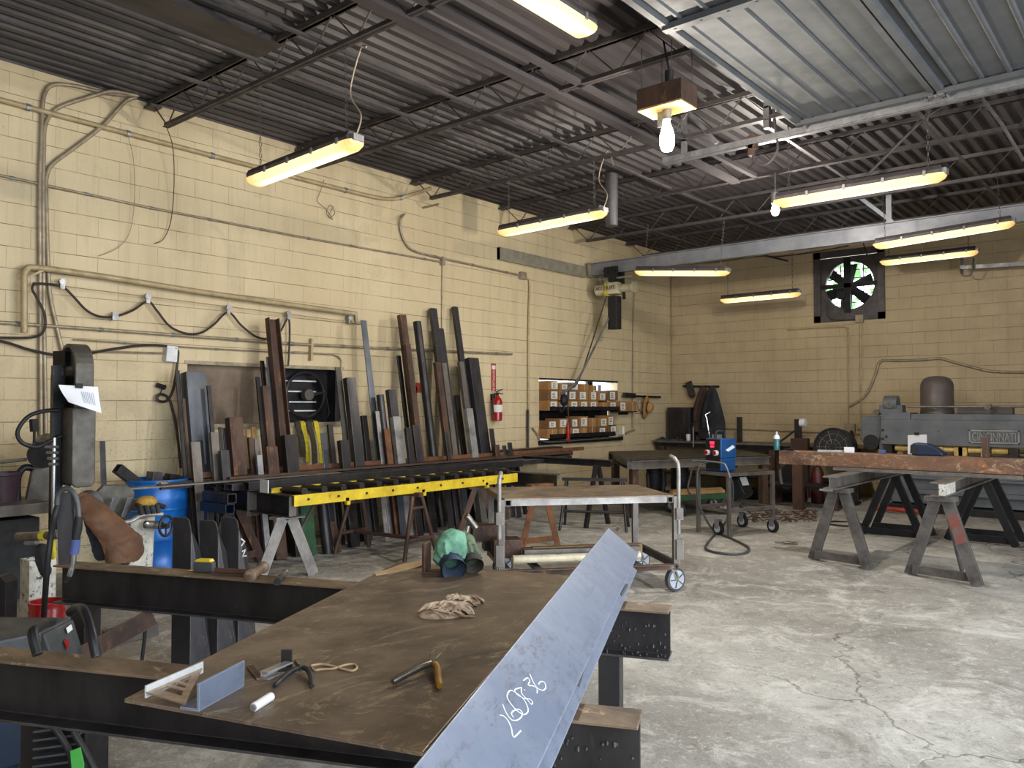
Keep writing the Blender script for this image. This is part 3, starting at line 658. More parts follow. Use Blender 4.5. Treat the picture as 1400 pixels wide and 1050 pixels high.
# heavy pipe frame
t=T('pipe_rail','thick painted pipe rail on the left wall, bent down at its left end','pipe rail',wl(33,450,.1))
MB().tube(smooth([wl(33,455,.1),wl(33,400,.1),wl(33,378,.1),wl(37,369,.1),wl(50,366,.1),wl(140,378,.1),wl(300,403,.1),wl(487,429,.1)],5),.03,10).to('pipe','pipe_paint',t,smooth=True)
MB().bar(wl(36,380,.1),wl(60,369,.1),.03,.02).to('brace','pipe_paint',t)
MB().bar(wl(486,429,.1),wl(487,441,.1),.04,.04,(1,0,0)).bar(wl(478,440,.08),wl(497,441,.08),.03,.03).to('end_bracket','conduit',t)
# festoon
ty=[(85,391),(202,411),(312,426),(394,434)]
t=T('festoon_cable','drooping festoon cable on small trolleys strung along the left wall','cable',wl(45,388,.08))
MB().tube([wl(45,386,.08),wl(487,441,.08)],.004,5).to('guide_wire','conduit',t)
pts=[wl(45,388,.08),wl(62,388,.08),wl(85,392,.08),wl(100,405,.08),wl(118,424,.08),wl(138,433,.08),wl(160,432,.08),wl(182,424,.08),wl(202,412,.08),wl(214,424,.08),wl(232,446,.08),wl(255,456,.08),wl(275,455,.08),wl(292,444,.08),wl(312,427,.08),wl(330,445,.08),wl(350,460,.08),wl(368,463,.08),wl(382,455,.08),wl(394,435,.08),wl(396,460,.08),wl(394,500,.06)]
MB().tube(smooth(pts,5),.012,7).to('cable','cable_dark',t,smooth=True)
for (a,b_) in ty+[(478,440)]:
    c=wl(a,b_-3,.08); MB().cyl(c+V((-.02,0,.02)),c+V((.02,0,.02)),.032,n=12).box(c.x-.015,c.x+.015,c.y-.02,c.y+.02,c.z-.05,c.z+.01).to('trolley','galv',t)
c=wl(157,431,.08); MB().box(c.x-.02,c.x+.02,c.y-.03,c.y+.03,c.z-.05,c.z+.03).to('cable_clamp','galv',t)
# two level pipes
run('air_pipe','dark level air pipe with clamps behind the leaning stock','pipe',[wl(-40,438,.04),wl(200,455,.04),wl(400,470,.04),wl(560,478,.04),wl(700,484,.04)],.017,'conduit',8,clips=9)
run('wall_conduit','thin level conduit just below the air pipe, turning down beside the fan window','conduit',[wl(100,464,.03),wl(230,473,.03),wl(330,479,.03),wl(440,484,.03),wl(458,486,.03),wl(466,492,.03),wl(467,505,.03),wl(467,575,.03)],.009,'conduit',6,4,clips=3)
run('wall_conduit','thin short conduit ending at the tilted white box','conduit',[wl(112,480,.03),wl(225,483,.03)],.012,'conduit',6)
t=T('junction_box','tilted off-white box on the wall where the black cord begins','electrical box',wl(233,484,0)); c=wl(233,484,.04)
MB().bar((.04,c.y-.005,c.z-.085),(.04,c.y+.005,c.z+.085),.08,.12,(0,1,.05)).to('box','white_plastic',t,bev=.006); MB().cyl((.09,c.y+.04,c.z+.06),(.1,c.y+.04,c.z+.06),.008,n=8).to('screw','galv',t)
run('power_cord','dark cord sagging across the wall behind the saw up to the tilted white box','cord',[wl(-40,458,.06),wl(8,468,.06),wl(40,478,.06),wl(75,485,.06),wl(110,485,.06),wl(150,478,.06),wl(195,472,.06),wl(228,473,.06),wl(242,478,.06),wl(243,490,.06),wl(240,515,.06),wl(236,535,.06),wl(228,548,.06),wl(217,548,.06),wl(215,542,.06),wl(222,539,.06),wl(231,545,.06),wl(236,560,.06),wl(242,590,.06),wl(247,640,.06)],.014,'cable_dark',7,5)
run('power_cord','black cord at far left that curls down beside the conduit bundle','cord',[wl(-40,460,.09),wl(20,462,.09),wl(50,460,.09),wl(61,450,.09),wl(61,430,.09),wl(52,410,.09),wl(44,395,.09),wl(48,387,.09)],.012,'cable_dark',7,5)
t=T('wall_plug','small black plug hanging on the wall beside the cord loop','plug',wl(218,528,.03)); MB().cyl(wl(214,526,.04),wl(226,530,.05),.025,n=8).tube([wl(222,531,.04),wl(217,543,.04)],.006,5).to('body','rubber',t)
c=wl(425,478,.04); o=MB().bar(wl(426,463,.04),wl(425,493,.04),.04,.03,(0,1,0)).to('pipe_stub','pipe_paint'); tag(o,'short painted pipe stub standing off the wall above the fan window','pipe')
# ---------------------------------------------------------------- window with board and old exhaust fan
y0,y1,z0,z1=WIN
o=MB().box(-.12,-.09,y0,5.62,z0,z1).to('window_board','brown_board'); tag(o,'brown stained board closing the left half of the low wall window','board')
t=T('exhaust_fan','sooty round exhaust fan set into the right half of the low window','exhaust fan',(-.1,6.04,z0))
MB().box(-.2,-.17,5.62,y1,z0,z1).to('back_panel','black_metal',t)
m=MB(); fc=V((-.1,6.0,1.74)); m.tube(arc(fc,.28,0,2*math.pi,28,(0,1,0),(0,0,1))[:-1],.02,6,closed=True).to('shroud_ring','steel_dark',t)
m=MB().cyl(fc,fc+V((.08,0,0)),.07,n=14)
m.to('motor_hub','saw_grey',t)
for a in (0,):
    MB().bar(fc+V((.06,0,0)),fc+V((.06,.26,.03)),.035,.03).to('arm','black_metal',t)
MB().tube([fc+V((.06,.25,.03)),fc+V((.08,.27,-.1)),fc+V((.08,.3,-.22)),fc+V((.08,.27,-.28))],.012,6).to('wire','rubber',t)
m=MB()
for zz in (.17,.04,-.09,-.2): m.box(-.165,-.155,5.72,6.2,fc.z+zz-.008,fc.z+zz+.008)
each(m,'shutter_slat','white_plastic',t)
each(MB().box(-.2,.0,6.38,6.46,z0,z1).box(-.2,0,5.6,5.64,z0,z1),'side_frame','steel_dark',t)
# fire extinguisher + sign
t=T('fire_sign','narrow red upright sign above the fire extinguisher','sign',wl(675,516,0)); a=wl(675,497,.006); b_=wl(675,535,.006); 
MB().box(0,.006,a.y-.055,a.y+.055,b_.z,a.z).to('panel','sign_red',t)
MB().box(.006,.008,a.y-.04,a.y+.04,a.z-.09,a.z-.03).text('FIRE EXTINGUISHER',.062,(.008,a.y,(a.z+b_.z)/2-.03),(0,0,1),(0,-1,0),.001,sx=.78).to('lettering','label_white',t)
e=wl(680,558,.12)
t=T('fire_extinguisher','red fire extinguisher hung on the left wall below its sign','fire extinguisher',(e.x,e.y,e.z-.2))
MB().lathe((e.x,e.y,e.z-.2),(0,0,1),[(.055,0),(.075,.012),(.078,.3),(.06,.35),(.03,.375),(.026,.4)],18).to('cylinder','red_paint',t,smooth=True)
MB().lathe((e.x,e.y,e.z-.06),(0,0,1),[(.0795,0),(.0795,.11)],18).to('label','label_white',t)
MB().cyl((e.x,e.y,e.z+.2),(e.x,e.y,e.z+.24),.025,n=10).bar((e.x,e.y-.02,e.z+.24),(e.x,e.y+.12,e.z+.22),.03,.012).bar((e.x,e.y-.02,e.z+.255),(e.x,e.y+.11,e.z+.29),.03,.012).to('valve','black_metal',t)
MB().tube(smooth([(e.x,e.y-.02,e.z+.22),(e.x,e.y-.1,e.z+.2),(e.x,e.y-.105,e.z+.05),(e.x,e.y-.09,e.z-.1)],4),.012,6).to('hose','rubber',t)
MB().box(0,.05,e.y-.03,e.y+.03,e.z+.12,e.z+.22).to('bracket','black_metal',t)
for k,(a,b_) in enumerate(((566,536),(573,530))):
    c=wl(a,b_,.006); o=MB().box(0,.006,c.y-.06,c.y+.06,c.z-.07,c.z+.07).to('wall_sign','sign_red'); tag(o,['small red sign half hidden behind the tall leaning pipes','second small red sign, right of the first and mostly hidden'][k],'sign')
# ---------------------------------------------------------------- shelf opening with cardboard boxes
sx=.2
t=T('storage_rack','dark two level steel rack standing in the shelf opening','rack',(0,10.6,1.02))
for nm,zz,ya,yb in (('shelf',1.06,10.62,12.6),('shelf',1.52,10.62,12.75)):
    MB().box(-.22,sx,ya,yb,zz-.012,zz).box(sx-.006,sx,ya,yb,zz-.012,zz+.07).box(-.22,sx,ya,ya+.006,zz-.012,zz+.07).to(nm,'black_metal',t)
MB().box(-.235,-.225,10.6,12.97,1.06,1.86).to('back_sheet','black_metal',t)
each(MB().box(-.2,-.15,10.6,10.65,1.02,2.0).box(-.2,-.15,12.6,12.65,1.02,2.0),'upright','black_metal',t)
nb=0
def carton(y,z,w,h,label,d=.3,x=None,rz=0.,tilt=0.,face='label',m_='cardboard'):
    global nb
    xf=(sx-.012 if x is None else x); t=T('cardboard_box',label,'box',(xf-d/2,y,z),'cardboard boxes in the shelf opening')
    MB().box(xf-d,xf,y-w/2,y+w/2,z,z+h).to('carton',m_,t,bev=.004)
    if face:
        lw=min(w*.68,.17); lh=min(h*.74,.14); yo=rng.uniform(-.15,.25)*w*.6
        MB().box(xf,xf+.002,y-lw/2+yo,y+lw/2+yo,z+h*.5-lh/2,z+h*.5+lh/2).to('label','label_white',t)
        m=MB()
        for q in range(4): m.box(xf+.002,xf+.003,y-lw*.3+yo,y+lw*(.05+.25*rng.random())+yo,z+h*.5-lh*.32+q*lh*.18,z+h*.5-lh*.32+q*lh*.18+lh*.08)
        m.to('print','label_ink',t)
    else: MB().box(xf,xf+.0015,y-.012,y+.012,z,z+h).to('tape','card_tan',t)
    t.rotation_euler=(tilt,0,rz); nb+=1
ORDN=['first','second','third','fourth','fifth','sixth','seventh','eighth','ninth','tenth','eleventh']
rng=random.Random(11)
def row(z,h,cells,lab):
    for i,(pa,pb,fc,dz) in enumerate(cells):
        ya=W(pa,560,x=sx).y; yb=W(pb,560,x=sx).y
        carton((ya+yb)/2,z,max(.1,(yb-ya)*.96),h+dz,f"{'labelled' if fc else 'plain'} cardboard box, {ORDN[i]} from the left in the {lab}",face=fc,m_='cardboard' if rng.random()<.7 else 'cardboard_dark')
row(1.522,.17,[(750,764,1,0),(765,777,1,-.02),(778,791,1,0),(792,805,1,0),(806,819,1,0),(820,832,0,-.03),(833,844,1,-.01)],'bottom row of the upper shelf')
row(1.695,.17,[(750,764,1,0),(765,777,1,0),(778,791,1,0),(792,805,1,0),(806,816,1,0),(818,829,1,-.02),(832,846,1,.02)],'middle row of the upper shelf')
row(1.868,.15,[(750,764,1,0),(766,777,1,-.04),(779,792,1,-.01),(794,806,0,-.03),(808,817,0,-.05)],'top row of the upper shelf')
row(1.062,.16,[(749,763,0,0),(765,777,0,0),(779,793,1,0),(794,804,0,0),(805,816,0,0),(818,831,1,0),(832,844,1,.03)],'bottom row of the lower shelf')
row(1.226,.16,[(750,763,1,-.03),(765,778,1,.0),(781,791,1,0),(793,805,1,.03),(806,816,0,0),(818,831,1,0),(832,841,1,.04)],'top row of the lower shelf')
ya=W(850,560,x=.16).y
carton(ya,1.5,.24,.19,'labelled cardboard box on the outside ledge right of the upper shelf',d=.2,x=.2)
carton(ya+.32,1.5,.3,.19,'plain cardboard box at the far right end beside the conduit',d=.2,x=.2,face=None)
o=MB().box(.0,.2,ya-.16,ya+.5,1.48,1.5).to('wall_ledge','black_metal'); tag(o,'short dark ledge right of the upper shelf carrying two cartons','ledge')
p=W(853,586,x=.05)
t=T('spray_can','pale spray can standing on the sill right of the lower shelf','spray can',(.05,p.y,1.022))
MB().lathe((.03,p.y,1.022),(0,0,1),[(.03,0),(.033,.01),(.033,.17),(.022,.195)],14).to('can','white_plastic',t,smooth=True); MB().cyl((.03,p.y,1.215),(.03,p.y,1.26),.014,n=10).to('cap','brass',t)
o=MB().box(.0,.015,W(845,530,x=0).y,W(858,530,x=0).y,W(850,567,x=0).z,W(850,557,x=0).z).to('wall_plate','black_metal'); tag(o,'small dark plate on the wall below the two outer cartons','plate')
run('wall_conduit','level pipe from under the shelf opening along the back wall','conduit',[wl(728,585,.03),wl(735,594,.03),wl(745,604,.05),wl(800,601,.05),wl(845,597,.05),wl(860,590,.04),wl(868,588,.04)],.014,'conduit',7,4)
run('wall_cable','dark heavy strip of cable guard leaning up beside the shelf opening','cable guard',[wl(722,560,.05),wl(722,612,.05)],.02,'steel_dark',6)
# peg rail with hat near the corner
a=W(854,541,x=.09); b_=W(903,543,x=.09)
o=MB().bar(a,b_,.03,.04).to('coat_rail','black_metal'); tag(o,'dark bar on the left wall that carries the straw hat','rail')
o=MB().bar(W(853,540,x=.1),W(868,541,x=.1),.05,.09).to('tool_clamp','rubber'); tag(o,'dark clamp at the left end of the hat bar','clamp')
c=W(888,557,x=.14)
t=T('straw_hat','wide brimmed straw hat hanging on its bar near the corner','hat',c)
ax=V((.85,.25,-.1)).normalized()
MB().lathe(c-ax*.08,ax,[(.09,0),(.2,.0),(.235,.015),(.2,.028),(.1,.03)],22).to('brim','straw',t,smooth=True)
MB().lathe(c-ax*.06,ax,[(.105,0),(.1,.09),(.075,.125),(.02,.13)],18).to('crown','straw',t,smooth=True)
MB().lathe(c-ax*.05,ax,[(.108,0),(.106,.03)],18).to('band','cable_dark',t)
o=MB().tube(smooth([W(873,545,x=.1),W(872,557,x=.1),W(876,562,x=.1),W(880,556,x=.1),W(879,545,x=.1)],4),.012,6).to('wire_hook','galv'); tag(o,'pale wire hook hanging left of the straw hat','hook')

run('power_cord','dark cable swagged under the roof between the first two joists','cord',[W(300,128,y=4.3),W(345,112,y=4.4),W(400,100,y=4.6),W(470,93,y=4.9),W(560,93,y=5.3),W(640,86,y=5.6),W(700,76,y=5.72)],.016,'joist',7,5)
run('brace_rod','diagonal brace crossing the roof at the right, under the deck','brace',[W(1185,240,y=9.0),W(1260,165,y=9.0),W(1330,118,y=9.0)],.018,'joist',6)
run('brace_rod','short diagonal brace near the right edge of the roof','brace',[W(1340,130,y=9.0),W(1370,170,y=9.3),W(1400,220,y=9.5)],.018,'joist',6)
# ================================================================= STEEL STOCK LEANING ON THE LEFT WALL
TAN=.18
def lean(px,py,xf):
    r=ray(px,py); k=(xf-TAN*CAM.z-CAM.x)/(r.x+TAN*r.z); return CAM+r*k,k
def stock(x0,x1,py,kind,m_,lay,label,name=None,yoff=0.):
    xf=.64+.1*lay; P,k=lean((x0+x1)/2,py,xf); w=max(.02,(x1-x0)*k/F_PX*.94); t=max(.02,w*.6)
    A=V((xf+.0,P.y,.004)); m=MB(); up=V((1,0,TAN))
    if kind=='tube': m.htube(A,P,w,t,.006,up)
    elif kind=='flat': m.bar(A,P,w,.016,up)
    elif kind=='pipe': m.cyl(A,P,w/2,n=20); 
    elif kind=='chan': th=.01; m.prof(A,P,[(-w/2,-t),(-w/2,0),(w/2,0),(w/2,-t),(w/2-th,-t),(w/2-th,-th),(-w/2+th,-th),(-w/2+th,-t)],up)
    elif kind=='open': th=.01; m.prof(A,P,[(-w/2,0),(-w/2,-t),(w/2,-t),(w/2,0),(w/2-th,0),(w/2-th,-t+th),(-w/2+th,-t+th),(-w/2+th,0)],up)
    elif kind=='ang': m.prof(A,P,[(-w/2,-t),(-w/2,0),(w/2,0),(w/2,-.01),(-w/2+.01,-.01),(-w/2+.01,-t)],up)
    nm=name or {'tube':'steel_tube','flat':'flat_bar','pipe':'steel_pipe','chan':'steel_channel','open':'steel_channel','ang':'steel_angle'}[kind]
    o=m.to(nm,m_,None,base=A,smooth=(kind=='pipe'),bev=0 if kind=='pipe' else .003); tag(o,label,nm.replace('_',' '),'steel stock leaning on the left wall'); return o
ST=[
(240,246,506,'ang','steel_dark',0,'thin dark angle farthest left of all the leaning stock, beside the cord loop'),
(249,253,545,'flat','rust_brown',1,'thin brown strip leaning between the far left angle and the wide grey channel'),
(253,283,508,'chan','mill_blue',1,'wide blue-grey channel leaning at the left end of the low window'),
(283,289,527,'ang','steel_dark',2,'thin black angle tight against the right side of the wide grey channel'),
(260,274,604,'flat','steel_grey',3,'short scuffed grey flat bar in front of the wide blue-grey channel'),
(286,297,591,'tube','steel_grey',3,'short weathered grey tube just right of the wide blue-grey channel'),
(298,303,584,'flat','steel_dark',2,'thin black flat, left one of a close pair under the window board'),
(304,309,585,'flat','steel_dark',2,'thin black flat, right one of a close pair under the window board'),
(299,312,616,'tube','mill_scale',4,'short dark square tube in front of the pair of black flats'),
(312,333,570,'chan','rust_brown',3,'wide rusty brown channel leaning under the middle of the window board'),
(336,342,587,'flat','lumber',1,'pale wood strip left of another wood strip under the window'),
(343,350,584,'flat','lumber',1,'pale wood strip right of another wood strip under the window'),
(338,346,598,'tube','rust_brown',3,'narrow brown tube in front of the two wood strips'),
(346,354,600,'tube','steel_grey',3,'short scratched grey tube right of the narrow brown tube'),
(349,358,622,'tube','galv',4,'shortest bright galvanized tube under the window'),
(350,356,515,'ang','steel_dark',0,'thin black angle leaning across the middle of the window'),
(356,362,493,'ang','steel_dark',0,'black angle second left of the tall brown channel'),
(363,371,488,'flat','mill_blue',1,'narrow blue-grey flat tucked left of the tall brown channel'),
(356,368,528,'tube','rust_brown',3,'brown square tube with a chipped pale edge left of the tall channel'),
(360,378,611,'tube','rust_brown',4,'short brown tube with bright flecks in front of the chipped brown tube'),
(366,384,434,'open','rust_brown',2,'tall rusty brown channel that stands highest in front of the window'),
(384,404,595,'tube','steel_dark',4,'short black square tube at the foot of the tall rusty channel'),
(437,446,592,'flat','mill_blue',2,'short blue-grey flat right of the yellow strap'),
(448,456,580,'ang','steel_dark',2,'dark angle under the right corner of the low window'),
(457,467,502,'flat','saw_grey',1,'grey scaly flat bar covering the right edge of the exhaust fan'),
(461,476,602,'tube','steel_dark',4,'short dark tube below the grey scaly flat bar'),
(469,485,517,'tube','mill_scale',2,'wide dark grey tube first right of the low window'),
(478,492,582,'flat','steel_dark',1,'dark flat bar behind and right of the wide dark grey tube'),
(492,502,438,'flat','mill_blue',1,'tall slim blue-grey bar standing alone left of the tallest group'),
(494,503,568,'ang','steel_dark',0,'short black angle behind the tall slim blue-grey bar'),
(512,519,562,'flat','steel_light',2,'narrow light grey strip right of the tall slim blue-grey bar'),
(514,525,540,'pipe','mill_scale',2,'dark round topped pipe right of the narrow light strip'),
(523,534,586,'flat','rust_orange',3,'short orange rusted flat bar in mid group'),
(527,541,533,'tube','mill_scale',1,'dark square tube behind the orange rusted flat'),
(533,547,570,'tube','steel_light',3,'short pale weathered tube right of the orange rusted flat'),
(543,549,486,'ang','steel_dark',0,'black angle hidden behind the tall brown tube'),
(543,555,431,'tube','rust_brown',1,'tall brown tube, leftmost of the four tallest pieces in mid group'),
(551,561,470,'tube','rust_brown',2,'brown tube stepped lower in front of the leftmost tallest tube'),
(552,562,585,'tube','steel_dark',4,'short dark tube in front of the stepped brown tube'),
(562,574,581,'flat','mill_scale',3,'short dark flat leaning beside the black round pipe'),
(564,576,440,'pipe','steel_dark',1,'long black round pipe, second of the four tallest pieces'),
(577,583,520,'ang','steel_dark',0,'black angle in the gap right of the long black pipe'),
(586,597,422,'tube','mill_scale',0,'tall dark tube beside the thin vertical conduit, third of the tallest'),
(592,602,473,'tube','steel_dark',1,'dark tube stepped lower in front of the third tallest tube'),
(598,608,449,'flat','mill_scale',0,'dark flat bar just right of the thin vertical conduit'),
(594,604,495,'chan','rust_brown',2,'brown channel in front of the stepped dark tube'),
(603,612,496,'chan','steel_grey',2,'grey brown channel nested right beside the brown channel'),
(606,612,590,'tube','mill_scale',4,'short dark tube at the foot of the paired channels'),
(617,626,420,'tube','mill_scale',0,'tall slim tube at the right, fourth of the tallest pieces'),
(622,630,540,'ang','steel_dark',0,'black angle in the shade left of the pale stepped tube'),
(625,634,495,'tube','steel_grey',1,'grey tube stepped lower in front of the fourth tallest tube'),
(633,646,559,'tube','steel_light',2,'light grey tube stepped lowest of the right hand stack'),
(638,658,489,'chan','mill_scale',1,'broad dark channel at the right end of the leaning stock'),
(667,676,586,'flat','mill_scale',2,'short dark flat right of the broad dark channel'),
(674,684,608,'flat','rust_brown',3,'short brown bar, second from the right end of the stock'),
(692,701,605,'flat','mill_scale',3,'short dark bar farthest right of the stock, below the extinguisher'),
(685,693,609,'flat','mill_blue',2,'short blue-grey bar between the two rightmost short bars'),
]
for s_ in ST: stock(*s_)
# low pieces standing in front, seen under the long stock
def stand(px,py0,py1,w,m_,label,kind='tube',xf=1.05,name=None):
    P=W(px,py0,x=xf-.1); w_=w*(CAM-P).length/F_PX*.85; A=V((xf,P.y,.004)); m=MB()
    if kind=='tube': m.htube(A,P,w_,w_*.6,.006,(1,0,0))
    elif kind=='flat': m.bar(A,P,w_,.014,(1,0,0))
    else: m.cyl(A,P,w_/2,n=24)
    o=m.to(name or {'tube':'steel_tube','flat':'flat_bar','pipe':'steel_pipe'}[kind],m_,None,base=A,smooth=kind=='pipe'); return tag(o,label,'steel offcut','steel stock leaning on the left wall')
stand(360,696,0,10,'steel_light','pale blue-grey bar standing under the long stock, left of the front sawhorse','flat',1.0)
stand(418,690,0,22,'green_paint','pale green metal sheet standing behind the front sawhorse','flat',1.1,'metal_sheet')
M['green_sheet']=M['green_paint']
stand(441,690,0,17,'steel_dark','fat dark pipe standing upright right of the pale green sheet','pipe',1.15)
stand(455,714,0,12,'rust_brown','small brown plate with a pale mark right of the fat dark pipe','flat',1.2,'steel_plate')
stand(522,672,0,8,'steel_light','thin bright strip standing below the yellow roller track','flat',1.05)
for i,(px,w,m_,lb) in enumerate([(478,14,'mill_blue','blue-grey plate below the left half of the roller track'),(496,12,'mill_scale','dark plate next to the blue-grey plate below the roller track'),(545,13,'mill_blue','blue-grey bar below the middle of the roller track'),(566,12,'rust_brown','brown bar below the middle of the roller track'),(586,14,'steel_dark','black plate behind the tubular trestle'),(610,12,'mill_scale','dark bar left of the rusty trestle legs'),(632,12,'mill_blue','blue-grey bar between the rusty trestle legs'),(655,13,'steel_grey','grey bar near the right end of the roller track')]):
    stand(px,668-i*2,0,w,m_,lb,'flat',1.0+.04*(i%2))
# lifting straps hung on the window sill
def strap(px,py0,py1,w,m_,label,pts=None):
    t=W(px,py0,x=.9); 
    a=W(px,py0,x=.07); b=W(px+3,py1,x=.16); b=V((.17,a.y+.012,b.z)); mid=a.lerp(b,.5)+V((.03,.0,0)); wd=w*(CAM-a).length/F_PX
    c=smooth([V((-.1,a.y,1.405)),V((.05,a.y,1.41)),a+V((.02,0,-.05)),mid,b],5)
    m=MB(); vs=[]
    for p in c: vs+=[p+V((0,-wd/2,0)),p+V((0,wd/2,0)),p+V((.006,wd/2,.003)),p+V((.006,-wd/2,.003))]
    n_=len(c); m.add(vs,[(4*i+k,4*i+(k+1)%4,4*i+4+(k+1)%4,4*i+4+k) for i in range(n_-1) for k in range(4)]+[(0,1,2,3),(4*n_-4,4*n_-3,4*n_-2,4*n_-1)])
    o=m.to('lifting_strap',m_); tag(o,label,'strap','lifting straps hung below the window')
strap(407,580,625,8,'strap_dark','dark lifting strap hung left of the white and yellow one')
strap(414,582,632,7,'strap_yellow','yellow lifting strap with a white tag, left of the olive strap')
strap(423,582,634,8,'strap_dark','olive lifting strap hung between two yellow straps')
strap(432,582,634,7,'strap_yellow','bright yellow lifting strap hung farthest right')
# ================================================================= LONG STOCK ON TRESTLES, ROLLER TRACK
def aframe(name,label,c,axis,h,spread,m_,kind='L',w=.075,top=.3,brace=.1,group=None,cross=True):
    """A shaped trestle end: two legs in the plane along 'axis' (unit), centre c on floor"""
    c=V(c); ax=V(axis).normalized(); nn=V((-ax.y,ax.x,0)); t=T(name,label,'sawhorse',c,group)
    for s in (-1,1):
        a=c+ax*(s*spread/2); b=c+ax*(s*.05)+V((0,0,h)); m=MB()
        if kind=='L': m.prof(a,b,[(-w/2,-.004),(w/2,-.004),(w/2,.004),(-w/2+.008,.004),(-w/2+.008,.05),(-w/2,.05)],nn)
        else: m.cyl(a,b,w/2,n=12)
        m.to('leg',m_,t)
    if cross:
        k=brace/h; a=c+ax*(-spread/2*(1-k)-.05*k)+V((0,0,brace)); b=c-ax*(-spread/2*(1-k)-.05*k)+V((0,0,brace))
        (MB().bar(a-nn*.01,b-nn*.01,.012,w*.8) if kind=='L' else MB().cyl(a,b,w*.4,n=10)).to('brace',m_,t)
    MB().bar(c-ax*(top/2)+V((0,0,h+.012)),c+ax*(top/2)+V((0,0,h+.012)),.12,.024).to('top_plate',m_,t)
    return t
# front cross beam (runs away from the wall) with A frame legs
fy0=4.36
aframe('sawhorse','light grey angle-iron A-frame carrying the front cross beam under the roller track',(1.93,fy0,0),(0,1,0),.565,.6,'steel_light',w=.11,cross=False)
aframe('sawhorse','dark brown A-frame carrying the wall end of the front cross beam',(1.0,fy0+.02,0),(0,1,0),.565,.66,'rust_brown',w=.085)
t=T('cross_beam','dark I-beam laid across the two front A-frames, its open end facing the room','steel beam',(.75,fy0,.592))
MB().prof((.72,fy0,.69),(2.09,fy0,.69),I_(.2,.16,.008,.012)).to('beam','steel_dark',t)
MB().box(1.42,1.432,fy0-.1,fy0+.02,.55,.78).to('end_plate','steel_grey',t)
MB().box(2.07,2.082,fy0-.08,fy0-.0,.60,.78).to('stiffener','steel_grey',t)
# round tube trestle in the middle
def tube_trestle(label,cx,cy,h,L,along,m_,sp=.52,r=.022):
    ax=V(along).normalized(); nn=V((-ax.y,ax.x,0)); c=V((cx,cy,0)); t=T('tube_trestle',label,'trestle',c)
    for e in (-1,1):
        for s in (-1,1):
            MB().cyl(c+ax*(e*L/2)+nn*(s*sp/2)+V((0,0,.002)),c+ax*(e*(L/2-.06))+nn*(s*.07)+V((0,0,h)),r,n=12).to('leg',m_,t,smooth=True)
        MB().cyl(c+ax*(e*(L/2-.02))+nn*(-sp*.37)+V((0,0,.22)),c+ax*(e*(L/2-.02))+nn*(sp*.37)+V((0,0,.22)),r*.9,n=10).to('end_rung',m_,t)
        MB().cyl(c+ax*(e*(L/2-.05))+nn*(-.1)+V((0,0,h-.12)),c+ax*(e*(L/2-.05))+nn*(.1)+V((0,0,h-.12)),r*.7,n=10).to('upper_rung',m_,t)
    MB().cyl(c-ax*(L/2-.02)+V((0,0,.22)),c+ax*(L/2-.02)+V((0,0,.22)),r*.95,n=10).to('stretcher',m_,t)
    MB().bar(c-ax*(L/2)+V((0,0,h+.02)),c+ax*(L/2)+V((0,0,h+.02)),.06,.04).to('top_bar',m_,t)
    return t
tube_trestle('brown tubular trestle under the middle of the roller track',1.7,5.75,.66,1.0,(1,.1,0),'rust_brown')
aframe('sawhorse','rusty brown A-frame under the far half of the roller track, left of the cart',(1.95,6.95,0),(.35,1,0),.64,.6,'rust_brown',w=.07)
aframe('sawhorse','orange rusted A-frame standing behind the cart',(2.7,7.15,0),(.3,1,0),.7,.5,'rust_orange',w=.075,brace=.1)
aframe('sawhorse','dark A-frame carrying the far end of the long stock near the wall',(.72,7.6,0),(0,1,0),.6,.5,'steel_dark',w=.07)
MBc=MB().prof((.35,7.6,.71),(2.6,7.6,.71),I_(.17,.12,.008,.01)); o=MBc.to('cross_beam','steel_dark'); tag(o,'dark cross beam under the far end of the roller track','steel beam')
tube_trestle('tubular trestle standing alone in mid floor behind the cart',2.35,8.75,.62,.85,(1,.55,0),'steel_dark',.5,.018)
# small tubes stacked beside the front beam
for i,(xa,zz,lb) in enumerate([(1.02,.735,'upper blue-black square tube laid across the front trestle'),(1.0,.665,'lower blue-black square tube laid below its twin')]):
    pass
# long stock: runs along the wall on the cross beams
t0=.795
LS=[
(.44,.60,4.05,10.7,.0,.075,'chan','rust_brown','long brown channel nearest the wall in the long stock pile'),
(.62,.76,3.75,10.4,.0,.07,'flat','steel_dark','long dark flat bar lying second from the wall in the pile'),
(.80,.98,4.2,9.6,.0,.06,'tube','mill_scale','long dark rectangular tube in the middle of the pile'),
(1.02,1.16,4.2,9.9,.0,.05,'tube','steel_dark','long black tube fourth from the wall in the pile'),
(1.2,1.34,4.15,9.3,.0,.06,'tube','mill_scale','long dark tube at the room side of the pile'),
(.50,.68,4.1,10.9,.078,.06,'ang','rust_orange','long rusty angle lying on top of the pile, reaching past the cart'),
(.74,.96,4.35,10.2,.072,.02,'flat','rust_brown','long brown flat lying on top of the pile beside the rusty angle'),
(1.0,1.12,3.1,5.6,.062,.012,'flat','steel_grey','thin grey strip on the pile sticking out over the blue drum'),
]
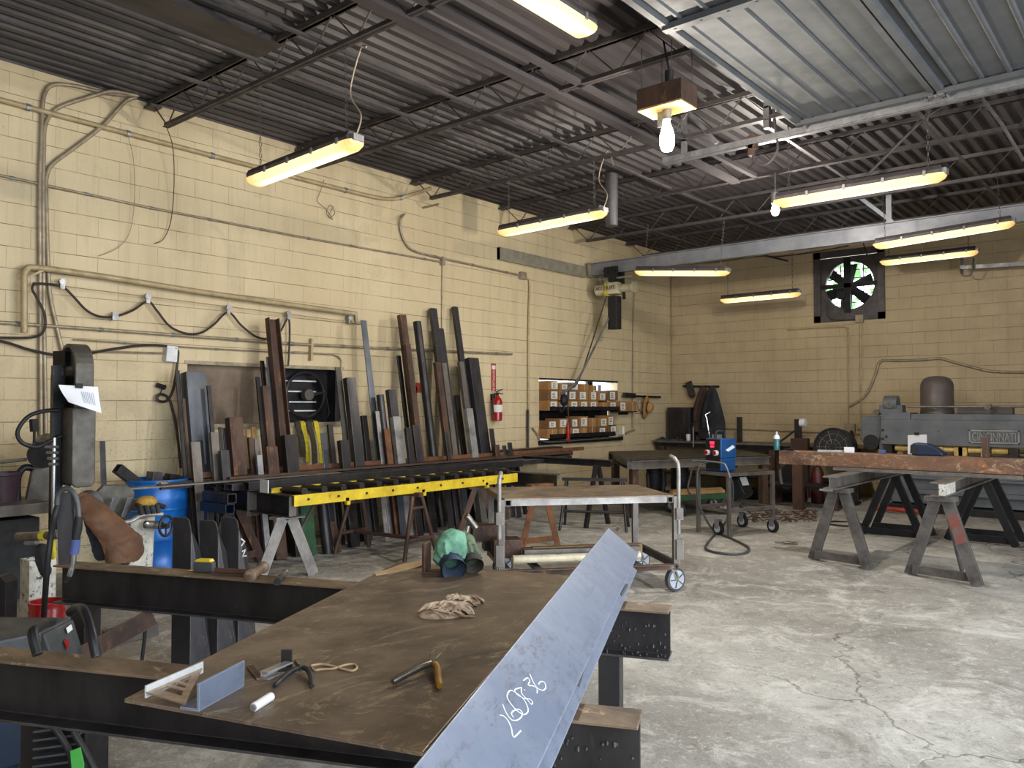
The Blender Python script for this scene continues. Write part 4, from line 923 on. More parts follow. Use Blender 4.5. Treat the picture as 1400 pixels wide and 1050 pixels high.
for xa,xb,ya,yb,dz,h,k,m_,lb in LS:
    z=t0+dz; w=xb-xa; c=(xa+xb)/2; m=MB()
    if k=='chan': m.prof((c,ya,z+h/2),(c,yb,z+h/2),[(-w/2,-h/2),(-w/2,h/2),(w/2,h/2),(w/2,-h/2),(w/2-.01,-h/2),(w/2-.01,h/2-.01),(-w/2+.01,h/2-.01),(-w/2+.01,-h/2)])
    elif k=='ang': m.prof((c,ya,z),(c,yb,z),[(-w/2,0),(w/2,0),(w/2,h),(w/2-.008,h),(w/2-.008,.008),(-w/2,.008)])
    elif k=='flat': m.box(xa,xb,ya,yb,z,z+h)
    else: m.htube((c,ya,z+h/2),(c,yb,z+h/2),w,h,.006)
    nm={'chan':'steel_channel','ang':'steel_angle','flat':'flat_bar','tube':'steel_tube'}[k]
    tag(m.to(nm,m_,None,base=(c,ya,z)),lb,nm.replace('_',' '),'long steel stock lying on trestles')
tag(MB().ball((1.05,3.62,.885),.04,12,(1,1.6,.6)).to('tie_knot','chrome',None),'small shiny metal buckle lying on the strip above the drum','buckle')
# square tube ends near the front
m=MB().htube((1.46,fy0-.14,.84),(1.46,8.3,.84),.11,.085,.006); tag(m.to('steel_tube','steel_dark',None),'hollow square tube whose open end faces out beside the white tag plate','steel tube','long steel stock lying on trestles')
m=MB().htube((1.0,4.06,.64),(1.46,4.06,.64),.09,.09,.006); tag(m.to('steel_tube','navy_box',None),'blue-black tube lying below the front beam, lower of two','steel tube')
m=MB().htube((1.0,4.08,.735),(1.46,4.08,.735),.09,.09,.006); tag(m.to('steel_tube','steel_dark',None),'blue-black tube lying on another one beside the front beam','steel tube')
for xx,lb in ((1.05,'dark trestle post under the blue-black tubes near the drum'),):
    tag(MB().box(xx,xx+.06,4.03,4.1,.0,.592).to('support_post','steel_dark',None),lb,'post')
o=MB().box(1.62,1.75,4.27,4.282,.79,.91).to('tag_plate','white_metal'); tag(o,'small white plate with holes standing at the near end of the roller track','plate')
# yellow roller track
RX0,RX1=1.76,2.125; ry0,ry1=4.3,7.45; rz=.692
t=T('roller_conveyor','yellow framed roller track lying level on the trestles','roller conveyor',(2.25,ry0,rz))
for i,xx in enumerate((RX0,RX1)):
    s=-1 if i else 1
    zo=.045 if i==0 else 0
    MB().prof((xx,ry0,rz+.05+zo),(xx,ry1,rz+.05+zo),[(0,-.05+zo),(s*.035,-.05+zo),(s*.035,-.044+zo),(s*.006,-.044+zo),(s*.006,.044),(s*.035,.044),(s*.035,.05),(0,.05)]).to('side_rail','yellow_paint',t)
    m=MB()
    for k in range(9): m.cyl((xx-s*.003,ry0+.15+k*.34,rz+.055+zo),(xx-s*.012,ry0+.15+k*.34,rz+.055+zo),.012,n=8)
    each(m,'axle_bolt','steel_dark',t)
for k in range(14):
    MB().cyl((RX0+.01,ry0+.12+k*.222,rz+.128),(RX1-.012,ry0+.12+k*.222,rz+.128),.032,n=14).to('roller','steel_dark',t,smooth=True)
for k in range(3):
    yy=ry0+.6+k*1.0; MB().box(RX0,RX1,yy-.02,yy+.02,rz+.0,rz+.03).box(RX1-.02,RX1+.02,yy-.02,yy+.02,rz-.035,rz).to('cross_tie','yellow_paint',t)
# bar and green sheet brace
o=MB().bar(W(405,735,y=4.9),W(437,675,y=4.9),.02,.02).to('diagonal_rod','steel_grey'); tag(o,'thin grey rod leaning from the roller track behind the front A-frame','rod')
# dark beam behind cart
t=T('long_sawhorse','long dark sawhorse with four splayed legs below the shelf opening','sawhorse',(1.0,9.6,0))
A=W(735,632,z=.8); B=W(836,638,z=.8); A=V((.55,A.y,.8)); 
d=(B-A); d.z=0; d.normalize(); L=(B-A).length
MB().prof(A+V((0,0,.04)),B+V((0,0,.04)),I_(.09,.09,.008,.01)).to('top_beam','steel_dark',t)
nn=V((-d.y,d.x,0))
for e in (.12,.88):
    for s in (-1,1):
        p=A+d*(L*e)+V((0,0,0)); MB().bar(p+nn*(s*.03),V((p.x,p.y,.002))+nn*(s*.26),.05,.05).to('leg','steel_dark',t)
o=MB().box(.42,.62,8.7,10.4,.86,.95).to('steel_block','steel_dark'); tag(o,'dark block shaped steel section lying at the far end of the long stock','steel section')
# ================================================================= FOREGROUND WORK TABLE
ZB=.76; ZP=.772
def beamline(a,b,ext0=0,ext1=0):
    p=W(*a,z=ZB); q=W(*b,z=ZB); d=(q-p).normalized(); return p-d*ext0,q+d*ext1,d
FWd=.13; BH=.2
def wbeam(name,label,p,q,d,parts=True):
    nn=V((-d.y,d.x,0))   # points away from the camera
    t=T(name,label,'steel beam',(p+q)/2-V((0,0,BH)))
    off=nn*(FWd/2)
    P=p+off-V((0,0,BH/2)); Q=q+off-V((0,0,BH/2))
    MB().prof(P,Q,[(-.006/2,-BH/2+.009),(.006/2,-BH/2+.009),(.006/2,BH/2-.009),(-.006/2,BH/2-.009)]).to('web','steel_dark',t)
    MB().prof(P+V((0,0,BH/2-.0045)),Q+V((0,0,BH/2-.0045)),[(-FWd/2,-.0045),(FWd/2,-.0045),(FWd/2,.0045),(-FWd/2,.0045)]).to('top_flange','flange_worn',t,bev=.002)
    MB().prof(P-V((0,0,BH/2-.0045)),Q-V((0,0,BH/2-.0045)),[(-FWd/2,-.0045),(FWd/2,-.0045),(FWd/2,.0045),(-FWd/2,.0045)]).to('bottom_flange','mill_scale',t,bev=.002)
    # spatter beads on the web and lower flange near the open end
    r=random.Random(5); m=MB()
    for i in range(26):
        s=Q-d*r.uniform(.02,.26)-nn*.008+V((0,0,r.uniform(-.085,.03))); m.ball(s,r.uniform(.003,.006),6,(1,1,r.uniform(1,1.8)))
    for i in range(14):
        s=Q-d*r.uniform(.01,.3)-nn*r.uniform(.01,.05)+V((0,0,-BH/2+.011)); m.ball(s,r.uniform(.003,.005),6)
    o=m.to('weld_spatter','weld_bead',t); o['kind']='stuff'
    return t,P,Q,nn
pB,qB,dB=beamline((72,773),(914,837)); pA,qA,dA=beamline((226,927),(872,994),ext0=1.05)
tB,PB,QB,nB=wbeam('table_beam','worn I-beam at the back of the work table, open end at right near the cart',pB,qB,dB)
tA,PA,QA,nA=wbeam('table_beam','worn I-beam under the near edge of the work table, passing out of the frame at left',pA,qA,dA)
def post(label,p,w=.1,d=.1,m_='steel_dark',h=ZB-BH-.001):
    o=MB().htube((p.x,p.y,0.001),(p.x,p.y,h),w,d,.006,(dB.x,dB.y,0)).to('support_post',m_); return tag(o,label,'post')
c=QB-dB*.25; post('square tube post under the open end of the rear table beam',c,.09,.09)
c=PB+dB*.16; post('channel post under the left end of the rear table beam beside the welder handle',c,.11,.09)
c=QA-dA*.45; post('square tube post under the near table beam, below the angle',c,.09,.09)
c=W(41,960,z=ZB-BH)+nA*.05; c.z=0; post('square tube post under the left part of the near table beam',c,.09,.09)
# diagonal brace between
a=W(222,902,z=.32); b=W(290,850,z=.52)
o=MB().bar(PB+dB*.62+V((0,-.02,BH/2-BH-.03)),PB+dB*.2+nB*(-.55)+V((0,0,-.42)),.012,.09).to('brace_bar','rust_brown'); tag(o,'sloping brown flat brace under the rear table beam','brace')
# plate
Lt=W(170,955,z=ZP); NR=W(578,1028,z=ZP); FL=W(545,768,z=ZP); FR=FL+(NR-Lt)*1.02
o=MB().slab([Lt,NR,FR,FL],.012,(0,0,1)).to('steel_plate','plate_top',None,base=(Lt+FR)/2-V((0,0,.012)),bev=.002); tag(o,'big worn steel plate forming the work table top, hand tools lying on it','table top')
# ---- two nested angles along the right edge
ap=W(832,722,z=.955); q2=W(565,1050,z=.955); ax=(q2-ap); ax.z=0; ax.normalize()   # toward camera
sd=V((-ax.y,ax.x,0)); 
if sd.dot(RT)<0: sd=-sd
c39=math.cos(math.radians(39)); s39=math.sin(math.radians(39))
rd=sd*c39-UP*s39; ld_=-sd*s39-UP*c39    # right leg and left leg directions
def angle_iron(label,start,length,leg,th,m_):
    A=V(start); B=A+ax*length
    o=A
    pts=[A,A+rd*leg,A+rd*leg+ld_*th,A+rd*th+ld_*th,A+rd*th+ld_*leg,A+ld_*leg]
    m=MB(); n_=len(pts); m.add(pts+[p+ax*length for p in pts],[tuple(range(n_-1,-1,-1)),tuple(range(n_,2*n_))]+[(i,(i+1)%n_,n_+(i+1)%n_,n_+i) for i in range(n_)])
    return m
LEG=.203
t=T('steel_angle','large blue-grey steel angle with chalked numbers lying along the right edge of the table',"steel angle",ap-UP*.19)
angle_iron('',ap,3.4,LEG,.012,'').to('angle','angle_blue',t,bev=.002)
nf=rd.cross(ax); 
if nf.z<0: nf=-nf
m=MB()
CH=[[(683,978),(688,979),(694,985),(699,996),(702,1008),(712,999)],
    [(687,963),(692,975),(699,984),(706,985),(712,981),(714,975),(709,970),(702,972),(699,976),(702,981)],
    [(709,950),(698,944),(693,952),(698,962),(708,973),(717,977),(722,971),(717,958),(709,950)],
    [(713,940),(704,943),(706,949),(716,955),(724,956),(728,960),(726,963),(721,957),(713,948),(713,940)],
    [(716,943),(718,944)],
    [(715,931),(721,927),(724,931),(722,937),(729,938),(734,942),(734,948)],
    [(724,921),(729,933),(735,941),(742,944),(746,940),(744,933),(739,932),(736,936)]]
def onface(px,py):
    r=ray(px,py); k=(ap-CAM).dot(nf)/r.dot(nf); return CAM+r*k+nf*.0006
for st_ in CH:
    pts=smooth([onface(*p) for p in st_],4) if len(st_)>2 else [onface(*p) for p in st_]
    m=MB(); k=len(pts); vs=[]
    for i in range(k):
        d=(pts[min(i+1,k-1)]-pts[max(i-1,0)]).normalized(); s_=nf.cross(d)*.0016; vs+=[pts[i]-s_,pts[i]+s_]
    m.add(vs,[(2*i,2*i+2,2*i+3,2*i+1) for i in range(k-1)]); m.to('chalk_digit','chalk',t)
lo_=ap+rd*.034+(-rd.cross(ax) if rd.cross(ax).z>0 else rd.cross(ax))*.0125+ax*.29
t2=T('steel_angle','second blue-grey angle nested under the chalk-marked one, its edge showing along the right',"steel angle",lo_-UP*.19)
angle_iron('',lo_,3.1,.2,.012,'').to('angle','angle_blue',t2,bev=.002)
def rp(px,py): # point on lower leg strip
    r=ray(px,py); k=(lo_-CAM).dot(nf)/r.dot(nf); return CAM+r*k
for (a,b_) in (((857,800),(849,814)),((806,882),(790,938))):
    p=rp(*a);q=rp(*b_); MB().prof(p,q,[(-.006,0),(-.003,.006),(.003,.006),(.006,0)],nf).to('weld_bead','weld_bead',t2)
# ---------------------------------------------------------------- things on the table
def tp(px,py,dz=0): return W(px,py,z=ZP+dz)
# speed square
a=tp(199,946,.03);b=tp(277,912,.03);c=tp(253,962,.03)
t=T('speed_square','worn triangular metal square leaning at the left corner of the table','square',tp(240,950))
m=MB(); nrm=(b-a).cross(c-a).normalized(); nrm=nrm if nrm.z>0 else -nrm
def tri(u,v): return a+(b-a)*u+(c-a)*v
outer=[tri(0,0),tri(1,0),tri(0,1)]; inner=[tri(.15,.13),tri(.70,.13),tri(.15,.68)]
vs=outer+inner; vs2=[p-nrm*.004 for p in vs]
fs=[(0,1,4,3),(1,2,5,4),(2,0,3,5)]; fs+=[tuple(6+i for i in reversed(q)) for q in fs]+[(0,6,7,1),(1,7,8,2),(2,8,6,0),(3,4,10,9),(4,5,11,10),(5,3,9,11)]
m.add(vs+vs2,fs).to('blade','square_alu',t)
m=MB().bar(tri(.30,.12),tri(.30,.54),.014,.003,nrm).bar(tri(.44,.12),tri(.44,.4),.014,.003,nrm); each(m,'scale_bar','square_alu',t)
MB().bar(a+UP*.0,b+UP*.0,.006,.034,nrm).to('fence','white_metal',t)
# short angle offcut
p0=tp(272,973);p1=tp(334,938)
dd=(p1-p0).normalized(); n2=V((-dd.y,dd.x,0)); hgt=.075
m=MB().prof(p0,p1,[(0,0),(0,hgt),(.007,hgt),(.007,.007),(.06,.007),(.06,0)] if n2.dot(FH)<0 else [(0,0),(0,hgt),(-.007,hgt),(-.007,.007),(-.06,.007),(-.06,0)])
tag(m.to('angle_offcut','angle_blue',None),'short blue-grey angle offcut standing beside the triangular square','steel offcut')
# try squares
a=tp(356,928);b=tp(390,914)
t=T('channel_offcut','small shiny channel offcut with a dark toe lying near the back of the pliers','steel offcut',a)
MB().prof(a+UP*.012,b+UP*.012,C_(.024,.03,.004)).to('channel','steel_light',t)
MB().bar(tp(342,911,.003),tp(356,928,.003),.022,.006).to('blade','rust_brown',t)
o=MB().bar(tp(383,912,.0),tp(399,914,0),.006,.0).v
a=tp(392,914); dd=(tp(399,912)-tp(384,912)).normalized()
t=T('steel_tab','small dark square tab standing upright beside the black pliers','steel tab',a)
MB().bar(a-dd*.018+UP*.03,a+dd*.018+UP*.03,.006,.06).to('plate','steel_dark',t); MB().bar(tp(380,917,.003),tp(408,915,.003),.05,.005).to('base','steel_grey',t)
# pliers helper
def pliers(label,piv,h1,h2,j1,j2,m1,m2,r=.008,jm='tool_steel'):
    t=T('pliers',label,'pliers',V(piv)-UP*.012)
    MB().tube(smooth(h1,5),[r*.7]+[r]*(len(smooth(h1,5))-2)+[r*.8],8).to('handle',m1,t,smooth=True)
    MB().tube(smooth(h2,5),[r*.7]+[r]*(len(smooth(h2,5))-2)+[r*.8],8).to('handle',m2,t,smooth=True)
    MB().bar(piv,j1,.014,.014).to('jaw',jm,t,bev=.002); MB().bar(piv,j2,.012,.014).to('jaw',jm,t,bev=.002)
    MB().cyl(V(piv)-UP*.009,V(piv)+UP*.012,.011,n=12).to('rivet',jm,t)
pv=tp(412,912,.02)
pliers('black handled pliers lying open between the square tab and the rubber band',pv,[pv,tp(398,918,.02),tp(384,930,.012),tp(375,938,.008)],[pv,tp(420,915,.02),tp(425,925,.012),tp(427,938,.008)],tp(405,904,.02),tp(412,903,.02),'tool_black','tool_black')
m=MB().tube(smooth([tp(425,910,.004),tp(440,908,.004),tp(456,911,.004),tp(470,915,.004),tp(482,917,.004),tp(488,913,.004),tp(484,908,.004),tp(472,909,.004),tp(456,914,.004),tp(440,915,.004),tp(430,916,.004),tp(425,910,.004)],5),.0035,6)
tag(m.to('rubber_band','card_tan',None,smooth=True),'pale loop of rubber band lying right of the black pliers','band')
a=tp(347,967,.012);b=tp(371,952,.012)
t=T('soapstone_marker','short white marker stick lying near the front of the table','marker',a-UP*.012)
MB().cyl(a,b,.0125,n=14).to('stick','paper',t,bev=.003,smooth=True); MB().cyl(a,a+(a-b).normalized()*.006,.009,n=10).to('tip','galv',t)
pv=tp(592,906,.024)
pliers('locking pliers with yellow handle lying alone at mid table',pv,[pv,tp(575,912,.026),tp(555,922,.02),tp(537,932,.012)],[pv,tp(598,914,.02),tp(599,926,.014),tp(601,938,.01)],tp(590,895,.02),tp(601,895,.02),'tool_steel','grip_yellow',.011)
# rag
from mathutils import noise as MN
def cloth_heap(name,label,cat,c,rx,ry,h,m_,seed,rot=0,folds=9):
    r=random.Random(seed); ph=[r.uniform(0,6.28) for _ in range(8)]; so=V((seed*3.1,seed*1.7,0))
    def ridge(p,fr):
        q=p*fr+so; q=q+V((MN.noise(q*.6+V((5,1,0))),MN.noise(q*.6+V((1,7,0))),0))*.9
        return 1-abs(MN.noise(q))*2.1
    def f(u,v):
        a=2*math.pi*u; edge=1+.2*math.sin(2*a+ph[0])+.13*math.sin(5*a+ph[1])+.08*math.sin(9*a+ph[2])
        x=math.cos(a)*v*rx*edge; y=math.sin(a)*v*ry*edge; p=V((x,y,0))
        p2=V((x*math.cos(.6)-y*math.sin(.6),(x*math.sin(.6)+y*math.cos(.6))*.45,0))
        z=h*(max(0,1-v**2.6))*(.42+.58*(.5+.5*MN.noise(p*11+so)))
        z+=h*(1-v**6)*(.34*ridge(p2,26)+.24*ridge(p,42)+.1*ridge(p,75))*.8-h*.12
        ca,sa=math.cos(rot),math.sin(rot)
        return V(c)+V((x*ca-y*sa,x*sa+y*ca,max(.002,z)))
    m=MB(); NU,NVv=150,46
    vs=[f(i/NU,.01+.99*j/NVv) for j in range(NVv+1) for i in range(NU)]
    fs=[(j*NU+i,j*NU+(i+1)%NU,(j+1)*NU+(i+1)%NU,(j+1)*NU+i) for j in range(NVv) for i in range(NU)]
    fs.append(tuple(range(NU-1,-1,-1))); fs.append(tuple(NVv*NU+i for i in range(NU)))
    m.add(vs,fs); o=m.to(name,m_,None,base=c,smooth=True); return tag(o,label,cat)
def rag(name,label,lobes):
    m=MB()
    for c,rx,ry,h,seed,nf_,rot in lobes:
        r=random.Random(seed); c=V(c)
        ex_=RT*math.cos(rot)+FH*math.sin(rot); ey_=FH*math.cos(rot)-RT*math.sin(rot)
        def S(x,y,l): 
            q=max(0,1-(x/rx)**2-(y/ry)**2); return c+ex_*x+ey_*y+UP*(.005+h*q**.6*.72+l)
        b0=len(m.v); m.ball((0,0,0),1.0,20,(rx*.82,ry*.82,h*.6))
        for i in range(b0,len(m.v)): q=m.v[i]; m.v[i]=c+ex_*q.x+ey_*q.y+UP*q.z
        for i in range(nf_):
            a=r.uniform(0,6.28); x=math.cos(a)*rx*r.uniform(0,.9); y=math.sin(a)*ry*r.uniform(0,.9); th=r.gauss(.35,.7); L=r.uniform(.5,1.2)*rx; cu=r.uniform(-14,14); l0=r.uniform(-.003,.010)
            pts=[]
            for k in range(9):
                pts.append(S(x,y,l0*math.sin(math.pi*k/8))); x+=math.cos(th)*L/8; y+=math.sin(th)*L/8*.8; th+=cu*L/8
                x=max(-rx*1.02,min(rx*1.02,x)); y=max(-ry*1.02,min(ry*1.02,y))
            r0=r.uniform(.0035,.0065); sp_=smooth(pts,3); m.tube(sp_,[r0*(.4+.6*math.sin(math.pi*q/(len(sp_)-1))) for q in range(len(sp_))],8)
    o=m.to(name,'rag',None,smooth=False); o.data.polygons.foreach_set('use_smooth',[True]*len(o.data.polygons))
    md=o.modifiers.new('r','REMESH'); md.mode='VOXEL'; md.voxel_size=.0021; md.use_smooth_shade=True
    md=o.modifiers.new('s','SMOOTH'); md.iterations=1; md.factor=.5
    return tag(o,label,'rag')
rag('shop_rag','crumpled tan rag lying in the middle of the work table, corner pulled out',[(tp(605,841),.115,.075,.05,4,85,.25),(tp(624,831),.075,.06,.055,6,45,.6),(tp(643,825),.055,.022,.028,9,22,.05)])
# welding gloves with hammer
def lp(px,py,d): return W(px,py,d=d)
g0=tp(617,785); dg=(g0-CAM).dot(FW)
def gpt(px,py,dd=0): return CAM+ray(px,py)*(dg+dd)
def soft(pts,rs,n,seed,pleat=.0,flat=.8,wr=.012):
    m=MB(); m.tube(pts,rs,n); k=len(pts)
    for i,q in enumerate(m.v):
        j=i//n; th=2*math.pi*(i%n)/n; c=V(pts[j]); d=q-c
        d=d-FH*d.dot(FH)*(1-flat)
        w=wr*MN.noise(q*16+V((seed,0,0)))+wr*.6*(1-2*abs(MN.noise(q*34+V((0,seed,0)))))
        if pleat and j>k*.6: w+=pleat*math.cos(11*th+seed)
        m.v[i]=c+d*(1+w/max(d.length,.01))
    return m
def glove(label,pal,cuf,thumb,mp,mc,r,rc,fingers):
    t=T('work_glove',label,'glove',(g0.x,g0.y,ZP),'pair of green work gloves')
    sm=smooth(pal,7); n_=len(sm); rs=[]
    for i in range(n_):
        u=i/(n_-1)*(len(r)-1); k=min(int(u),len(r)-2); rs.append(r[k]+(r[k+1]-r[k])*(u-k))
    soft(sm,rs,44,len(label)*.37,.005).to('glove_body',mp,t,smooth=True)
    m=MB(); sc=smooth(cuf,4); n_=len(sc)
    m.tube(sc,[rc[0]+(rc[1]-rc[0])*i/(n_-1) for i in range(n_)],30,cap=False)
    m.tube([sc[-1],sc[-3],sc[-5]],[rc[1]*.9,rc[0]*.84,rc[0]*.6],30,cap=False)
    for i,q in enumerate(m.v): m.v[i]=q+(q-sc[-1]).normalized()*.006*MN.noise(q*25)
    m.to('cuff',mc,t,smooth=True)
    for f_ in fingers: 
        sf=smooth(f_,5); soft(sf,[.013]+[.019]*(len(sf)-2)+[.016],14,3.,0,1,.004).to('finger',mp,t,smooth=True)
glove('green work glove standing on its dark blue cuff at the back of the table',[gpt(625,725,.08),gpt(622,734,.07),gpt(617,748,.04),gpt(615,760,.01),gpt(616,768,-.01)],[gpt(616,765,-.01),gpt(618,772,-.04),gpt(620,779,-.08)],None,'glove_green','glove_navy',[.025,.055,.082,.075,.056],(.054,.062),[[gpt(612,742,.08),gpt(604,750,.08),gpt(600,762,.05)],[gpt(622,732,.06),gpt(630,736,.06),gpt(634,752,.03)]])
glove('olive work glove leaning right of the green one, grey cuff on the table',[gpt(630,728,.16),gpt(635,739,.14),gpt(641,752,.1),gpt(645,764,.05)],[gpt(645,762,.05),gpt(646,768,.03),gpt(648,774,-.0)],None,'glove_olive','glove_dark',[.016,.04,.05,.042],(.042,.05),[[gpt(637,743,.14),gpt(646,752,.12),gpt(650,762,.08)]])
a=gpt(628,733,.16); b=gpt(640,719,.2)
t=T('small_hammer','small steel hammer standing handle down among the gloves','hammer',(a.x,a.y,ZP))
MB().cyl(V((a.x,a.y,ZP+.02)),b,.011,n=10).to('handle','tool_steel',t); 
MB().cyl(gpt(639,706,.2),gpt(651,722,.2),.016,n=14).ball(gpt(639,707,.2),.018,10).to('head','tool_steel',t,smooth=True)
# bracket by gloves
a=tp(583,784); b=a+UP*.155
t=T('steel_bracket','brown angle shaped steel bracket standing left of the green glove','bracket',a)
d2=V((ax.x,ax.y,0)); 
MB().bar(a+UP*.0-d2*.0,b,.018,.09,d2).to('upright','rust_brown',t,bev=.004)
MB().bar(a+UP*.008,a+UP*.008-d2*.0+sd*.1,.09,.014).to('foot','rust_brown',t)
# worn leather scrap
m=MB().slab([tp(511,783,.004),tp(530,778,.006),tp(552,770,.01),tp(580,766,.012),tp(584,771,.008),tp(560,778,.004),tp(535,783,.003),tp(514,786,.003)],.003,(0,0,1)); tag(m.to('leather_scrap','card_tan',None),'pale curled scrap lying at the back left corner of the table','scrap')
# ---- on rear beam: tape, hammer heads
def bp(px,py,dz=0): return W(px,py,z=ZB+.001+dz)
a=bp(264,782);b=bp(290,783); c=(a+b)/2; u=(b-a).normalized(); n2=V((-u.y,u.x,0)); w=(b-a).length
t=T('tape_measure','grey and yellow tape measure on the rear beam at left','tape measure',c+n2*.02)
MB().prof(c-n2*.0,c+n2*.036,[(-w/2,0),(w/2,0),(w/2,.045),(w*.3,.06),(-w*.3,.06),(-w/2,.045)]).to('case','grey_plastic',t,bev=.003)
MB().prof(c-n2*.001,c+n2*.037,[(-w*.42,.052),(w*.42,.052),(w*.33,.064),(-w*.33,.064)]).to('yellow_band','yellow_paint',t)
MB().bar(c-u*(w*.5)+n2*.018+UP*.004,c-u*(w*.78)+n2*.018+UP*.004,.02,.003).to('blade_tip','yellow_paint',t)
a=bp(291,781,.016);b=bp(345,784,.016)
t=T('sledge_hammer','short handled sledge hammer lying on the rear beam','hammer',a-UP*.016)
MB().cyl(a+nB*.02,b+nB*.02,.0145,n=12).to('handle','rust_brown',t,smooth=True)
h0=bp(341,788,.028); h1=bp(361,775,.028)
MB().lathe(h0,(h1-h0),[(.02,0),(.03,.006),(.03,.025),(.024,.03),(.024,(h1-h0).length-.03),(.03,(h1-h0).length-.025),(.03,(h1-h0).length-.006),(.02,(h1-h0).length)],16).to('head','flange_worn',t,smooth=True)
h0=bp(379,795,.02); h1=bp(390,783,.02)
t=T('hammer_head','small dark ball hammer head lying right of the sledge on the rear beam','hammer',h0-UP*.02)
MB().cyl(h0,h0.lerp(h1,.45),.019,n=14).to('poll','steel_dark',t,smooth=True); MB().cyl(h0.lerp(h1,.4),h1,.014,n=12).ball(h1,.018,10).to('peen','tool_steel',t,smooth=True)
# curved dark plates standing behind the rear beam
for i,(xa,xb,py,lb,dz) in enumerate([(236,267,705,'tall black bent plate beside the drum, leftmost of three',.0),(273,304,709,'middle one of three tall black bent plates behind the rear beam',0),(302,332,705,'right one of three tall bent plates, chalk letters on its flank',0)]):
    k=4.75+.12*i; P=CAM+ray((xa+xb)/2,py)*k; w=(xb-xa)*k/F_PX; h=P.z
    u=RT.copy(); n2=FH.copy(); c=V((P.x,P.y,.001))
    t=T('bent_plate',lb,'bent plate',c,'bent plates standing behind the rear beam')
    m=MB(); rr=.06; wl_=w*.78
    # front face + flank with rounded top corner
    prof=[(-w/2,0),(-w/2,h-.01),(w*.1,h-.012),(w*.24,h-.03),(w*.32,h-.08),(w*.34,0)]
    A=[c+u*x_+UP*z_ for x_,z_ in prof]; m.slab(A,.01,-n2); m.to('face','steel_dark',t,bev=.002)
    fl=[c+u*(w*.335)+UP*(h-.09),c+u*(w*.335),c+u*(w*1.05)+n2*.1,c+u*(w*.45)+n2*.1+UP*(h-.22)]
    MB().slab(fl,.01).to('flank','mill_scale',t)
    if i==2:
        m=MB(); b0=c+u*(w*.6)-n2*.02
        def q_(a_,z_): return c+u*(w*(.335+.25*a_))+n2*(.035*a_-.006)+UP*z_
        zz=1.6-195*k/F_PX
        for pr in ([q_(.3,zz+.06),q_(.8,zz+.04),q_(.35,zz+.015)],[q_(.45,zz-.02),q_(.9,zz-.01),q_(.55,zz-.05),q_(1.05,zz-.05)]):
            m.tube(pr,.005,5)
        m.to('chalk_mark','chalk',t)
# ================================================================= LEFT CORNER: saw, bench, drum
# drum
dc=W(215,660,x=.44); DRx,DRy=.46,W(215,660,x=.46).y; R=.29; 
t=T('steel_drum','blue steel drum full of offcuts against the left wall','drum',(DRx,DRy,0))
MB().lathe((DRx,DRy,.003),(0,0,1),[(R-.01,0),(R+.006,.01),(R+.006,.02),(R-.004,.03),(R-.004,.28),(R+.01,.295),(R-.004,.31),(R-.004,.57),(R+.01,.585),(R-.004,.6),(R-.004,.85),(R+.008,.86),(R+.008,.88),(R-.012,.88),(R-.012,.5),(.01,.5)],40).to('shell','blue_drum',t,smooth=True)
rng=random.Random(2)
def scrap(nm,a,b,w,h,lb,kind='tube',m_='steel_dark'):
    m=MB()
    if kind=='tube': m.htube(a,b,w,h,.006)
    else: m.bar(a,b,w,h)
    tag(m.to(nm,m_,None),lb,'steel offcut','steel offcuts sticking out of the drum')
D0=V((DRx,DRy,0))
def dr(px,py,dx=0): return W(px,py,x=DRx+dx)
scrap('steel_tube',dr(160,640,.0),dr(225,690,-.05),.09,.09,'square tube poking out of the drum to the upper left','tube')
scrap('steel_tube',dr(212,645,-.1),dr(205,700,-.1),.14,.1,'fat tube end just above the middle of the drum rim','tube','mill_scale')
scrap('steel_angle',dr(236,648,-.05),dr(226,705,-.05),.13,.1,'dark steel piece leaning on the right rim of the drum','tube')
scrap('flat_bar',W(140,603,x=.12),W(143,700,x=.3),.05,.02,'narrow dark flat bar leaning on the wall left of the drum','bar','mill_scale')
# band saw
BX=1.5
def sp(px,py,x=BX): return W(px,py,x=x)
c=sp(100,665); by=c.y
t=T('band_saw','old upright band saw with tall rounded blade guard and speckled white base','band saw',(BX,by,0))
d_=(sp(100,500)-CAM).dot(FW); px=d_/F_PX
top=sp(100,470).z; bot=sp(100,664).z; w=.19
uu=RT; nn=FH
def loc(a,b_,z): return V((BX,by,0))+uu*a+nn*b_+UP*z
# guard: long housing seen edge on, arched top
rd_=(V((BX,by,0))-V((CAM.x,CAM.y,0))).normalized(); rs_=V((rd_.y,-rd_.x,0))
dirn=(rd_*.95-rs_*.3).normalized(); side=V((dirn.y,-dirn.x,0))
cS=V((BX,by,0)); zm=bot+.62; Rg=.21; zc_=top-Rg
path=[cS-dirn*Rg+UP*z_ for z_ in (zm,zc_)]+[cS-dirn*(Rg*math.cos(q))+UP*(zc_+Rg*math.sin(q)) for q in [i*math.pi/14 for i in range(1,14)]]+[cS+dirn*Rg+UP*z_ for z_ in (zc_,zm)]
m=MB(); vs=[]
for i,p in enumerate(path):
    cc_=cS+UP*min(max(p.z,zm),zc_); inn=(cc_-p); inn=inn.normalized()*.03 if inn.length>1e-6 else V((0,0,0))
    vs+=[p-side*.06,p+side*.075,p+side*.075+inn,p-side*.06+inn]
n_=len(path); m.add(vs,[(4*i+k,4*i+(k+1)%4,4*i+4+(k+1)%4,4*i+4+k) for i in range(n_-1) for k in range(4)]+[(0,1,2,3),(4*n_-4,4*n_-3,4*n_-2,4*n_-1)]).to('wheel_hood','saw_grey',t,bev=.006)
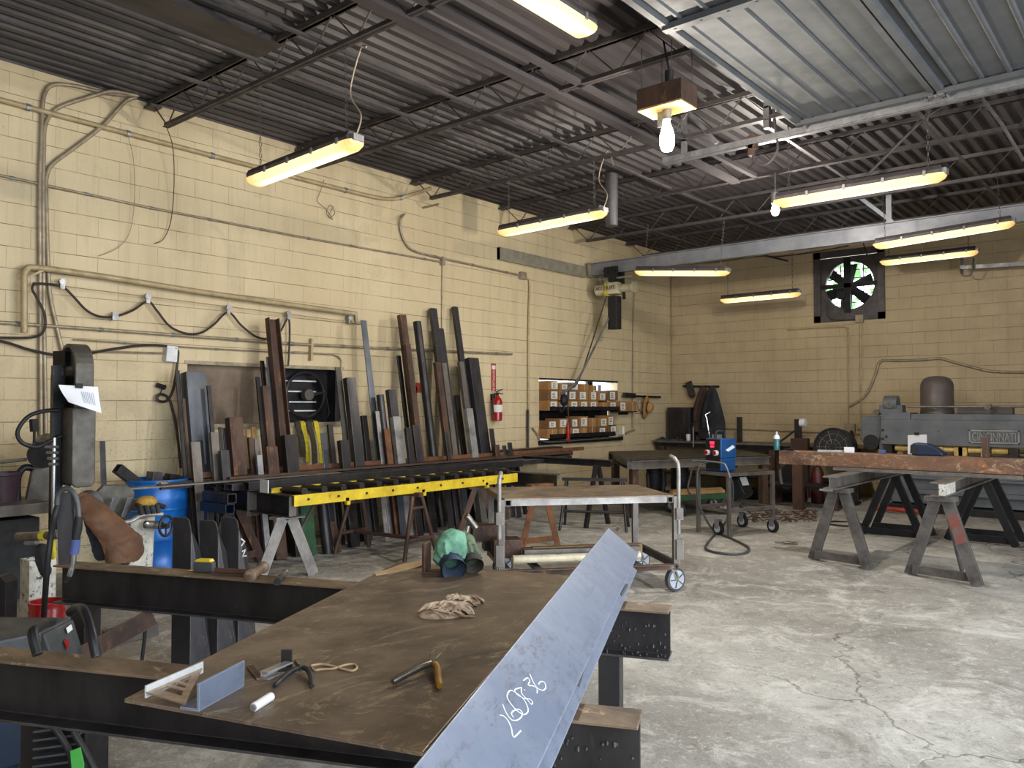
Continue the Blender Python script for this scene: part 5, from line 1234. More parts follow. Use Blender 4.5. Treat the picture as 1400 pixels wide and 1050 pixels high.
MB().cyl(cS-side*.03+UP*zc_,cS+side*.05+UP*zc_,Rg-.045,n=28).bar(cS-side*.0+UP*(zm-.1),cS+UP*zc_,.06,.3,dirn).to('band_wheel','black_metal',t,smooth=True)
MB().prof(cS-dirn*.2+UP*0,cS+dirn*.2,[(-.075,bot+.03),(-.045,bot),(.065,bot),(.095,bot+.03),(.095,zm-.02),(.08,zm),(-.06,zm),(-.075,zm-.02)]).to('blade_guard','saw_grey',t,bev=.008)
MB().box(BX-.16,BX-.1,by-.12,by-.04,bot-.35,top-.25).to('saw_column','black_metal',t)
MB().bar(loc(-.13,.0,1.98),loc(-.1,.1,1.98),.12,.12).bar(loc(-.12,-.05,.98),loc(-.12,-.05,1.92),.06,.05,(1,0,0)).to('rear_frame','black_metal',t)
MB().cyl(loc(-.085,-.12,.6),loc(-.085,-.12,1.35),.016,n=10).to('guide_rod','chrome',t)
m=MB()
for k in range(4): m.cyl(loc(-.15+.01*k,-.13,1.28-.045*k),loc(-.05,-.13,1.28-.045*k),.012,n=8)
m.to('blade_guide','galv',t)
MB().tube(smooth([sp(80,561),sp(60,562),sp(38,570),sp(24,590),sp(30,605),sp(50,611),sp(68,603),sp(84,596)],5),.016,8).to('air_hose','rubber',t,smooth=True)
# bed + vise
MB().bar(sp(98,684,1.6),sp(188,690,1.45),.3,.1).to('bed','steel_dark',t,bev=.01)
g=[sp(130,675,1.75),sp(142,664,1.75),sp(174,664,1.75),sp(184,672,1.75),sp(184,695,1.75),sp(165,708,1.75),sp(138,700,1.75)]
MB().slab(g,.12,(V((1,-.35,0))).normalized()).to('motor_cover','saw_grey',t,bev=.006)
MB().lathe(sp(122,687,1.82),(1,-.5,0),[(.09,0),(.1,.02),(.1,.05),(.07,.06)],22).to('drive_wheel','steel_dark',t,smooth=True)
m=MB()
for k in range(2): m.lathe(sp(101+6*k,664.5,1.66),(1,-.7,.1),[(.016,0),(.016,.02)],10)
each(m,'bolt','chrome',t)
for k in range(3): MB().slab([sp(146+20*k,706,1.85),sp(155+20*k,680,1.85),sp(164+18*k,680,1.85),sp(150+20*k,709,1.85)],.02,(1,-.4,0)).to('rib','mill_scale',t)
base_=[sp(178,712,1.8),sp(212,706,1.8),sp(208,780,1.8),sp(206,850,1.8),sp(160,850,1.8),sp(176,770,1.8)]
MB().slab(base_,.34,(V((1,-.5,0))).normalized()).to('pedestal','white_speckle',t,bev=.015)
MB().tube(smooth([sp(155,715,1.95),sp(178,713,1.95),sp(195,704,1.95),sp(222,703,1.95)],4),.018,8).to('edge_rail','steel_light',t,smooth=True)
MB().cyl(sp(198,717,1.9),sp(224,718,1.9),.032,n=12).to('screw_housing','steel_grey',t)
hc=sp(227,719,1.95); hd=V((.75,.35,0)).normalized(); h1=V((-hd.y,hd.x,0))
hw=MB().tube(arc(hc,.08,0,2*math.pi,26,h1,UP)[:-1],.011,8,closed=True).cyl(hc-hd*.03,hc+hd*.02,.022,n=12)
for k in range(3): a=2*math.pi*k/3+.5; hw.cyl(hc,hc+h1*(.08*math.cos(a))+UP*(.08*math.sin(a)),.009,n=8)
hw.to('handwheel','tool_black',t,smooth=True)
MB().lathe(sp(201,717,2.05),(1,-.6,0),[(.018,0),(.018,.012),(.008,.014)],12).to('gauge_knob','chrome',t)
# paper on saw
t=T('paper_sheet','white work order sheet clipped to the band saw guard, lower corner lifting','paper',sp(110,560,1.8))
def pap(u,v):
    P=[(80,526),(134,529)],[(94,550),(139,565)]
    x0=P[0][0][0]+(P[0][1][0]-P[0][0][0])*u; y0_=P[0][0][1]+(P[0][1][1]-P[0][0][1])*u
    x1=P[1][0][0]+(P[1][1][0]-P[1][0][0])*u; y1_=P[1][0][1]+(P[1][1][1]-P[1][0][1])*u
    return sp(x0+(x1-x0)*abs(v)**1.3,y0_+(y1_-y0_)*v,1.80+.05*math.sin(u*3)*v+.04*v)
m=MB().grid(pap,12,8); vs=list(m.v); 
for q in list(m.f): pass
m.to('sheet','paper',t,smooth=True)
m=MB()
for k in range(7): 
    a=pap(.55+.05*k,.25)+V((.004,-.002,0)); b_=pap(.55+.05*k,.75)+V((.004,-.002,0)); s_=V((.0,.0025,0)); m.add([a-s_,a+s_,b_+s_,b_-s_],[(0,1,2,3)])
m.to('printed_table','paper_ink',t)
MB().bar(pap(.5,-.02)+V((.01,0,.012)),pap(.5,.1)+V((.01,0,0)),.05,.02,(1,0,0)).to('binder_clip','rubber',t)
# leather apron draped
def drape(name,label,cat,rows,m_,th=.012,parts=None):
    pts=[[V(p) for p in r] for r in rows]; nv=len(pts)-1; nu=len(pts[0])-1
    m=MB(); vs=[p for r in pts for p in r]
    m.add(vs,[(j*(nu+1)+i,j*(nu+1)+i+1,(j+1)*(nu+1)+i+1,(j+1)*(nu+1)+i) for j in range(nv) for i in range(nu)])
    o=m.to(name,m_,None,smooth=True); md=o.modifiers.new('s','SOLIDIFY'); md.thickness=th
    tx=bpy.data.textures.new('folds','CLOUDS'); tx.noise_scale=.11; tx.noise_depth=2
    md=o.modifiers.new('sub','SUBSURF'); md.levels=3; md.render_levels=3; md.boundary_smooth='PRESERVE_CORNERS'
    md=o.modifiers.new('d','DISPLACE'); md.texture=tx; md.strength=.045; md.mid_level=.5; md.texture_coords='LOCAL'
    return tag(o,label,cat)
L1=1.95; L2=2.12
drape('leather_apron','brown leather welding apron draped over the band saw, hanging down its front','apron',[
 [sp(103,672,L1),sp(116,672,L1),sp(127,678,L1+.05),sp(138,690,L1)],
 [sp(110,700,L2-.05),sp(126,694,L2),sp(144,698,L2),sp(160,704,L2-.04)],
 [sp(118,716,L2),sp(138,711,L2+.06),sp(160,716,L2+.03),sp(180,722,L2)],
 [sp(130,732,L2),sp(152,729,L2+.07),sp(174,730,L2+.05),sp(194,736,L2)],
 [sp(141,750,L2+.02),sp(160,748,L2+.09),sp(180,748,L2+.05),sp(199,754,L2)],
 [sp(144,772,L2+.03),sp(160,773,L2+.10),sp(175,771,L2+.06),sp(191,765,L2)]],'leather')
drape('denim_cloth','dark blue cloth hanging behind the brown apron on the saw','cloth',[
 [sp(112,708,L1),sp(118,705,L1),sp(124,710,L1)],[sp(118,728,L1),sp(126,724,L1+.03),sp(136,732,L1)],[sp(124,748,L1),sp(134,746,L1+.03),sp(145,750,L1)],[sp(130,768,L1),sp(138,768,L1+.03),sp(148,766,L1)]],'denim')
# yellow black gloves on the saw
gc=sp(200,692,1.9)
t=T('work_glove','dark work glove with yellow knit cuff lying on the saw beside the drum','glove',gc-UP*.05)
MB().ball(gc+UP*.035,.07,14,(1.1,1.25,.7)).to('cuff','glove_yellow',t,smooth=True)
for k in range(4):
    a=gc+V((.03,-.075+.045*k,.0)); MB().tube(smooth([a+V((-.03,0,.02)),a+V((.03,0,.0)),a+V((.055,.0,-.055))],4),[.018]*8+[.014],10).to('finger','glove_dark',t,smooth=True)
MB().tube([gc+V((-.02,.1,0)),gc+V((.03,.14,-.02))],.02,10).to('thumb','glove_dark',t,smooth=True)
# steel stand plate with MIG gun
G=CAM+ray(90,720)*3.9; gd=3.9
def gp(px,py,dd=0): return CAM+ray(px,py)*(gd+dd)
PBm=PB-dB*0
o=MB().slab([gp(77,675),gp(97,672,.02),gp(103,676,.02),gp(102,771,.02),gp(79,772)],.02,-FH).to('upright_plate','mill_scale',None,bev=.003); tag(o,'grey upright steel plate standing on the left end of the rear beam','steel plate')
t=T('welding_gun','welding gun with blue sleeve hanging over the upright grey plate, nozzle down','welding gun',gp(100,772,-.05))
MB().tube(smooth([gp(78,690,-.05),gp(80,676,-.05),gp(90,668,-.05),gp(100,673,-.05),gp(106,688,-.05),gp(108,708,-.06)],5),.013,9).to('hose','grey_plastic',t,smooth=True)
MB().tube([gp(108,706,-.06),gp(106,722,-.06),gp(103,740,-.06)],[.017,.022,.018],12).to('handle','rubber',t,smooth=True)
MB().cyl(gp(104,737,-.06),gp(101,757,-.06),.021,n=14).to('sleeve','blue_sleeve',t)
MB().tube(smooth([gp(101,756,-.06),gp(100,768,-.06),gp(98,778,-.06),gp(95,787,-.06)],4),[.012]*8+[.014]*5,10).to('neck','chrome',t,smooth=True)
MB().cyl(gp(96,784,-.06),gp(90,795,-.06),.014,.010,n=12).to('nozzle','steel_dark',t)
run('welding_cable','thick black welding cable hanging at far left down to the welder','cable',[gp(79,690,-.04),gp(75,705,-.06),gp(70,730,-.05),gp(65,770,-.05),gp(62,810,0),gp(60,842,.2)],.014,'rubber',8,5)
# bench at left wall
t=T('steel_bench','long steel bench along the left wall, cut off by the left edge of the picture','bench',(.8,1.9,0))
A=W(-60,697,x=.95); zt=W(30,690,x=.95).z
MB().box(.1,.95,.2,W(72,690,x=.95).y,zt-.09,zt).to('bench_top','steel_grey',t,bev=.004)
MB().box(.12,.86,.3,W(60,690,x=.95).y,.002,.66).to('cabinet','rubber',t)  # black box added to stand for the shade under the bench top
for yy in (.5,2.2): MB().box(.85,.93,yy,yy+.08,.002,zt-.09).to('leg','steel_dark',t)
zt2=zt
c=W(58,650,x=.55)
t=T('bench_grinder','dark hooded cutoff machine standing on the bench at far left','machine',(.55,c.y,zt))
MB().slab([W(35,688,x=.6),W(48,625,x=.6),W(56,608,x=.6),W(68,605,x=.6),W(76,618,x=.6),W(78,688,x=.6)],.3,(V((1,-.3,0))).normalized()).to('hood','saw_grey',t,bev=.02)
MB().cyl(W(58,622,x=.7),W(66,610,x=.4),.12,n=20).to('wheel_guard','steel_dark',t)
MB().tube(smooth([W(24,685,x=.6),W(24,655,x=.6),W(32,640,x=.6),W(44,640,x=.6)],4),.03,8).to('elbow_pipe','black_metal',t,smooth=True)
MB().cyl(W(0,632,x=.6),W(36,628,x=.6),.015,n=8).to('rod','steel_grey',t)
MB().cyl(W(46,573,x=.6),W(47,590,x=.6),.035,n=10).cyl(W(47,590,x=.6),W(46,625,x=.6),.012,n=8).to('feed_handle','rubber',t)
c=W(4,683,x=.6)
t=T('plastic_bucket','dark purple bucket on the bench at the left edge','bucket',(.6,c.y,zt))
MB().lathe((.6,c.y,zt),(0,0,1),[(.1,0),(.12,.22),(.13,.225),(.13,.25),(.115,.25),(.1,.02)],22).to('body','bucket_purple',t,smooth=True)
# things under bench
a=gp(24,734,.25); b=gp(82,731,.15)
t=T('steel_roller','round steel bar with yellow rag band sticking out left behind the upright plate','bar',a)
MB().cyl(a,b,.022,n=14).to('bar','tool_steel',t,smooth=True); MB().cyl(gp(57,732.5,.19),gp(63,732.3,.18),.025,n=14).to('band','strap_yellow',t)
MB().lathe(gp(40,742,.22),(gp(60,741,.18)-gp(30,742,.22)),[(.006,-.03),(.014,-.02),(.014,.05),(.006,.06)],10).to('bracket','steel_grey',t)
drape('yellow_rag','pale yellow rag hanging behind the upright plate at left','rag',[[gp(70,738,.2),gp(73,736,.2),gp(76,735,.2)],[gp(69,752,.2),gp(72,750,.18),gp(76,750,.2)],[gp(70,766,.2),gp(73,766,.18),gp(77,763,.2)]],'strap_yellow',.006)
drape('dark_pouch','dark cloth pouch hanging from the round bar at left','pouch',[[gp(50,742,.25),gp(57,741,.22),gp(66,742,.25)],[gp(49,760,.25),gp(57,760,.2),gp(68,762,.25)],[gp(52,775,.25),gp(59,778,.2),gp(69,772,.25)],[gp(58,788,.27),gp(63,790,.24),gp(70,786,.27)]],'jacket_black',.01)
c=gp(64,845,.6)
t=T('plastic_bucket','red bucket on the floor behind the left end of the rear beam','bucket',(c.x,c.y,0))
rb=.088; zt_=W(66,822,d=(c-CAM).dot(FW)).z
MB().lathe((c.x,c.y,.002),(0,0,1),[(rb*.82,0),(rb*.97,zt_*.72),(rb*1.03,zt_*.72),(rb*1.03,zt_*.75),(rb*.98,zt_*.76),(rb*1.05,zt_*.82),(rb*1.0,zt_*.84),(rb*1.07,zt_*.9),(rb*1.0,zt_*.92),(rb*1.07,zt_*.97),(rb*1.07,zt_),(rb*.95,zt_),(rb*.85,.03)],26).to('body','red_paint',t,smooth=True)
c=gp(52,790,.75)
o=MB().htube((c.x,c.y,.002),(c.x,c.y,.72),.14,.14,.01).to('speckled_leg','white_speckle'); tag(o,'white speckled machine pedestal behind the hanging cable at far left','pedestal')
c=gp(26,835,.5); o=MB().lathe((c.x,c.y,.002),(0,0,1),[(.12,0),(.13,.02),(.13,.36),(.11,.38)],20).to('grey_canister','grey_plastic',None,smooth=True); tag(o,'grey round canister in the dark under the bench at far left','canister')
o=MB().slab([gp(-10,790,.3),gp(0,788,.3),gp(8,797,.3),V((gp(6,842,.3).x,gp(6,842,.3).y,.002)),V((gp(-14,842,.3).x,gp(-14,842,.3).y,.002))],.1,-FH).to('dark_case','black_metal'); tag(o,'dark angular case at the left edge below the bench','case')
# welding power source (grey lid, black handles, blue skirt)
wd_=2.75
def wp_(px,py,dd=0): return CAM+ray(px,py)*(wd_+dd)

c0=W(10,870,z=.62)
t=T('welding_machine','grey welding power source with black handles behind the near beam at far left','welding machine',(c0.x,c0.y,0))
zl=.60
A=W(-60,888,z=zl);B=W(56,864,z=zl);C=W(97,844,z=zl);D=W(-40,842,z=zl)
MB().slab([A,B,C,D],.16,(0,0,1)).to('lid','grey_plastic',t,bev=.012)
low=[A,B,C,D]; cen=(A+B+C+D)/4
MB().slab([p+(cen-p)*.04-UP*.16 for p in low],.4,(0,0,1)).to('cabinet','navy_box',t,bev=.01)
on_=(C-B).cross(UP).normalized(); on_=on_ if on_.dot(CAM-B)>0 else -on_
fr=[B-UP*.17+on_*.07,B+on_*.012-UP*.01,C+on_*.012-UP*.01,C-UP*.19+on_*.07]
MB().slab(fr,.03,on_).to('front_panel','grey_plastic',t,bev=.006)
def fpp(u,v,o=.004):
    return fr[1].lerp(fr[2],u).lerp(fr[0].lerp(fr[3],u),v)+on_*(o+.01)
MB().slab([fpp(.6,.08),fpp(.78,.05),fpp(.78,.18),fpp(.6,.22)],.002).to('name_label','label_white',t)
MB().slab([fpp(.42,.35),fpp(.52,.33),fpp(.52,.55),fpp(.42,.58)],.002).to('red_mark','red_paint',t)
MB().tube(smooth([W(52,895,d=2.2),W(45,868,d=2.22),W(48,860,d=2.25),W(60,853,d=2.35),W(71,850,d=2.45)],4),.014,9).to('handle','black_metal',t,smooth=True)
MB().tube(smooth([W(95,838,d=2.7),W(103,832,d=2.68),W(112,832,d=2.6),W(119,845,d=2.55),W(126,870,d=2.5),W(132,898,d=2.48)],4),.015,9).to('handle','black_metal',t,smooth=True)
# heat sink fins + green tag, seen under the near beam
hd0=2.75
def hp(px,py,dd=0): return CAM+ray(px,py)*(hd0+dd)
t=T('wire_feeder','black finned unit standing under the near beam at lower left','machine',(hp(80,1000).x,hp(80,1000).y,0))
a=hp(48,996);b=hp(118,1008); 
bs=V((hp(48,1000).x,hp(48,1000).y,.002)); be=V((hp(118,1000).x,hp(118,1000).y,.002)); zz=.52
MB().slab([bs,be,be+UP*zz,bs+UP*zz],.16,-FH).to('body','black_metal',t,bev=.006)
uu_=(be-bs).normalized()
for k in range(16): 
    z0_=.06+k*.029; MB().bar(bs+UP*z0_-FH*.015+uu_*.01,be+UP*(z0_+.02)-FH*.015-uu_*.01,.03,.007).to('fin','grey_plastic',t)
a=hp(97,1026,-.1); 
o=MB().slab([hp(96,1027,-.12),hp(109,1022,-.12),hp(114,1045,-.12),hp(114,1065,-.12),hp(99,1065,-.12)],.006,-FH).to('hang_tag','green_tag'); tag(o,'bright green tag hanging on the cable at the bottom left','tag')
run('welding_cable','black cable looping below the near beam past the green tag','cable',[hp(70,990,-.07),hp(85,1010,-.07),hp(97,1035,-.06),hp(104,1075,-.06)],.011,'rubber',8,5)
run('welding_cable','second black cable below the near beam, right of the green tag','cable',[hp(100,1000,-.09),hp(112,1020,-.09),hp(124,1042,-.09),hp(140,1075,-.09)],.011,'rubber',8,5)
a=W(-40,1000,d=2.1)
o=MB().box(a.x-.3,a.x+.03,a.y-.3,a.y+.02,.002,.55).to('blue_cabinet','navy_box',None,bev=.01); tag(o,'dark blue cabinet at the lower left corner under the near beam','cabinet')
# steel lying on the floor under/behind rear beam
run('ground_cable','thin black cable hanging below the rear beam behind the welder','cable',[PB+dB*.55-UP*.1,PB+dB*.54-UP*.25,PB+dB*.52-UP*.4],.009,'rubber',7,4)
o=MB().htube(W(142,872,z=.05),W(214,858,z=.05),.09,.09,.006).to('steel_channel','steel_grey'); tag(o,'grey channel lying on the floor behind the welder handles','steel channel')
# ================================================================= CART
ZC=.83
NL=W(690,682,z=ZC); NRc=W(921,677,z=ZC); e1=(NRc-NL); LC=e1.length; e1.normalize(); e2=V((-e1.y,e1.x,0)); DC=.95
def cp(a,b_,z): return NL+e1*a+e2*b_+UP*(z-ZC)
t=T('steel_cart','flat topped steel cart on big casters with bent push handles, right of mid floor','cart',cp(LC/2,DC/2,0))
MB().slab([cp(.0,.0,ZC),cp(LC,0,ZC),cp(LC,DC,ZC),cp(0,DC,ZC)],.01,(0,0,1)).to('table_top','plate_top',t)
MB().htube(cp(.06,.03,ZC-.037),cp(LC-.06,.03,ZC-.037),.05,.05,.004).to('front_rail','steel_light',t)
MB().htube(cp(.03,-.0,ZC-.037),cp(.03,DC,ZC-.037),.05,.05,.004).to('end_rail','steel_grey',t)
MB().htube(cp(LC-.03,.0,ZC-.037),cp(LC-.03,DC,ZC-.037),.05,.05,.004).to('end_rail','steel_grey',t)
MB().htube(cp(.06,DC-.03,ZC-.037),cp(LC-.06,DC-.03,ZC-.037),.05,.05,.004).to('back_rail','steel_dark',t)
for a,b_ in ((-.025,.02),(LC+.025,.02),(.03,DC-.03),(LC-.03,DC-.03)):
    MB().bar(cp(a,b_,.24),cp(a,b_,ZC-.012 if b_<.5 else ZC-.064),.05,.05,e1).to('leg','steel_grey',t)
for a,b_,dz in ((-.045,.0,.2),(LC+.045,.0,.32)):
    s=1 if a>0 else -1
    MB().tube(smooth([cp(a,b_,.5),cp(a,b_,ZC),cp(a,b_,ZC+dz*.75),cp(a-s*.015,b_+.03,ZC+dz*.95),cp(a-s*.03,b_+.1,ZC+dz*1.03)],6),.018,10).to('push_handle','steel_light',t,smooth=True)
    each(MB().bar(cp(a,b_,.62),cp(a,b_,.72),.06,.06,e1).bar(cp(a,b_,.28),cp(a,b_,.45),.06,.06,e1),'handle_socket','steel_grey',t)
MB().prof(cp(-.02,.0,.24),cp(LC+.02,.0,.24),L_(.06,-.05,.006)).to('front_skid','rust_brown',t)
for a in (0,LC): MB().prof(cp(a,0,.25),cp(a,DC,.25),L_(.05,-.05,.006)).to('side_skid','steel_dark',t)
MB().prof(cp(0,DC,.24),cp(LC,DC,.24),L_(-.06,-.05,.006)).to('back_skid','rust_brown',t)
each(MB().bar(cp(.3,0,.225),cp(.3,DC,.225),.06,.03).bar(cp(LC-.3,0,.225),cp(LC-.3,DC,.225),.06,.03),'cross_bar','steel_dark',t)
for a,b_ in ((.1,.06),(LC-.02,.03),(.1,DC-.06),(LC-.02,DC-.06)):
    c=cp(a,b_,.103)+e1*.04; wdir=(e1*.35-e2*.93).normalized()
    cs=MB().lathe(c-wdir*.024,wdir,[(.07,0),(.1,.004),(.103,.024),(.1,.044),(.07,.048)],28).to('caster_tire','grey_plastic',t,smooth=True)
    m=MB().lathe(c-wdir*.026,wdir,[(.018,-.004),(.072,0),(.08,.0),(.08,.052),(.072,.052),(.018,.056)],28)
    o=m.to('caster_hub','wheel_grey',cs,smooth=True)
    m=MB(); n1=wdir.cross(UP).normalized()
    for k in range(5):
        an=2*math.pi*k/5; m.bar(c+wdir*.033,c+wdir*.033+n1*(.072*math.cos(an))+UP*(.072*math.sin(an)),.006,.008,wdir)
    each(m,'spoke','grey_plastic',cs)
    top=c-e1*.04+UP*.115
    MB().bar(c+wdir*.036,top+wdir*.03,.045,.006,wdir).bar(c-wdir*.036,top-wdir*.03,.045,.006,wdir).cyl(top-UP*.01,top+UP*.012,.05,n=14).to('caster_fork','steel_grey',cs)
# load on lower shelf
def shelfbar(nm,a0,a1,b_,w,h,m_,lb,z=.262,kind='tube'):
    m=MB()
    if kind=='tube': m.htube(cp(a0,b_,z+h/2),cp(a1,b_,z+h/2),w,h,.007)
    elif kind=='pipe': m.cyl(cp(a0,b_,z+h/2),cp(a1,b_,z+h/2),h/2,n=18)
    else: m.bar(cp(a0,b_,z+h/2),cp(a1,b_,z+h/2),w,h)
    tag(m.to(nm,m_,None,smooth=kind=='pipe'),lb,nm.replace('_',' '),'stock on the lower shelf of the cart')
shelfbar('steel_pipe',.1,LC-.25,.16,.07,.07,'pale_pipe','pale pipe lying along the near side of the lower cart shelf',kind='pipe')
shelfbar('square_tube',.22,LC-.2,.3,.09,.09,'steel_grey','grey square tube lying behind the pale pipe on the cart')
shelfbar('square_tube',.32,LC-.15,.42,.09,.09,'lumber','yellowish square tube at the back of the lower cart shelf')
shelfbar('steel_pipe',.1,LC-.3,.23,.04,.04,'pale_pipe','thin pale pipe between the thick pale pipe and grey square tube',kind='pipe')
shelfbar('square_tube',-.02,.22,.5,.2,.16,'rust_brown','short brown box section on the left end of the lower cart shelf')
shelfbar('square_tube',-.16,.16,.85,.2,.14,'rust_brown','brown box section farther back on the left end of the cart',z=.36)
shelfbar('steel_block',-.05,.2,.87,.16,.1,'steel_dark','dark block under the rearmost brown box section',kind='bar')
# ================================================================= GREY WORK TABLE behind the cart
A=W(862,628,z=.84); B=W(990,624,z=.84); Cc=W(836,617,z=.84); ex=(B-A).normalized(); ey=(Cc-A); LD=ey.length; ey.normalize(); TL=2.5
def tq(a,b_,z): return A+ex*a+ey*b_+UP*(z-.84)
t=T('welding_table','heavy grey steel welding table with square legs behind the cart','table',tq(TL/2,LD/2,0))
MB().slab([tq(-.05,-.05,.84),tq(TL,-.05,.84),tq(TL,LD,.84),tq(-.05,LD,.84)],.02,(0,0,1)).to('table_top','steel_dark',t)
MB().prof(tq(0,.0,.76),tq(TL,0,.76),C_(.12,.05,.008)).to('front_apron','steel_grey',t)
MB().prof(tq(0,.0,.76),tq(0,LD,.76),C_(.12,-.05,.008)).to('end_apron','steel_dark',t)
for a,b_ in ((.06,.03),(.06,LD-.1),(TL-.1,.03),(TL-.1,LD-.1)): MB().bar(tq(a,b_,.003),tq(a,b_,.7),.1,.1,ex).to('leg','rust_brown',t)
MB().bar(tq(.1,LD*.55,.2),tq(TL-.1,LD*.55,.2),.6,.03).to('lower_shelf','black_metal',t)
# things beneath
for i,(a,b_,r_,h_,lb) in enumerate([(.55,.7,.12,.5,'first of two black cylinders on the shelf under the welding table'),(1.05,.8,.14,.55,'fatter black cylinder on the shelf under the welding table')]):
    p=tq(a,b_,.216); tag(MB().lathe(p,UP,[(r_*.9,0),(r_,.02),(r_,h_-.04),(r_*.8,h_)],20).to('gas_bottle','rubber',None,smooth=True),lb,'cylinder')
pts=[tq(.35,.3,.60),tq(.38,.3,.35),tq(.5,.3,.24),tq(.62,.3,.35),tq(.62,.3,.62)]
run('rubber_hose','black hose hanging in a loop under the welding table','hose',pts,.03,'rubber',8,5)
# wheeled dolly
c=W(952,676,z=.28); 
t=T('green_dolly','low green dolly loaded with lumber behind the welder stand','cart',(c.x,c.y,0))
MB().bar(c-ex*.55,c+ex*.5,.7,.07).to('deck','green_paint',t,bev=.005)
for a,b_ in ((-.38,-.28),(.4,-.28),(-.38,.28),(.4,.28)):
    p=V((c.x,c.y,.1))+ex*a+ey*b_; cs=MB().lathe(p-ey*.02,ey,[(.06,0),(.098,.004),(.098,.036),(.06,.04)],20).to('caster','rubber',t,smooth=True); MB().lathe(p-ey*.022,ey,[(.01,0),(.055,0),(.055,.044),(.01,.044)],16).to('hub','steel_light',cs)
    MB().bar(p+UP*.0,p+UP*.14,.05,.05,ex).to('fork','steel_grey',t)
for i in range(3):
    p=c+UP*(.056)+ey*(-.2+.17*i); tag(MB().bar(p-ex*(.5-.05*i),p+ex*(.42+.03*i),.1,.04).to('lumber_board','lumber'),f"{['nearest','middle','farthest'][i]} lumber board lying on the green dolly",'board','boards on the green dolly')
# ================================================================= WELDER ON ITS STAND
S0=W(955,727,z=0); S1=W(997,735,z=0); S2=W(1021,722,z=0)
f1=(S1-S0).normalized(); f2=V((-f1.y,f1.x,0)); SWd=(S1-S0).length; SDp=(S2-S1).dot(f2)
if SDp<0: f2=-f2; SDp=-SDp
SDp=max(.5,min(.8,SDp))
def st(a,b_,z): return V((S0.x,S0.y,0))+f1*a+f2*b_+UP*z
hs=.78
t=T('welder_stand','rusty angle-iron stand on casters carrying the blue welder','stand',st(SWd/2,SDp/2,0))
for a,b_ in ((0,0),(SWd,0),(SWd,SDp),(0,SDp)): 
    MB().bar(st(a,b_,.16 if b_ else .002),st(a,b_,hs),.04,.04,f1).to('leg','steel_grey',t)
for z in (.32,hs-.02):
    for p,q in (((0,0),(SWd,0)),((SWd,0),(SWd,SDp)),((SWd,SDp),(0,SDp)),((0,SDp),(0,0))): MB().bar(st(*p,z),st(*q,z),.035,.04).to('rail','steel_grey',t)
MB().slab([st(0,0,hs+.008),st(SWd,0,hs+.008),st(SWd,SDp,hs+.008),st(0,SDp,hs+.008)],.01,(0,0,1)).to('top_shelf','steel_dark',t)
for a,b_ in ((SWd*.62,.02),(SWd,SDp),(.02,SDp)):
    p=st(a,b_,.085); ww=MB().lathe(p-f2*.022,f2,[(.05,0),(.083,.004),(.083,.04),(.05,.044)],22).to('caster','rubber',t,smooth=True); MB().lathe(p-f2*.024,f2,[(.01,0),(.05,0),(.05,.048),(.01,.048)],16).to('hub','wheel_grey',ww)
    MB().bar(p+UP*.0+f2*.03,p+UP*.11+f2*.03,.07,.006,f2).bar(p-f2*.03,p+UP*.11-f2*.03,.07,.006,f2).to('fork','galv',ww)
MB().tube(smooth([st(-.04,-.05,hs+.12),st(SWd*.5,-.05,hs+.13),st(SWd*.9,-.05,hs+.12),st(SWd,-.04,hs+.08),st(SWd+.02,0,hs-.05)],5),.012,8).to('front_handle','galv',t,smooth=True)
wz=hs+.012; wx0,wx1=SWd*.22,SWd*.72
t=T('blue_welder','blue portable welder with black panel and red readouts on the angle-iron stand','welding machine',st(SWd*.5,.2,wz))
MB().slab([st(wx0,.02,wz+.16),st(wx1,.02,wz+.16),st(wx1,.02,wz+.4),st(wx0,.02,wz+.4)],.26,-f2).to('case','welder_blue',t,bev=.01)
MB().slab([st(wx0,.02,wz),st(wx1,.02,wz),st(wx1,.02,wz+.16),st(wx0,.02,wz+.16)],.25,-f2).to('lower_case','welder_blue',t,bev=.01)
MB().slab([st(wx0+.01,.01,wz+.02),st(wx1-.01,.01,wz+.02),st(wx1-.01,.01,wz+.39),st(wx0+.01,.01,wz+.39)],.01,-f2).to('front_panel','rubber',t)
wm=(wx0+wx1)/2; ww_=wx1-wx0
each(MB().slab([st(wm-.035,.0,wz+.33),st(wm+.035,.0,wz+.33),st(wm+.035,.0,wz+.365),st(wm-.035,.0,wz+.365)],.004,-f2).slab([st(wm-.03,.0,wz+.29),st(wm+.03,.0,wz+.29),st(wm+.03,.0,wz+.315),st(wm-.03,.0,wz+.315)],.004,-f2),'readout','led_red',t)
for a in (wx0+.06,wx1-.06):
    kb=MB().cyl(st(a,.008,wz+.225),st(a,-.03,wz+.225),.034,n=16).to('knob_ring','white_plastic',t); MB().cyl(st(a,-.03,wz+.225),st(a,-.045,wz+.225),.026,n=16).to('knob','red_paint',kb)
MB().tube(smooth([st(wm,.06,wz+.4),st(wm,.07,wz+.47),st(wm,.13,wz+.49),st(wm,.2,wz+.47),st(wm,.22,wz+.4)],5),.016,8).to('carry_handle','rubber',t,smooth=True)
MB().slab([st(wx1+.003,.1,wz+.26),st(wx1+.003,.22,wz+.32),st(wx1+.003,.26,wz+.29),st(wx1+.003,.14,wz+.24)],.003,f1).to('side_mark','paper',t)
MB().box(*sorted((st(wm-.05,.05,0).x,st(wm+.05,.12,0).x)),*sorted((st(wm-.05,.05,0).y,st(wm+.05,.12,0).y)),wz+.40,wz+.45).to('clamp_block','galv',t)
dW=(S0-CAM).dot(FW)
def sg(px,py,dd=0): return CAM+ray(px,py)*(dW+dd)
run('bent_rod','thin bright rod with a bent hook top standing beside the blue welder','rod',[sg(972,608,.0),sg(968,585),sg(966,572),sg(964,567),sg(971,563)],.009,'chrome',7)
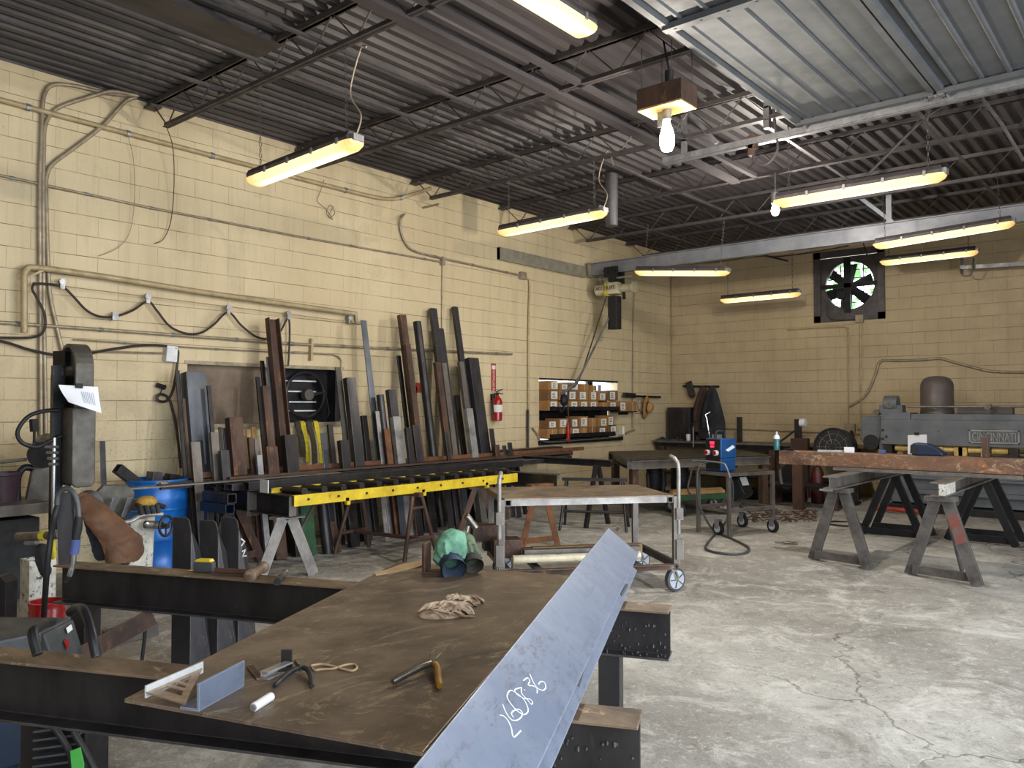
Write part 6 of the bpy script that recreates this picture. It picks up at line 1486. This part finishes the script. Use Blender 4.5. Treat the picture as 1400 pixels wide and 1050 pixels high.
run('welding_cable','long grey cable hooped over the welder stand and curling on the floor','cable',[sg(985,636,-.05),sg(970,632,-.1),sg(957,636,-.12),sg(953,655,-.12),sg(955,685,-.12),sg(964,708,-.12),sg(978,727,-.15),W(1002,737,z=.015),W(1020,746,z=.015),W(1024,752,z=.015),W(1015,757,z=.015),W(990,757,z=.015),W(968,752,z=.015),W(966,745,z=.015),W(980,728,z=.02),sg(993,712,-.1),sg(1001,690,-.1),sg(1002,665,-.1),sg(997,648,-.1),sg(988,638,-.05)],.014,'grey_plastic',8,6)
run('welding_cable','dark cable with a bare bent nozzle hanging left of the welder stand','cable',[sg(956,638,-.05),sg(947,640,-.05),sg(944,650,-.05),sg(941,662,-.05),sg(941,672,-.05),sg(950,682,-.05)],.013,'cable_dark',7,5)
c=sg(1013,664,.15)
t=T('welding_helmet','dark welding helmet with shiny lens hung on the right of the welder stand','helmet',c-UP*.15)
hn=(-FH*.6-RT*(-.5)+UP*.35).normalized(); h1=hn.cross(UP).normalized(); h2=h1.cross(hn)
sh=[(-.12,-.16),(-.13,.08),(-.07,.17),(.07,.17),(.13,.08),(.1,-.16)]
m=MB(); vs=[c+h1*x_+h2*y_ for x_,y_ in sh]+[c+h1*x_*.85+h2*y_*.85+hn*.07 for x_,y_ in sh]+[c+h1*x_*1.02+h2*y_*1.0-hn*.12 for x_,y_ in sh]
m.add(vs,[(6,7,8,9,10,11)]+[(i,(i+1)%6,6+(i+1)%6,6+i) for i in range(6)]+[(12+i,12+(i+1)%6,(i+1)%6,i) for i in range(6)]).to('shell','rubber',t,bev=.01,smooth=True)
MB().slab([c+h1*x_+h2*y_+hn*.075 for x_,y_ in ((-.07,-.02),(.07,-.02),(.07,.09),(-.07,.09))],.006,hn).to('lens','lens_reflection',t)
# ================================================================= BACK WALL: bench, coats, conduits
t=T('back_bench','long dark bench along the back wall under the hanging coats','bench',(2.2,14.6,0))
MB().box(-.0+.06,4.1,14.15,15.0,.88,.91).to('bench_top','steel_grey',t)
MB().box(.1,4.05,14.2,14.25,.8,.88).to('apron','black_metal',t)
for xx in (.2,1.7,2.45,3.9): MB().box(xx,xx+.1,14.2,14.3,.002,.8).to('leg','rust_brown',t)
MB().box(.1,4.0,14.25,14.95,.25,.29).to('lower_shelf','black_metal',t)
a=W(895,600,y=14.7);b_=W(943,557,y=14.7)
t=T('steel_cabinet','dark grey sheet steel cabinet standing on the bench in the corner','cabinet',((a.x+b_.x)/2,14.7,.912))
MB().box(max(.1,a.x),b_.x,14.7,14.98,.912,b_.z).to('body','mill_scale',t,bev=.004); MB().box(max(.1,a.x)+.03,b_.x-.15,14.69,14.7,.95,b_.z-.04).to('door_panel','steel_dark',t)
c=W(941,595,y=14.45); tag(MB().lathe((c.x,c.y,.912),UP,[(.035,0),(.04,.02),(.045,.12),(.04,.13)],16).to('white_cup','white_plastic',None,smooth=True),'small white cup on the bench in front of the grey cabinet','cup')
for i,(px,lb) in enumerate(((905,'coil of dark tools left of the white cup on the back bench'),(925,'heap of dark tools right beside the white cup'))):
    c=W(px,600,y=14.4); m=MB()
    for q in range(5): m.bar((c.x-.12+.03*q,c.y-.05+.03*q,.92+.012*q),(c.x+.1-.02*q,c.y+.06-.03*q,.925+.012*q),.025,.02)
    o=m.to('hand_tools','tool_black'); tag(o,lb,'tools',kind='stuff')
tag(MB().cyl(W(948,611,z=.842),W(948,611,z=.842)+UP*.37,.014,n=10).to('upright_bar','steel_grey',None),'thin bright bar standing upright at the corner of the welding table','bar')
a=W(934,528,y=14.97);b_=W(983,528.5,y=14.97)
tag(MB().bar(a,b_,.03,.04).to('coat_rail','black_metal'),'dark bar on the back wall carrying the coats','rail')
c=W(944,527,y=14.92)
t=T('work_glove','grey work glove hanging over the coat bar on the back wall','glove',c-UP*.25)
MB().bar(W(941,522,y=14.91),W(946,538,y=14.91),.14,.05,(0,1,0)).ball(W(946,539,y=14.91),.085,12,(1,.4,.9)).to('palm','glove_dark',t,smooth=True,bev=.02)
def coat(nm,label,px,py0,py1,w0,w1,m_,yy,seed):
    r=random.Random(seed); a=W(px,py0,y=yy); b_=W(px,py1,y=yy); k=(a-CAM).dot(FW)/F_PX
    m=MB(); nu,nv=18,10; vs=[]
    for j in range(nv+1):
        v=j/nv; w=(w0+(w1-w0)*min(1,v*1.5)**.8)*k*(1-.12*max(0,v-.8)*5)
        for i in range(nu):
            an=2*math.pi*i/nu; fold=1+.12*math.sin(3*an+seed)+.07*math.sin(7*an+seed*2)
            vs.append(V((a.x+(b_.x-a.x)*v+w/2*math.cos(an)*fold,yy+.07*math.sin(an)*fold*(.5+v*.5),a.z+(b_.z-a.z)*v+.03*math.sin(2*an)*v)))
    m.add(vs,[(j*nu+i,j*nu+(i+1)%nu,(j+1)*nu+(i+1)%nu,(j+1)*nu+i) for j in range(nv) for i in range(nu)]+[tuple(range(nu)),tuple(nv*nu+i for i in range(nu-1,-1,-1))])
    t=T(nm,label,'coat',(a.x,yy,b_.z)); m.to('coat_body',m_,t,smooth=True)
    MB().tube(smooth([a+V((0,0,.02)),V((a.x-.05,yy-.06,a.z-.12)),V((b_.x-.14,yy-.07,(a.z*.5+b_.z*.5))),V((b_.x-.15,yy-.06,b_.z+.25))],5),.05,10).to('sleeve',m_,t,smooth=True)
coat('brown_coat','brown work coat hanging left of the black one on the back wall',962,531,592,8,34,'jacket_brown',14.88,3)
coat('black_coat','black work coat hanging from the bar above the blue welder',974,531,602,9,40,'jacket_black',14.84,5)
a=W(1011,570,y=14.5)
tag(MB().htube((a.x,a.y,.912),(a.x,a.y,a.z),.08,.08,.006).to('square_tube','steel_dark'),'dark square tube standing on the back bench right of the black coat','steel tube')
a=W(1091,573,y=14.4)
t=T('roll_holder','dark post on the back bench with a white roll at its top','post',(a.x,a.y,.912))
MB().htube((a.x,a.y,.912),(a.x,a.y,a.z),.1,.1,.006).bar((a.x,a.y,1.2),(a.x-.35,a.y,.93),.03,.03).to('post','steel_dark',t)
MB().cyl((a.x+.06,a.y-.06,a.z-.06),(a.x+.16,a.y-.06,a.z-.06),.07,n=16).to('paper_roll','paper',t)
tag(MB().box(W(1083,605,y=14.1).x,W(1106,605,y=14.1).x,14.02,14.14,.002,1.03).to('rusty_block','rust_brown'),'rusty block standing at the front edge of the back bench behind the beam','block')
def bw(px,py,y=RY-.03): return W(px,py,y=y)
run('wall_conduit','level conduit low on the back wall, running toward the big machine','conduit',[bw(922,577),bw(990,586),bw(1090,590),bw(1186,594)],.014,'conduit',7)
run('wall_conduit','left vertical conduit below the exhaust fan on the back wall','conduit',[bw(1160,585),bw(1160,460),bw(1158,450),bw(1150,447),bw(1076,451)],.012,'pipe_paint',7,3)
run('wall_conduit','right vertical conduit dropping from the fan box to the floor','conduit',[bw(1177,440),bw(1177,600)],.014,'pipe_paint',7)
run('trim_pipe','vertical painted pipe in the corner of the room','pipe',[W(918,352,y=RY-.04),W(918,545,y=RY-.04)],.012,'pipe_paint',7)
for lab,(px,py,s_) in (('small box below the exhaust fan on the back wall',(1176,436,.07)),('outlet box on the back wall left of the big grey machine',(1163,586,.09)),('second outlet box tight to the left end of the big grey machine',(1178,583,.06))):
    c=bw(px,py,RY); t=T('outlet_box',lab,'electrical box',(c.x,RY,c.z-s_))
    MB().box(c.x-s_,c.x+s_,RY-.06,RY,c.z-s_,c.z+s_).to('box','box_grey',t,bev=.005); MB().box(c.x-s_*.8,c.x+s_*.8,RY-.066,RY-.06,c.z-s_*.8,c.z+s_*.8).to('cover','conduit',t)
run('power_cord','thick dark cord slanting down from the outlet box behind the floor fan','cord',[bw(1164,590,14.9),bw(1168,605,14.6),W(1174,625,y=14.2),W(1180,650,y=14.0)],.025,'rubber',8,4)
run('power_cord','fan cord looping from the small box up to the exhaust fan','cord',[bw(1172,437),bw(1150,438),bw(1135,436),bw(1131,428),bw(1132,415)],.012,'cable_dark',6,4)
run('wall_hose','tan hose pinned in drooping arcs along the back wall above the big machine','hose',[bw(1161,556),bw(1183,541),bw(1196,515),bw(1204,494),bw(1225,493),bw(1260,492),bw(1284,490),bw(1300,494),bw(1330,502),bw(1360,508),bw(1420,509)],.022,'conduit',8,5)
run('power_cord','dark cables sagging under the crane beam along the back wall','cord',[bw(935,362,14.8),bw(985,357,14.8),bw(1037,350,14.8),bw(1060,351,14.8),bw(1110,345,14.8),bw(1160,336,14.8)],.012,'cable_dark',6,4)
run('power_cord','black wire hanging from the lamp to the top of the exhaust fan','cord',[bw(1179,322,14.7),bw(1181,335,14.75),bw(1186,349,14.9)],.012,'rubber',6,3)
a=bw(1313,366,14.7);b_=bw(1420,360,14.7)
t=T('door_track','shiny strut rail on the back wall at the right edge','rail',a)
MB().prof(a,b_,[(-.04,-.03),(.04,-.03),(.04,.03),(-.04,.03)]).to('rail','galv',t)
MB().bar(bw(1315,352,14.7),bw(1315,374,14.7),.04,.04,(0,1,0)).tube(smooth([bw(1331,353,14.65),bw(1330,368,14.6),bw(1325,377,14.6),bw(1316,376,14.6),bw(1313,368,14.65)],4),.014,7).to('hook_hanger','steel_grey',t)
m=MB()
a=bw(1036,347,13.9);b_=bw(1078,357,13.9); tag(m.bar(a,b_,.05,.03).to('loose_bracket','steel_dark'),'slanting dark bar below the crane beam left of the fan','bar')
# ================================================================= PRESS BRAKE
PY=13.3
def pb(px,py,y=PY): return W(px,py,y=y)
x0=pb(1204,580).x; x1=8.6; zt=pb(1204,564).z; zb=pb(1204,607).z
t=T('press_brake','big grey press brake with raised maker name, at the back wall on the right','machine',((x0+x1)/2,PY,0))
MB().box(x0,x1,PY,PY+.5,zb,zt-.11).to('ram','shear_grey',t,bev=.006)
MB().box(x0+.0,x0+.42,PY+.02,PY+.5,zt-.11,zt).box(x0+.42,x1,PY+.06,PY+.5,zt-.11,zt-.02).to('top_beam','shear_grey',t,bev=.006)
MB().box(x0-.32,x0-.02,PY+.1,PY+.55,zb+.02,pb(1190,569).z).to('side_housing','shear_grey',t,bev=.015)
MB().cyl((x0-.17,PY+.08,zb+.02),(x0-.17,PY+.5,zb+.02),.12,n=18).to('side_drum','rubber',t)
hc=pb(1219,552,PY+.2); MB().cyl((hc.x-.1,hc.y,hc.z),(hc.x+.1,hc.y,hc.z),.13,n=22).box(hc.x-.16,hc.x+.18,hc.y-.1,hc.y+.12,zt-.02,hc.z-.02).to('clutch_housing','shear_grey',t,bev=.01)
MB().cyl((hc.x,hc.y-.14,hc.z-.02),(hc.x,hc.y-.1,hc.z-.02),.05,n=14).cyl((hc.x-.2,hc.y-.12,zt),(hc.x-.2,hc.y,zt),.05,n=10).to('clutch_hub','steel_grey',t)
a=pb(1240,556,PY+.12); MB().cyl((a.x,PY+.12,a.z),(x1,PY+.12,a.z),.018,n=10).cyl((pb(1349,555).x,PY+.05,a.z),(pb(1349,555).x,PY+.18,a.z),.045,n=12).to('shaft_rod','steel_grey',t)
dcx=pb(1281,540,PY+.45); r=.5*(1303-1261)*(dcx-CAM).dot(FW)/F_PX*.98
MB().lathe((dcx.x,PY+.45,zt-.03),UP,[(r*1.02,0),(r*1.02,.06),(r,.07),(r,.44),(r*.94,.5),(r*.78,.555),(r*.5,.585),(r*.2,.595),(.01,.597)],36).to('flywheel_dome','dome_brown',t,smooth=True)
a=pb(1310,558,PY+.35);b_=pb(1385,558,PY+.35); MB().box(a.x,b_.x,PY+.3,PY+.5,zt-.03,zt+.1).to('rear_box','dome_brown',t)
# name plate
a=pb(1316,0).x;b_=pb(1384,0).x; zc=(pb(1350,589).z+pb(1350,605).z)/2; hh=(pb(1350,588).z-pb(1350,606).z)/2
pl=MB().box(a,b_,PY-.012,PY,zc-hh,zc+hh).to('name_plate','shear_grey',t,bev=.006)
m=MB().box(a,b_,PY-.03,PY-.012,zc+hh-.018,zc+hh).box(a,b_,PY-.03,PY-.012,zc-hh,zc-hh+.018).box(a,a+.018,PY-.03,PY-.012,zc-hh,zc+hh).box(b_-.018,b_,PY-.03,PY-.012,zc-hh,zc+hh).to('raised_rim','steel_light',pl)
MB().text('CINCINNATI',hh*1.9,((a+b_)/2,PY-.022,zc-.01),(1,0,0),(0,0,1),.01,sx=(b_-a)*.86/(hh*1.9*5.6)).to('raised_lettering','steel_light',pl)
c=pb(1350,585); MB().box(c.x-.1,c.x+.1,PY-.012,PY,c.z-.025,c.z+.025).to('small_emblem','shear_grey',t,bev=.004)
for k,(px,py) in enumerate(((1207,588),(1207,600),(1212,597))): c=pb(px,py); MB().cyl((c.x,PY-.01,c.z),(c.x,PY,c.z),.02,n=10).to('bolt','steel_dark',t)
# die area, ochre fingers
zd=.74
MB().box(x0+.2,x1,PY+.15,PY+.3,zd,zb).to('die_backing','brass',t)
each(MB().cyl((x0+.4,PY+.08,zb-.06),(x1,PY+.08,zb-.06),.025,n=10).cyl((x0+.3,PY+.1,zb-.13),(x1,PY+.1,zb-.13),.018,n=10),'adjust_rod','steel_dark',t)
for px in (1214,1283,1310,1316,1347,1386): c=pb(px,615); MB().box(c.x-.06,c.x+.05,PY+.02,PY+.14,zd,zb-.02).to('die_clamp','steel_dark' if px in(1214,1386) else 'brass',t)
for px in (1232,1295,1333,1366): c=pb(px,612); MB().cyl((c.x-.1,PY+.08,zb-.06),(c.x+.1,PY+.08,zb-.06),.042,n=12).to('collar','brass',t)
# bed and frame below
MB().box(x0+.1,x1,PY+.1,PY+.35,.12,zd).to('bed','shear_grey',t,bev=.006)
MB().box(x0+.4,x1,PY-.02,PY+.12,.28,.34).box(x0+.4,x1,PY+.0,PY+.12,.5,.53).to('bed_rib','shear_grey',t)
MB().box(x0-.05,x0+.12,PY+.1,PY+.8,.002,zb+.1).box(x1-.2,x1,PY+.1,PY+.8,.002,zb+.1).to('side_frame','shear_grey',t)
MB().box(x0-.0,x1,PY-.1,PY+.4,.002,.1).to('foot_plinth','steel_dark',t)
t=T('paper_sheet','white sheet clipped to the front of the big grey machine','paper',pb(1254,620,PY-.02))
q=[pb(1241,625,PY-.03),pb(1268,620,PY-.03),pb(1267,594,PY-.015),pb(1241,595,PY-.015)]
MB().slab(q,.004,(0,-1,0)).to('sheet','paper',t); c=pb(1253,594,PY-.03); MB().box(c.x-.03,c.x+.03,PY-.04,PY,c.z-.01,c.z+.03).to('binder_clip','rubber',t)
run('red_pipe','dull red pipe low behind the black trestles at the foot of the press','pipe',[W(1198,694,y=12.9),W(1262,700,y=12.9)],.035,'sign_red',10)
# floor fan
fc=W(1142,612,y=13.55); R=.3
t=T('floor_fan','black drum fan standing behind the rusty beam','fan',(fc.x,fc.y,0))
fd=V((.0,-.99,.12)).normalized(); h1=fd.cross(UP).normalized(); h2=h1.cross(fd)
m=MB()
for dd in (-.12,.12): m.tube(arc(fc+fd*dd,R,0,2*math.pi,32,h1,h2)[:-1],.02,6,closed=True)
m.lathe(fc-fd*.12,fd,[(R,0),(R+.012,.0),(R+.012,.24),(R,.24)],32); m.to('drum_shell','rubber',t,smooth=True)
m=MB()
for rr in (.12,.22): m.tube(arc(fc+fd*.12,rr,0,2*math.pi,24,h1,h2)[:-1],.004,4,closed=True)
for k in range(10): an=2*math.pi*k/10; m.cyl(fc+fd*.12+(h1*math.cos(an)+h2*math.sin(an))*.05,fc+fd*.12+(h1*math.cos(an)+h2*math.sin(an))*R,.003,n=4)
o=m.to('wire_guard','steel_grey',t)
m=MB().cyl(fc-fd*.08,fc+fd*.1,.08,n=16)
for k in range(3):
    an=2*math.pi*k/3+.4; u_=h1*math.cos(an)+h2*math.sin(an); w_=h1*-math.sin(an)+h2*math.cos(an)
    m.slab([fc+u_*.07-w_*.04,fc+u_*.27-w_*.1+fd*.04,fc+u_*.27+w_*.08-fd*.04,fc+u_*.07+w_*.05],.006)
m.to('fan_blades','steel_light',t)
MB().bar(V((fc.x-.3,fc.y+.02,.002)),V((fc.x-.3,fc.y+.02,fc.z)),.05,.03,(0,1,0)).bar(V((fc.x+.3,fc.y+.02,.002)),V((fc.x+.3,fc.y+.02,fc.z)),.05,.03,(0,1,0)).bar((fc.x-.35,fc.y,.03),(fc.x+.35,fc.y,.03),.3,.05).to('stand','rubber',t)
# ================================================================= RUSTY BEAM ON TRESTLES
BY=9.0; zb0=.905
a=W(1031,622,z=1.08); x0=a.x; 
t=T('rusty_beam','big flaking rusty square beam lying level on the trestles at right','steel beam',(6.3,BY,zb0+.035))
MB().htube((x0-.05,BY+.12,zb0+.035+.075),(8.9,BY+.12,zb0+.035+.075),.25,.15,.012).to('beam','rusty_beam',t,bev=.012)
o=MB().box(5.35,7.1,BY-.1,BY+.5,zb0+.002,zb0+.016).box(5.35,7.1,BY-.1,BY-.088,zb0+.016,zb0+.034).to('steel_plate','steel_grey'); tag(o,'thin steel plate with turned up edge lying under the rusty beam','steel plate')
ztop=zb0+.035+.15
def ob(px,y=BY+.05): return W(px,600,y=y).x
XB=(5.58,6.55)
for i,(x,lb) in enumerate(((5.58,'weathered grey I-beam lying front to back on the left pair of trestles'),(6.55,'weathered grey I-beam with pale wood stuffed in its end, on the right trestles'))):
    tt=T('trestle_beam',lb,'steel beam',(x,9.6,.775))
    MB().prof((x,8.1,.84),(x,11.15,.84),I_(.128,.13,.008,.012)).to('beam','steel_grey',tt)
    if i: MB().box(x+.008,x+.06,8.08,8.5,.79,.89).to('end_block','white_speckle',tt)
    else: MB().box(x-.1,x+.02,8.11,8.14,.76,.775).to('weld_lip','steel_light',tt)
def trest(label,cx,cy,m_,h=.75,sp=.6,w=.1,foot=True):
    t=T('sawhorse',label,'sawhorse',(cx,cy,0)); 
    for s in (-1,1):
        A=V((cx+s*sp/2,cy-s*.09,.002)); B=V((cx+s*.05,cy,h-.02)); MB().prof(A,B,[(-w/2,-.004),(w/2,-.004),(w/2,.004),(-w/2+.006,.004),(-w/2+.006,.05),(-w/2,.05)],(0,1,0)).to('leg',m_,t)
    for s in (-1,1):
        A=V((cx+s*.1,cy+.62,.002)); 
    MB().bar((cx-sp/2+.04,cy+.05,.07),(cx+sp/2-.04,cy-.05,.07),.01,.08).to('foot_brace',m_,t)
    MB().box(cx-.13,cx+.13,cy-.07,cy+.07,h-.022,h+.02).to('top_plate',m_,t,bev=.003)
    A=V((cx+.06,cy+.55,.002)); MB().bar(A,V((cx+.02,cy+.06,h-.03)),.085,.02,(1,0,0)).to('rear_leg',m_,t)
    return t
trest('grey steel trestle at the front left under the rusty beam','' or 5.58,8.36,'trestle_grey',.752)
tr_=trest('grey steel trestle with a red stain on its leg, front right under the rusty beam',6.55,8.2,'trestle_grey',.752)
A=V((6.85,8.11,.002)); B=V((6.6,8.2,.73)); MB().bar(A.lerp(B,.5)-V((0,.0056,0)),A.lerp(B,.85)-V((0,.0056,0)),.09,.003,(0,1,0)).to('paint_stain','red_stain',tr_)
for cx,cy,lb in ((5.5,10.75,'black A-frame trestle at the back left behind the rusty beam'),(6.42,10.95,'black A-frame trestle at the back right behind the rusty beam')):
    t=T('sawhorse',lb,'sawhorse',(cx,cy,0))
    for dy in (-.25,.25):
        for s in (-1,1): MB().prof(V((cx+s*.36,cy+dy-s*.05,.002)),V((cx+s*.05,cy+dy,.74)),[(-.04,-.004),(.04,-.004),(.04,.004),(-.034,.004),(-.034,.05),(-.04,.05)],(0,1,0)).to('leg','black_metal',t)
        MB().bar((cx-.34,cy+dy,.06),(cx+.34,cy+dy,.06),.012,.08).to('foot_brace','black_metal',t)
    MB().box(cx-.08,cx+.08,cy-.3,cy+.3,.74,.775).to('top_plate','black_metal',t)
# things on the rusty beam
c=W(1062,619,z=ztop)
t=T('spray_can','teal spray can with white top standing on the left end of the rusty beam','spray can',(c.x,BY+.1,ztop))
cx=W(1062,610,y=BY+.1).x
MB().lathe((cx,BY+.1,ztop),UP,[(.03,0),(.033,.008),(.033,.13),(.02,.155)],16).to('can','can_teal',t,smooth=True); MB().lathe((cx,BY+.1,ztop+.13),UP,[(.034,0),(.034,.02),(.02,.045)],16).to('shoulder','paper',t,smooth=True); MB().cyl((cx,BY+.1,ztop+.17),(cx,BY+.1,ztop+.215),.011,n=10).to('nozzle','white_plastic',t)
def onb(nm,px0,px1,py0,m_,lb,cat,dep=.1,yy=BY+.1,slant=None):
    x0=W(px0,610,y=yy).x;x1=W(px1,610,y=yy).x;z1=W(px0,py0,y=yy).z
    o=MB().box(x0,x1,yy-dep/2,yy+dep/2,ztop+.001,z1).to(nm,m_,None,bev=.003); return tag(o,lb,cat)
onb('paper_card',1154,1168,611,'paper','small pale printed card standing on the rusty beam by the floor fan','card',.01)
onb('purple_can',1203,1210,615,'blue_sleeve','small white and violet tin on the rusty beam below the machine','tin',.05)
onb('upright_tube',1343,1352,598,'rust_brown','short rusty tube standing upright on the rusty beam under the maker name','tube',.07)
tag(MB().bar((W(1120,620,y=BY+.1).x,BY+.05,ztop+.012),(W(1152,620,y=BY+.1).x,BY+.15,ztop+.012),.03,.022).to('steel_rule','steel_light'),'bright flat steel rule lying on the rusty beam near the fan','rule')
tag(MB().bar((W(1072,618,y=BY+.1).x,BY+.12,ztop+.014),(W(1088,618,y=BY+.1).x,BY+.05,ztop+.014),.02,.025).to('hand_tool','tool_black'),'small dark tool lying right of the teal spray can','tool')
cx=W(1268,620,y=BY+.1).x; cz=ztop
t=T('welding_helmet','dark blue face shield lying on the rusty beam in front of the white sheet','helmet',(cx,BY+.1,ztop))
pr=[(-.13,.0),(-.15,.1),(-.11,.13),(.02,.12),(.1,.08),(.16,.03),(.16,0)]
MB().slab([V((cx+a_,BY+.02,cz+b_+.001)) for a_,b_ in pr],.16,(0,-1,0)).to('shell','navy_box',t,bev=.02)
MB().slab([V((cx+a_,BY+.015,cz+b_)) for a_,b_ in ((-.145,.02),(-.14,.1),(-.08,.1),(-.07,.02))],.01,(0,-1,0)).to('visor','rubber',t)
# ================================================================= FLOOR BITS
c=W(1070,744,z=0)
pliers('wrench like hand tool lying on the open floor in front of the trestles',c+UP*.02,[c+UP*.02,c+RT*.1+UP*.018,c+RT*.17+FH*.02+UP*.014],[c+UP*.02,c+RT*.08-FH*.04+UP*.018,c+RT*.16-FH*.05+UP*.014],c-RT*.09+UP*.02,c-RT*.08+FH*.03+UP*.02,'tool_steel','tool_steel',.012)
m=MB(); rng=random.Random(8)
for i in range(170):
    p=W(rng.uniform(1022,1115),rng.uniform(700,715),z=0); a=rng.uniform(0,3.1); d=V((math.cos(a),math.sin(a),rng.uniform(-.2,.2)))*rng.uniform(.02,.06); p.z=.02+rng.uniform(0,.03)
    m.bar(p-d,p+d,.015,.012)
tag(m.to('rust_chips','rust_brown',None),'low strip of brown chips swept along the floor behind the welder','chips',kind='stuff')
m=MB().tube(arc(W(1155,716,z=.012),.22,0,2*math.pi,26,(1,0,0),(0,1,0))[:-1],.012,6,closed=True); tag(m.to('floor_ring','rubber'),'dark ring lying on the floor behind the front left trestle','ring')
for i,(px,py,w,h,d,m_,lb) in enumerate(((1040,672,.5,.12,.3,'black_metal','dark folded steel heap on the floor under the left end of the rusty beam'),(1075,668,.35,.3,.25,'steel_dark','dark box on the floor under the back bench'),(1118,668,.12,.5,.12,'dark_red','dark red cylinder in the shade under the back bench'))):
    c=W(px,690,y=13.2+.1*i)
    if 'cylinder' in lb: o=MB().lathe((c.x,c.y,.002),UP,[(.09,0),(.1,.02),(.1,.5),(.05,.6)],18).to('gas_cylinder',m_,None,smooth=True)
    else:
        o=MB().slab([(c.x-w,c.y,.002),(c.x+w*.8,c.y,.002),(c.x+w*.5,c.y,h*2.6),(c.x-w*.2,c.y,h*1.9),(c.x-w*.8,c.y,h)],d,(0,-1,0)).to('scrap_heap' if i==0 else 'dark_box',m_,None,bev=.02)
    tag(o,lb,'cylinder' if 'cylinder' in lb else 'box' if i else 'scrap')
run('bent_pipe','bent grey pipe standing under the left end of the rusty beam','pipe',[W(1066,642,y=12.6),W(1068,658,y=12.6),W(1071,664,y=12.6),W(1080,667,y=12.6)],.03,'steel_grey',9,4)
o=MB().box(3.05,3.9,12.2,13.4,.3,.36).to('t','black_metal'); bpy.data.objects.remove(o)
t=T('low_table','low dark steel table under the left end of the rusty beam','table',(3.5,12.8,0))
MB().box(3.0,4.2,12.5,13.1,.32,.36).to('top','black_metal',t)
for xx in (3.05,4.1): 
    for yy in (12.55,13.0): MB().box(xx,xx+.09,yy,yy+.09,.002,.32).to('leg','rust_brown',t)
tag(MB().box(W(1085,650,y=12.4).x,W(1098,650,y=12.4).x,12.35,12.45,.002,.9).to('support_post','rust_brown'),'thick brown post standing behind the left end of the rusty beam','post')
# ================================================================= WORLD, PORTALS, CAMERA
wd=bpy.data.worlds.new('sky'); wd.use_nodes=True; SC.world=wd
nt=wd.node_tree; bg=nt.nodes['Background']
bg.inputs['Color'].default_value=(.84,.92,1.0,1); bg.inputs['Strength'].default_value=8.0
def portal(loc,rot,sx,sy):
    l=bpy.data.lights.new('sky_portal','AREA'); l.shape='RECTANGLE'; l.size=sx; l.size_y=sy; l.cycles.is_portal=True
    o=bpy.data.objects.new('sky_portal',l); o.location=loc; o.rotation_euler=rot; COL.objects.link(o)
portal((RX+.02,4.9,2.07),(0,math.radians(90),0),4.15,5.4)
portal((RX+.02,-.6,2.07),(0,math.radians(90),0),4.15,4.2)
cd=bpy.data.cameras.new('camera'); cd.sensor_width=36; cd.lens=F_PX/1400*36; cd.clip_start=.05
co=bpy.data.objects.new('camera',cd); co.location=CAM; co.rotation_euler=(math.radians(90)+PIT,0,YAW); COL.objects.link(co); SC.camera=co
SC.view_settings.view_transform='Standard'; SC.view_settings.look='None'; SC.view_settings.gamma=1; SC.view_settings.use_curve_mapping=False
SC.view_settings.exposure=0.22
SC.cycles.use_denoising=True; SC.cycles.max_bounces=8; SC.cycles.diffuse_bounces=5; SC.cycles.glossy_bounces=3; SC.cycles.sample_clamp_indirect=6
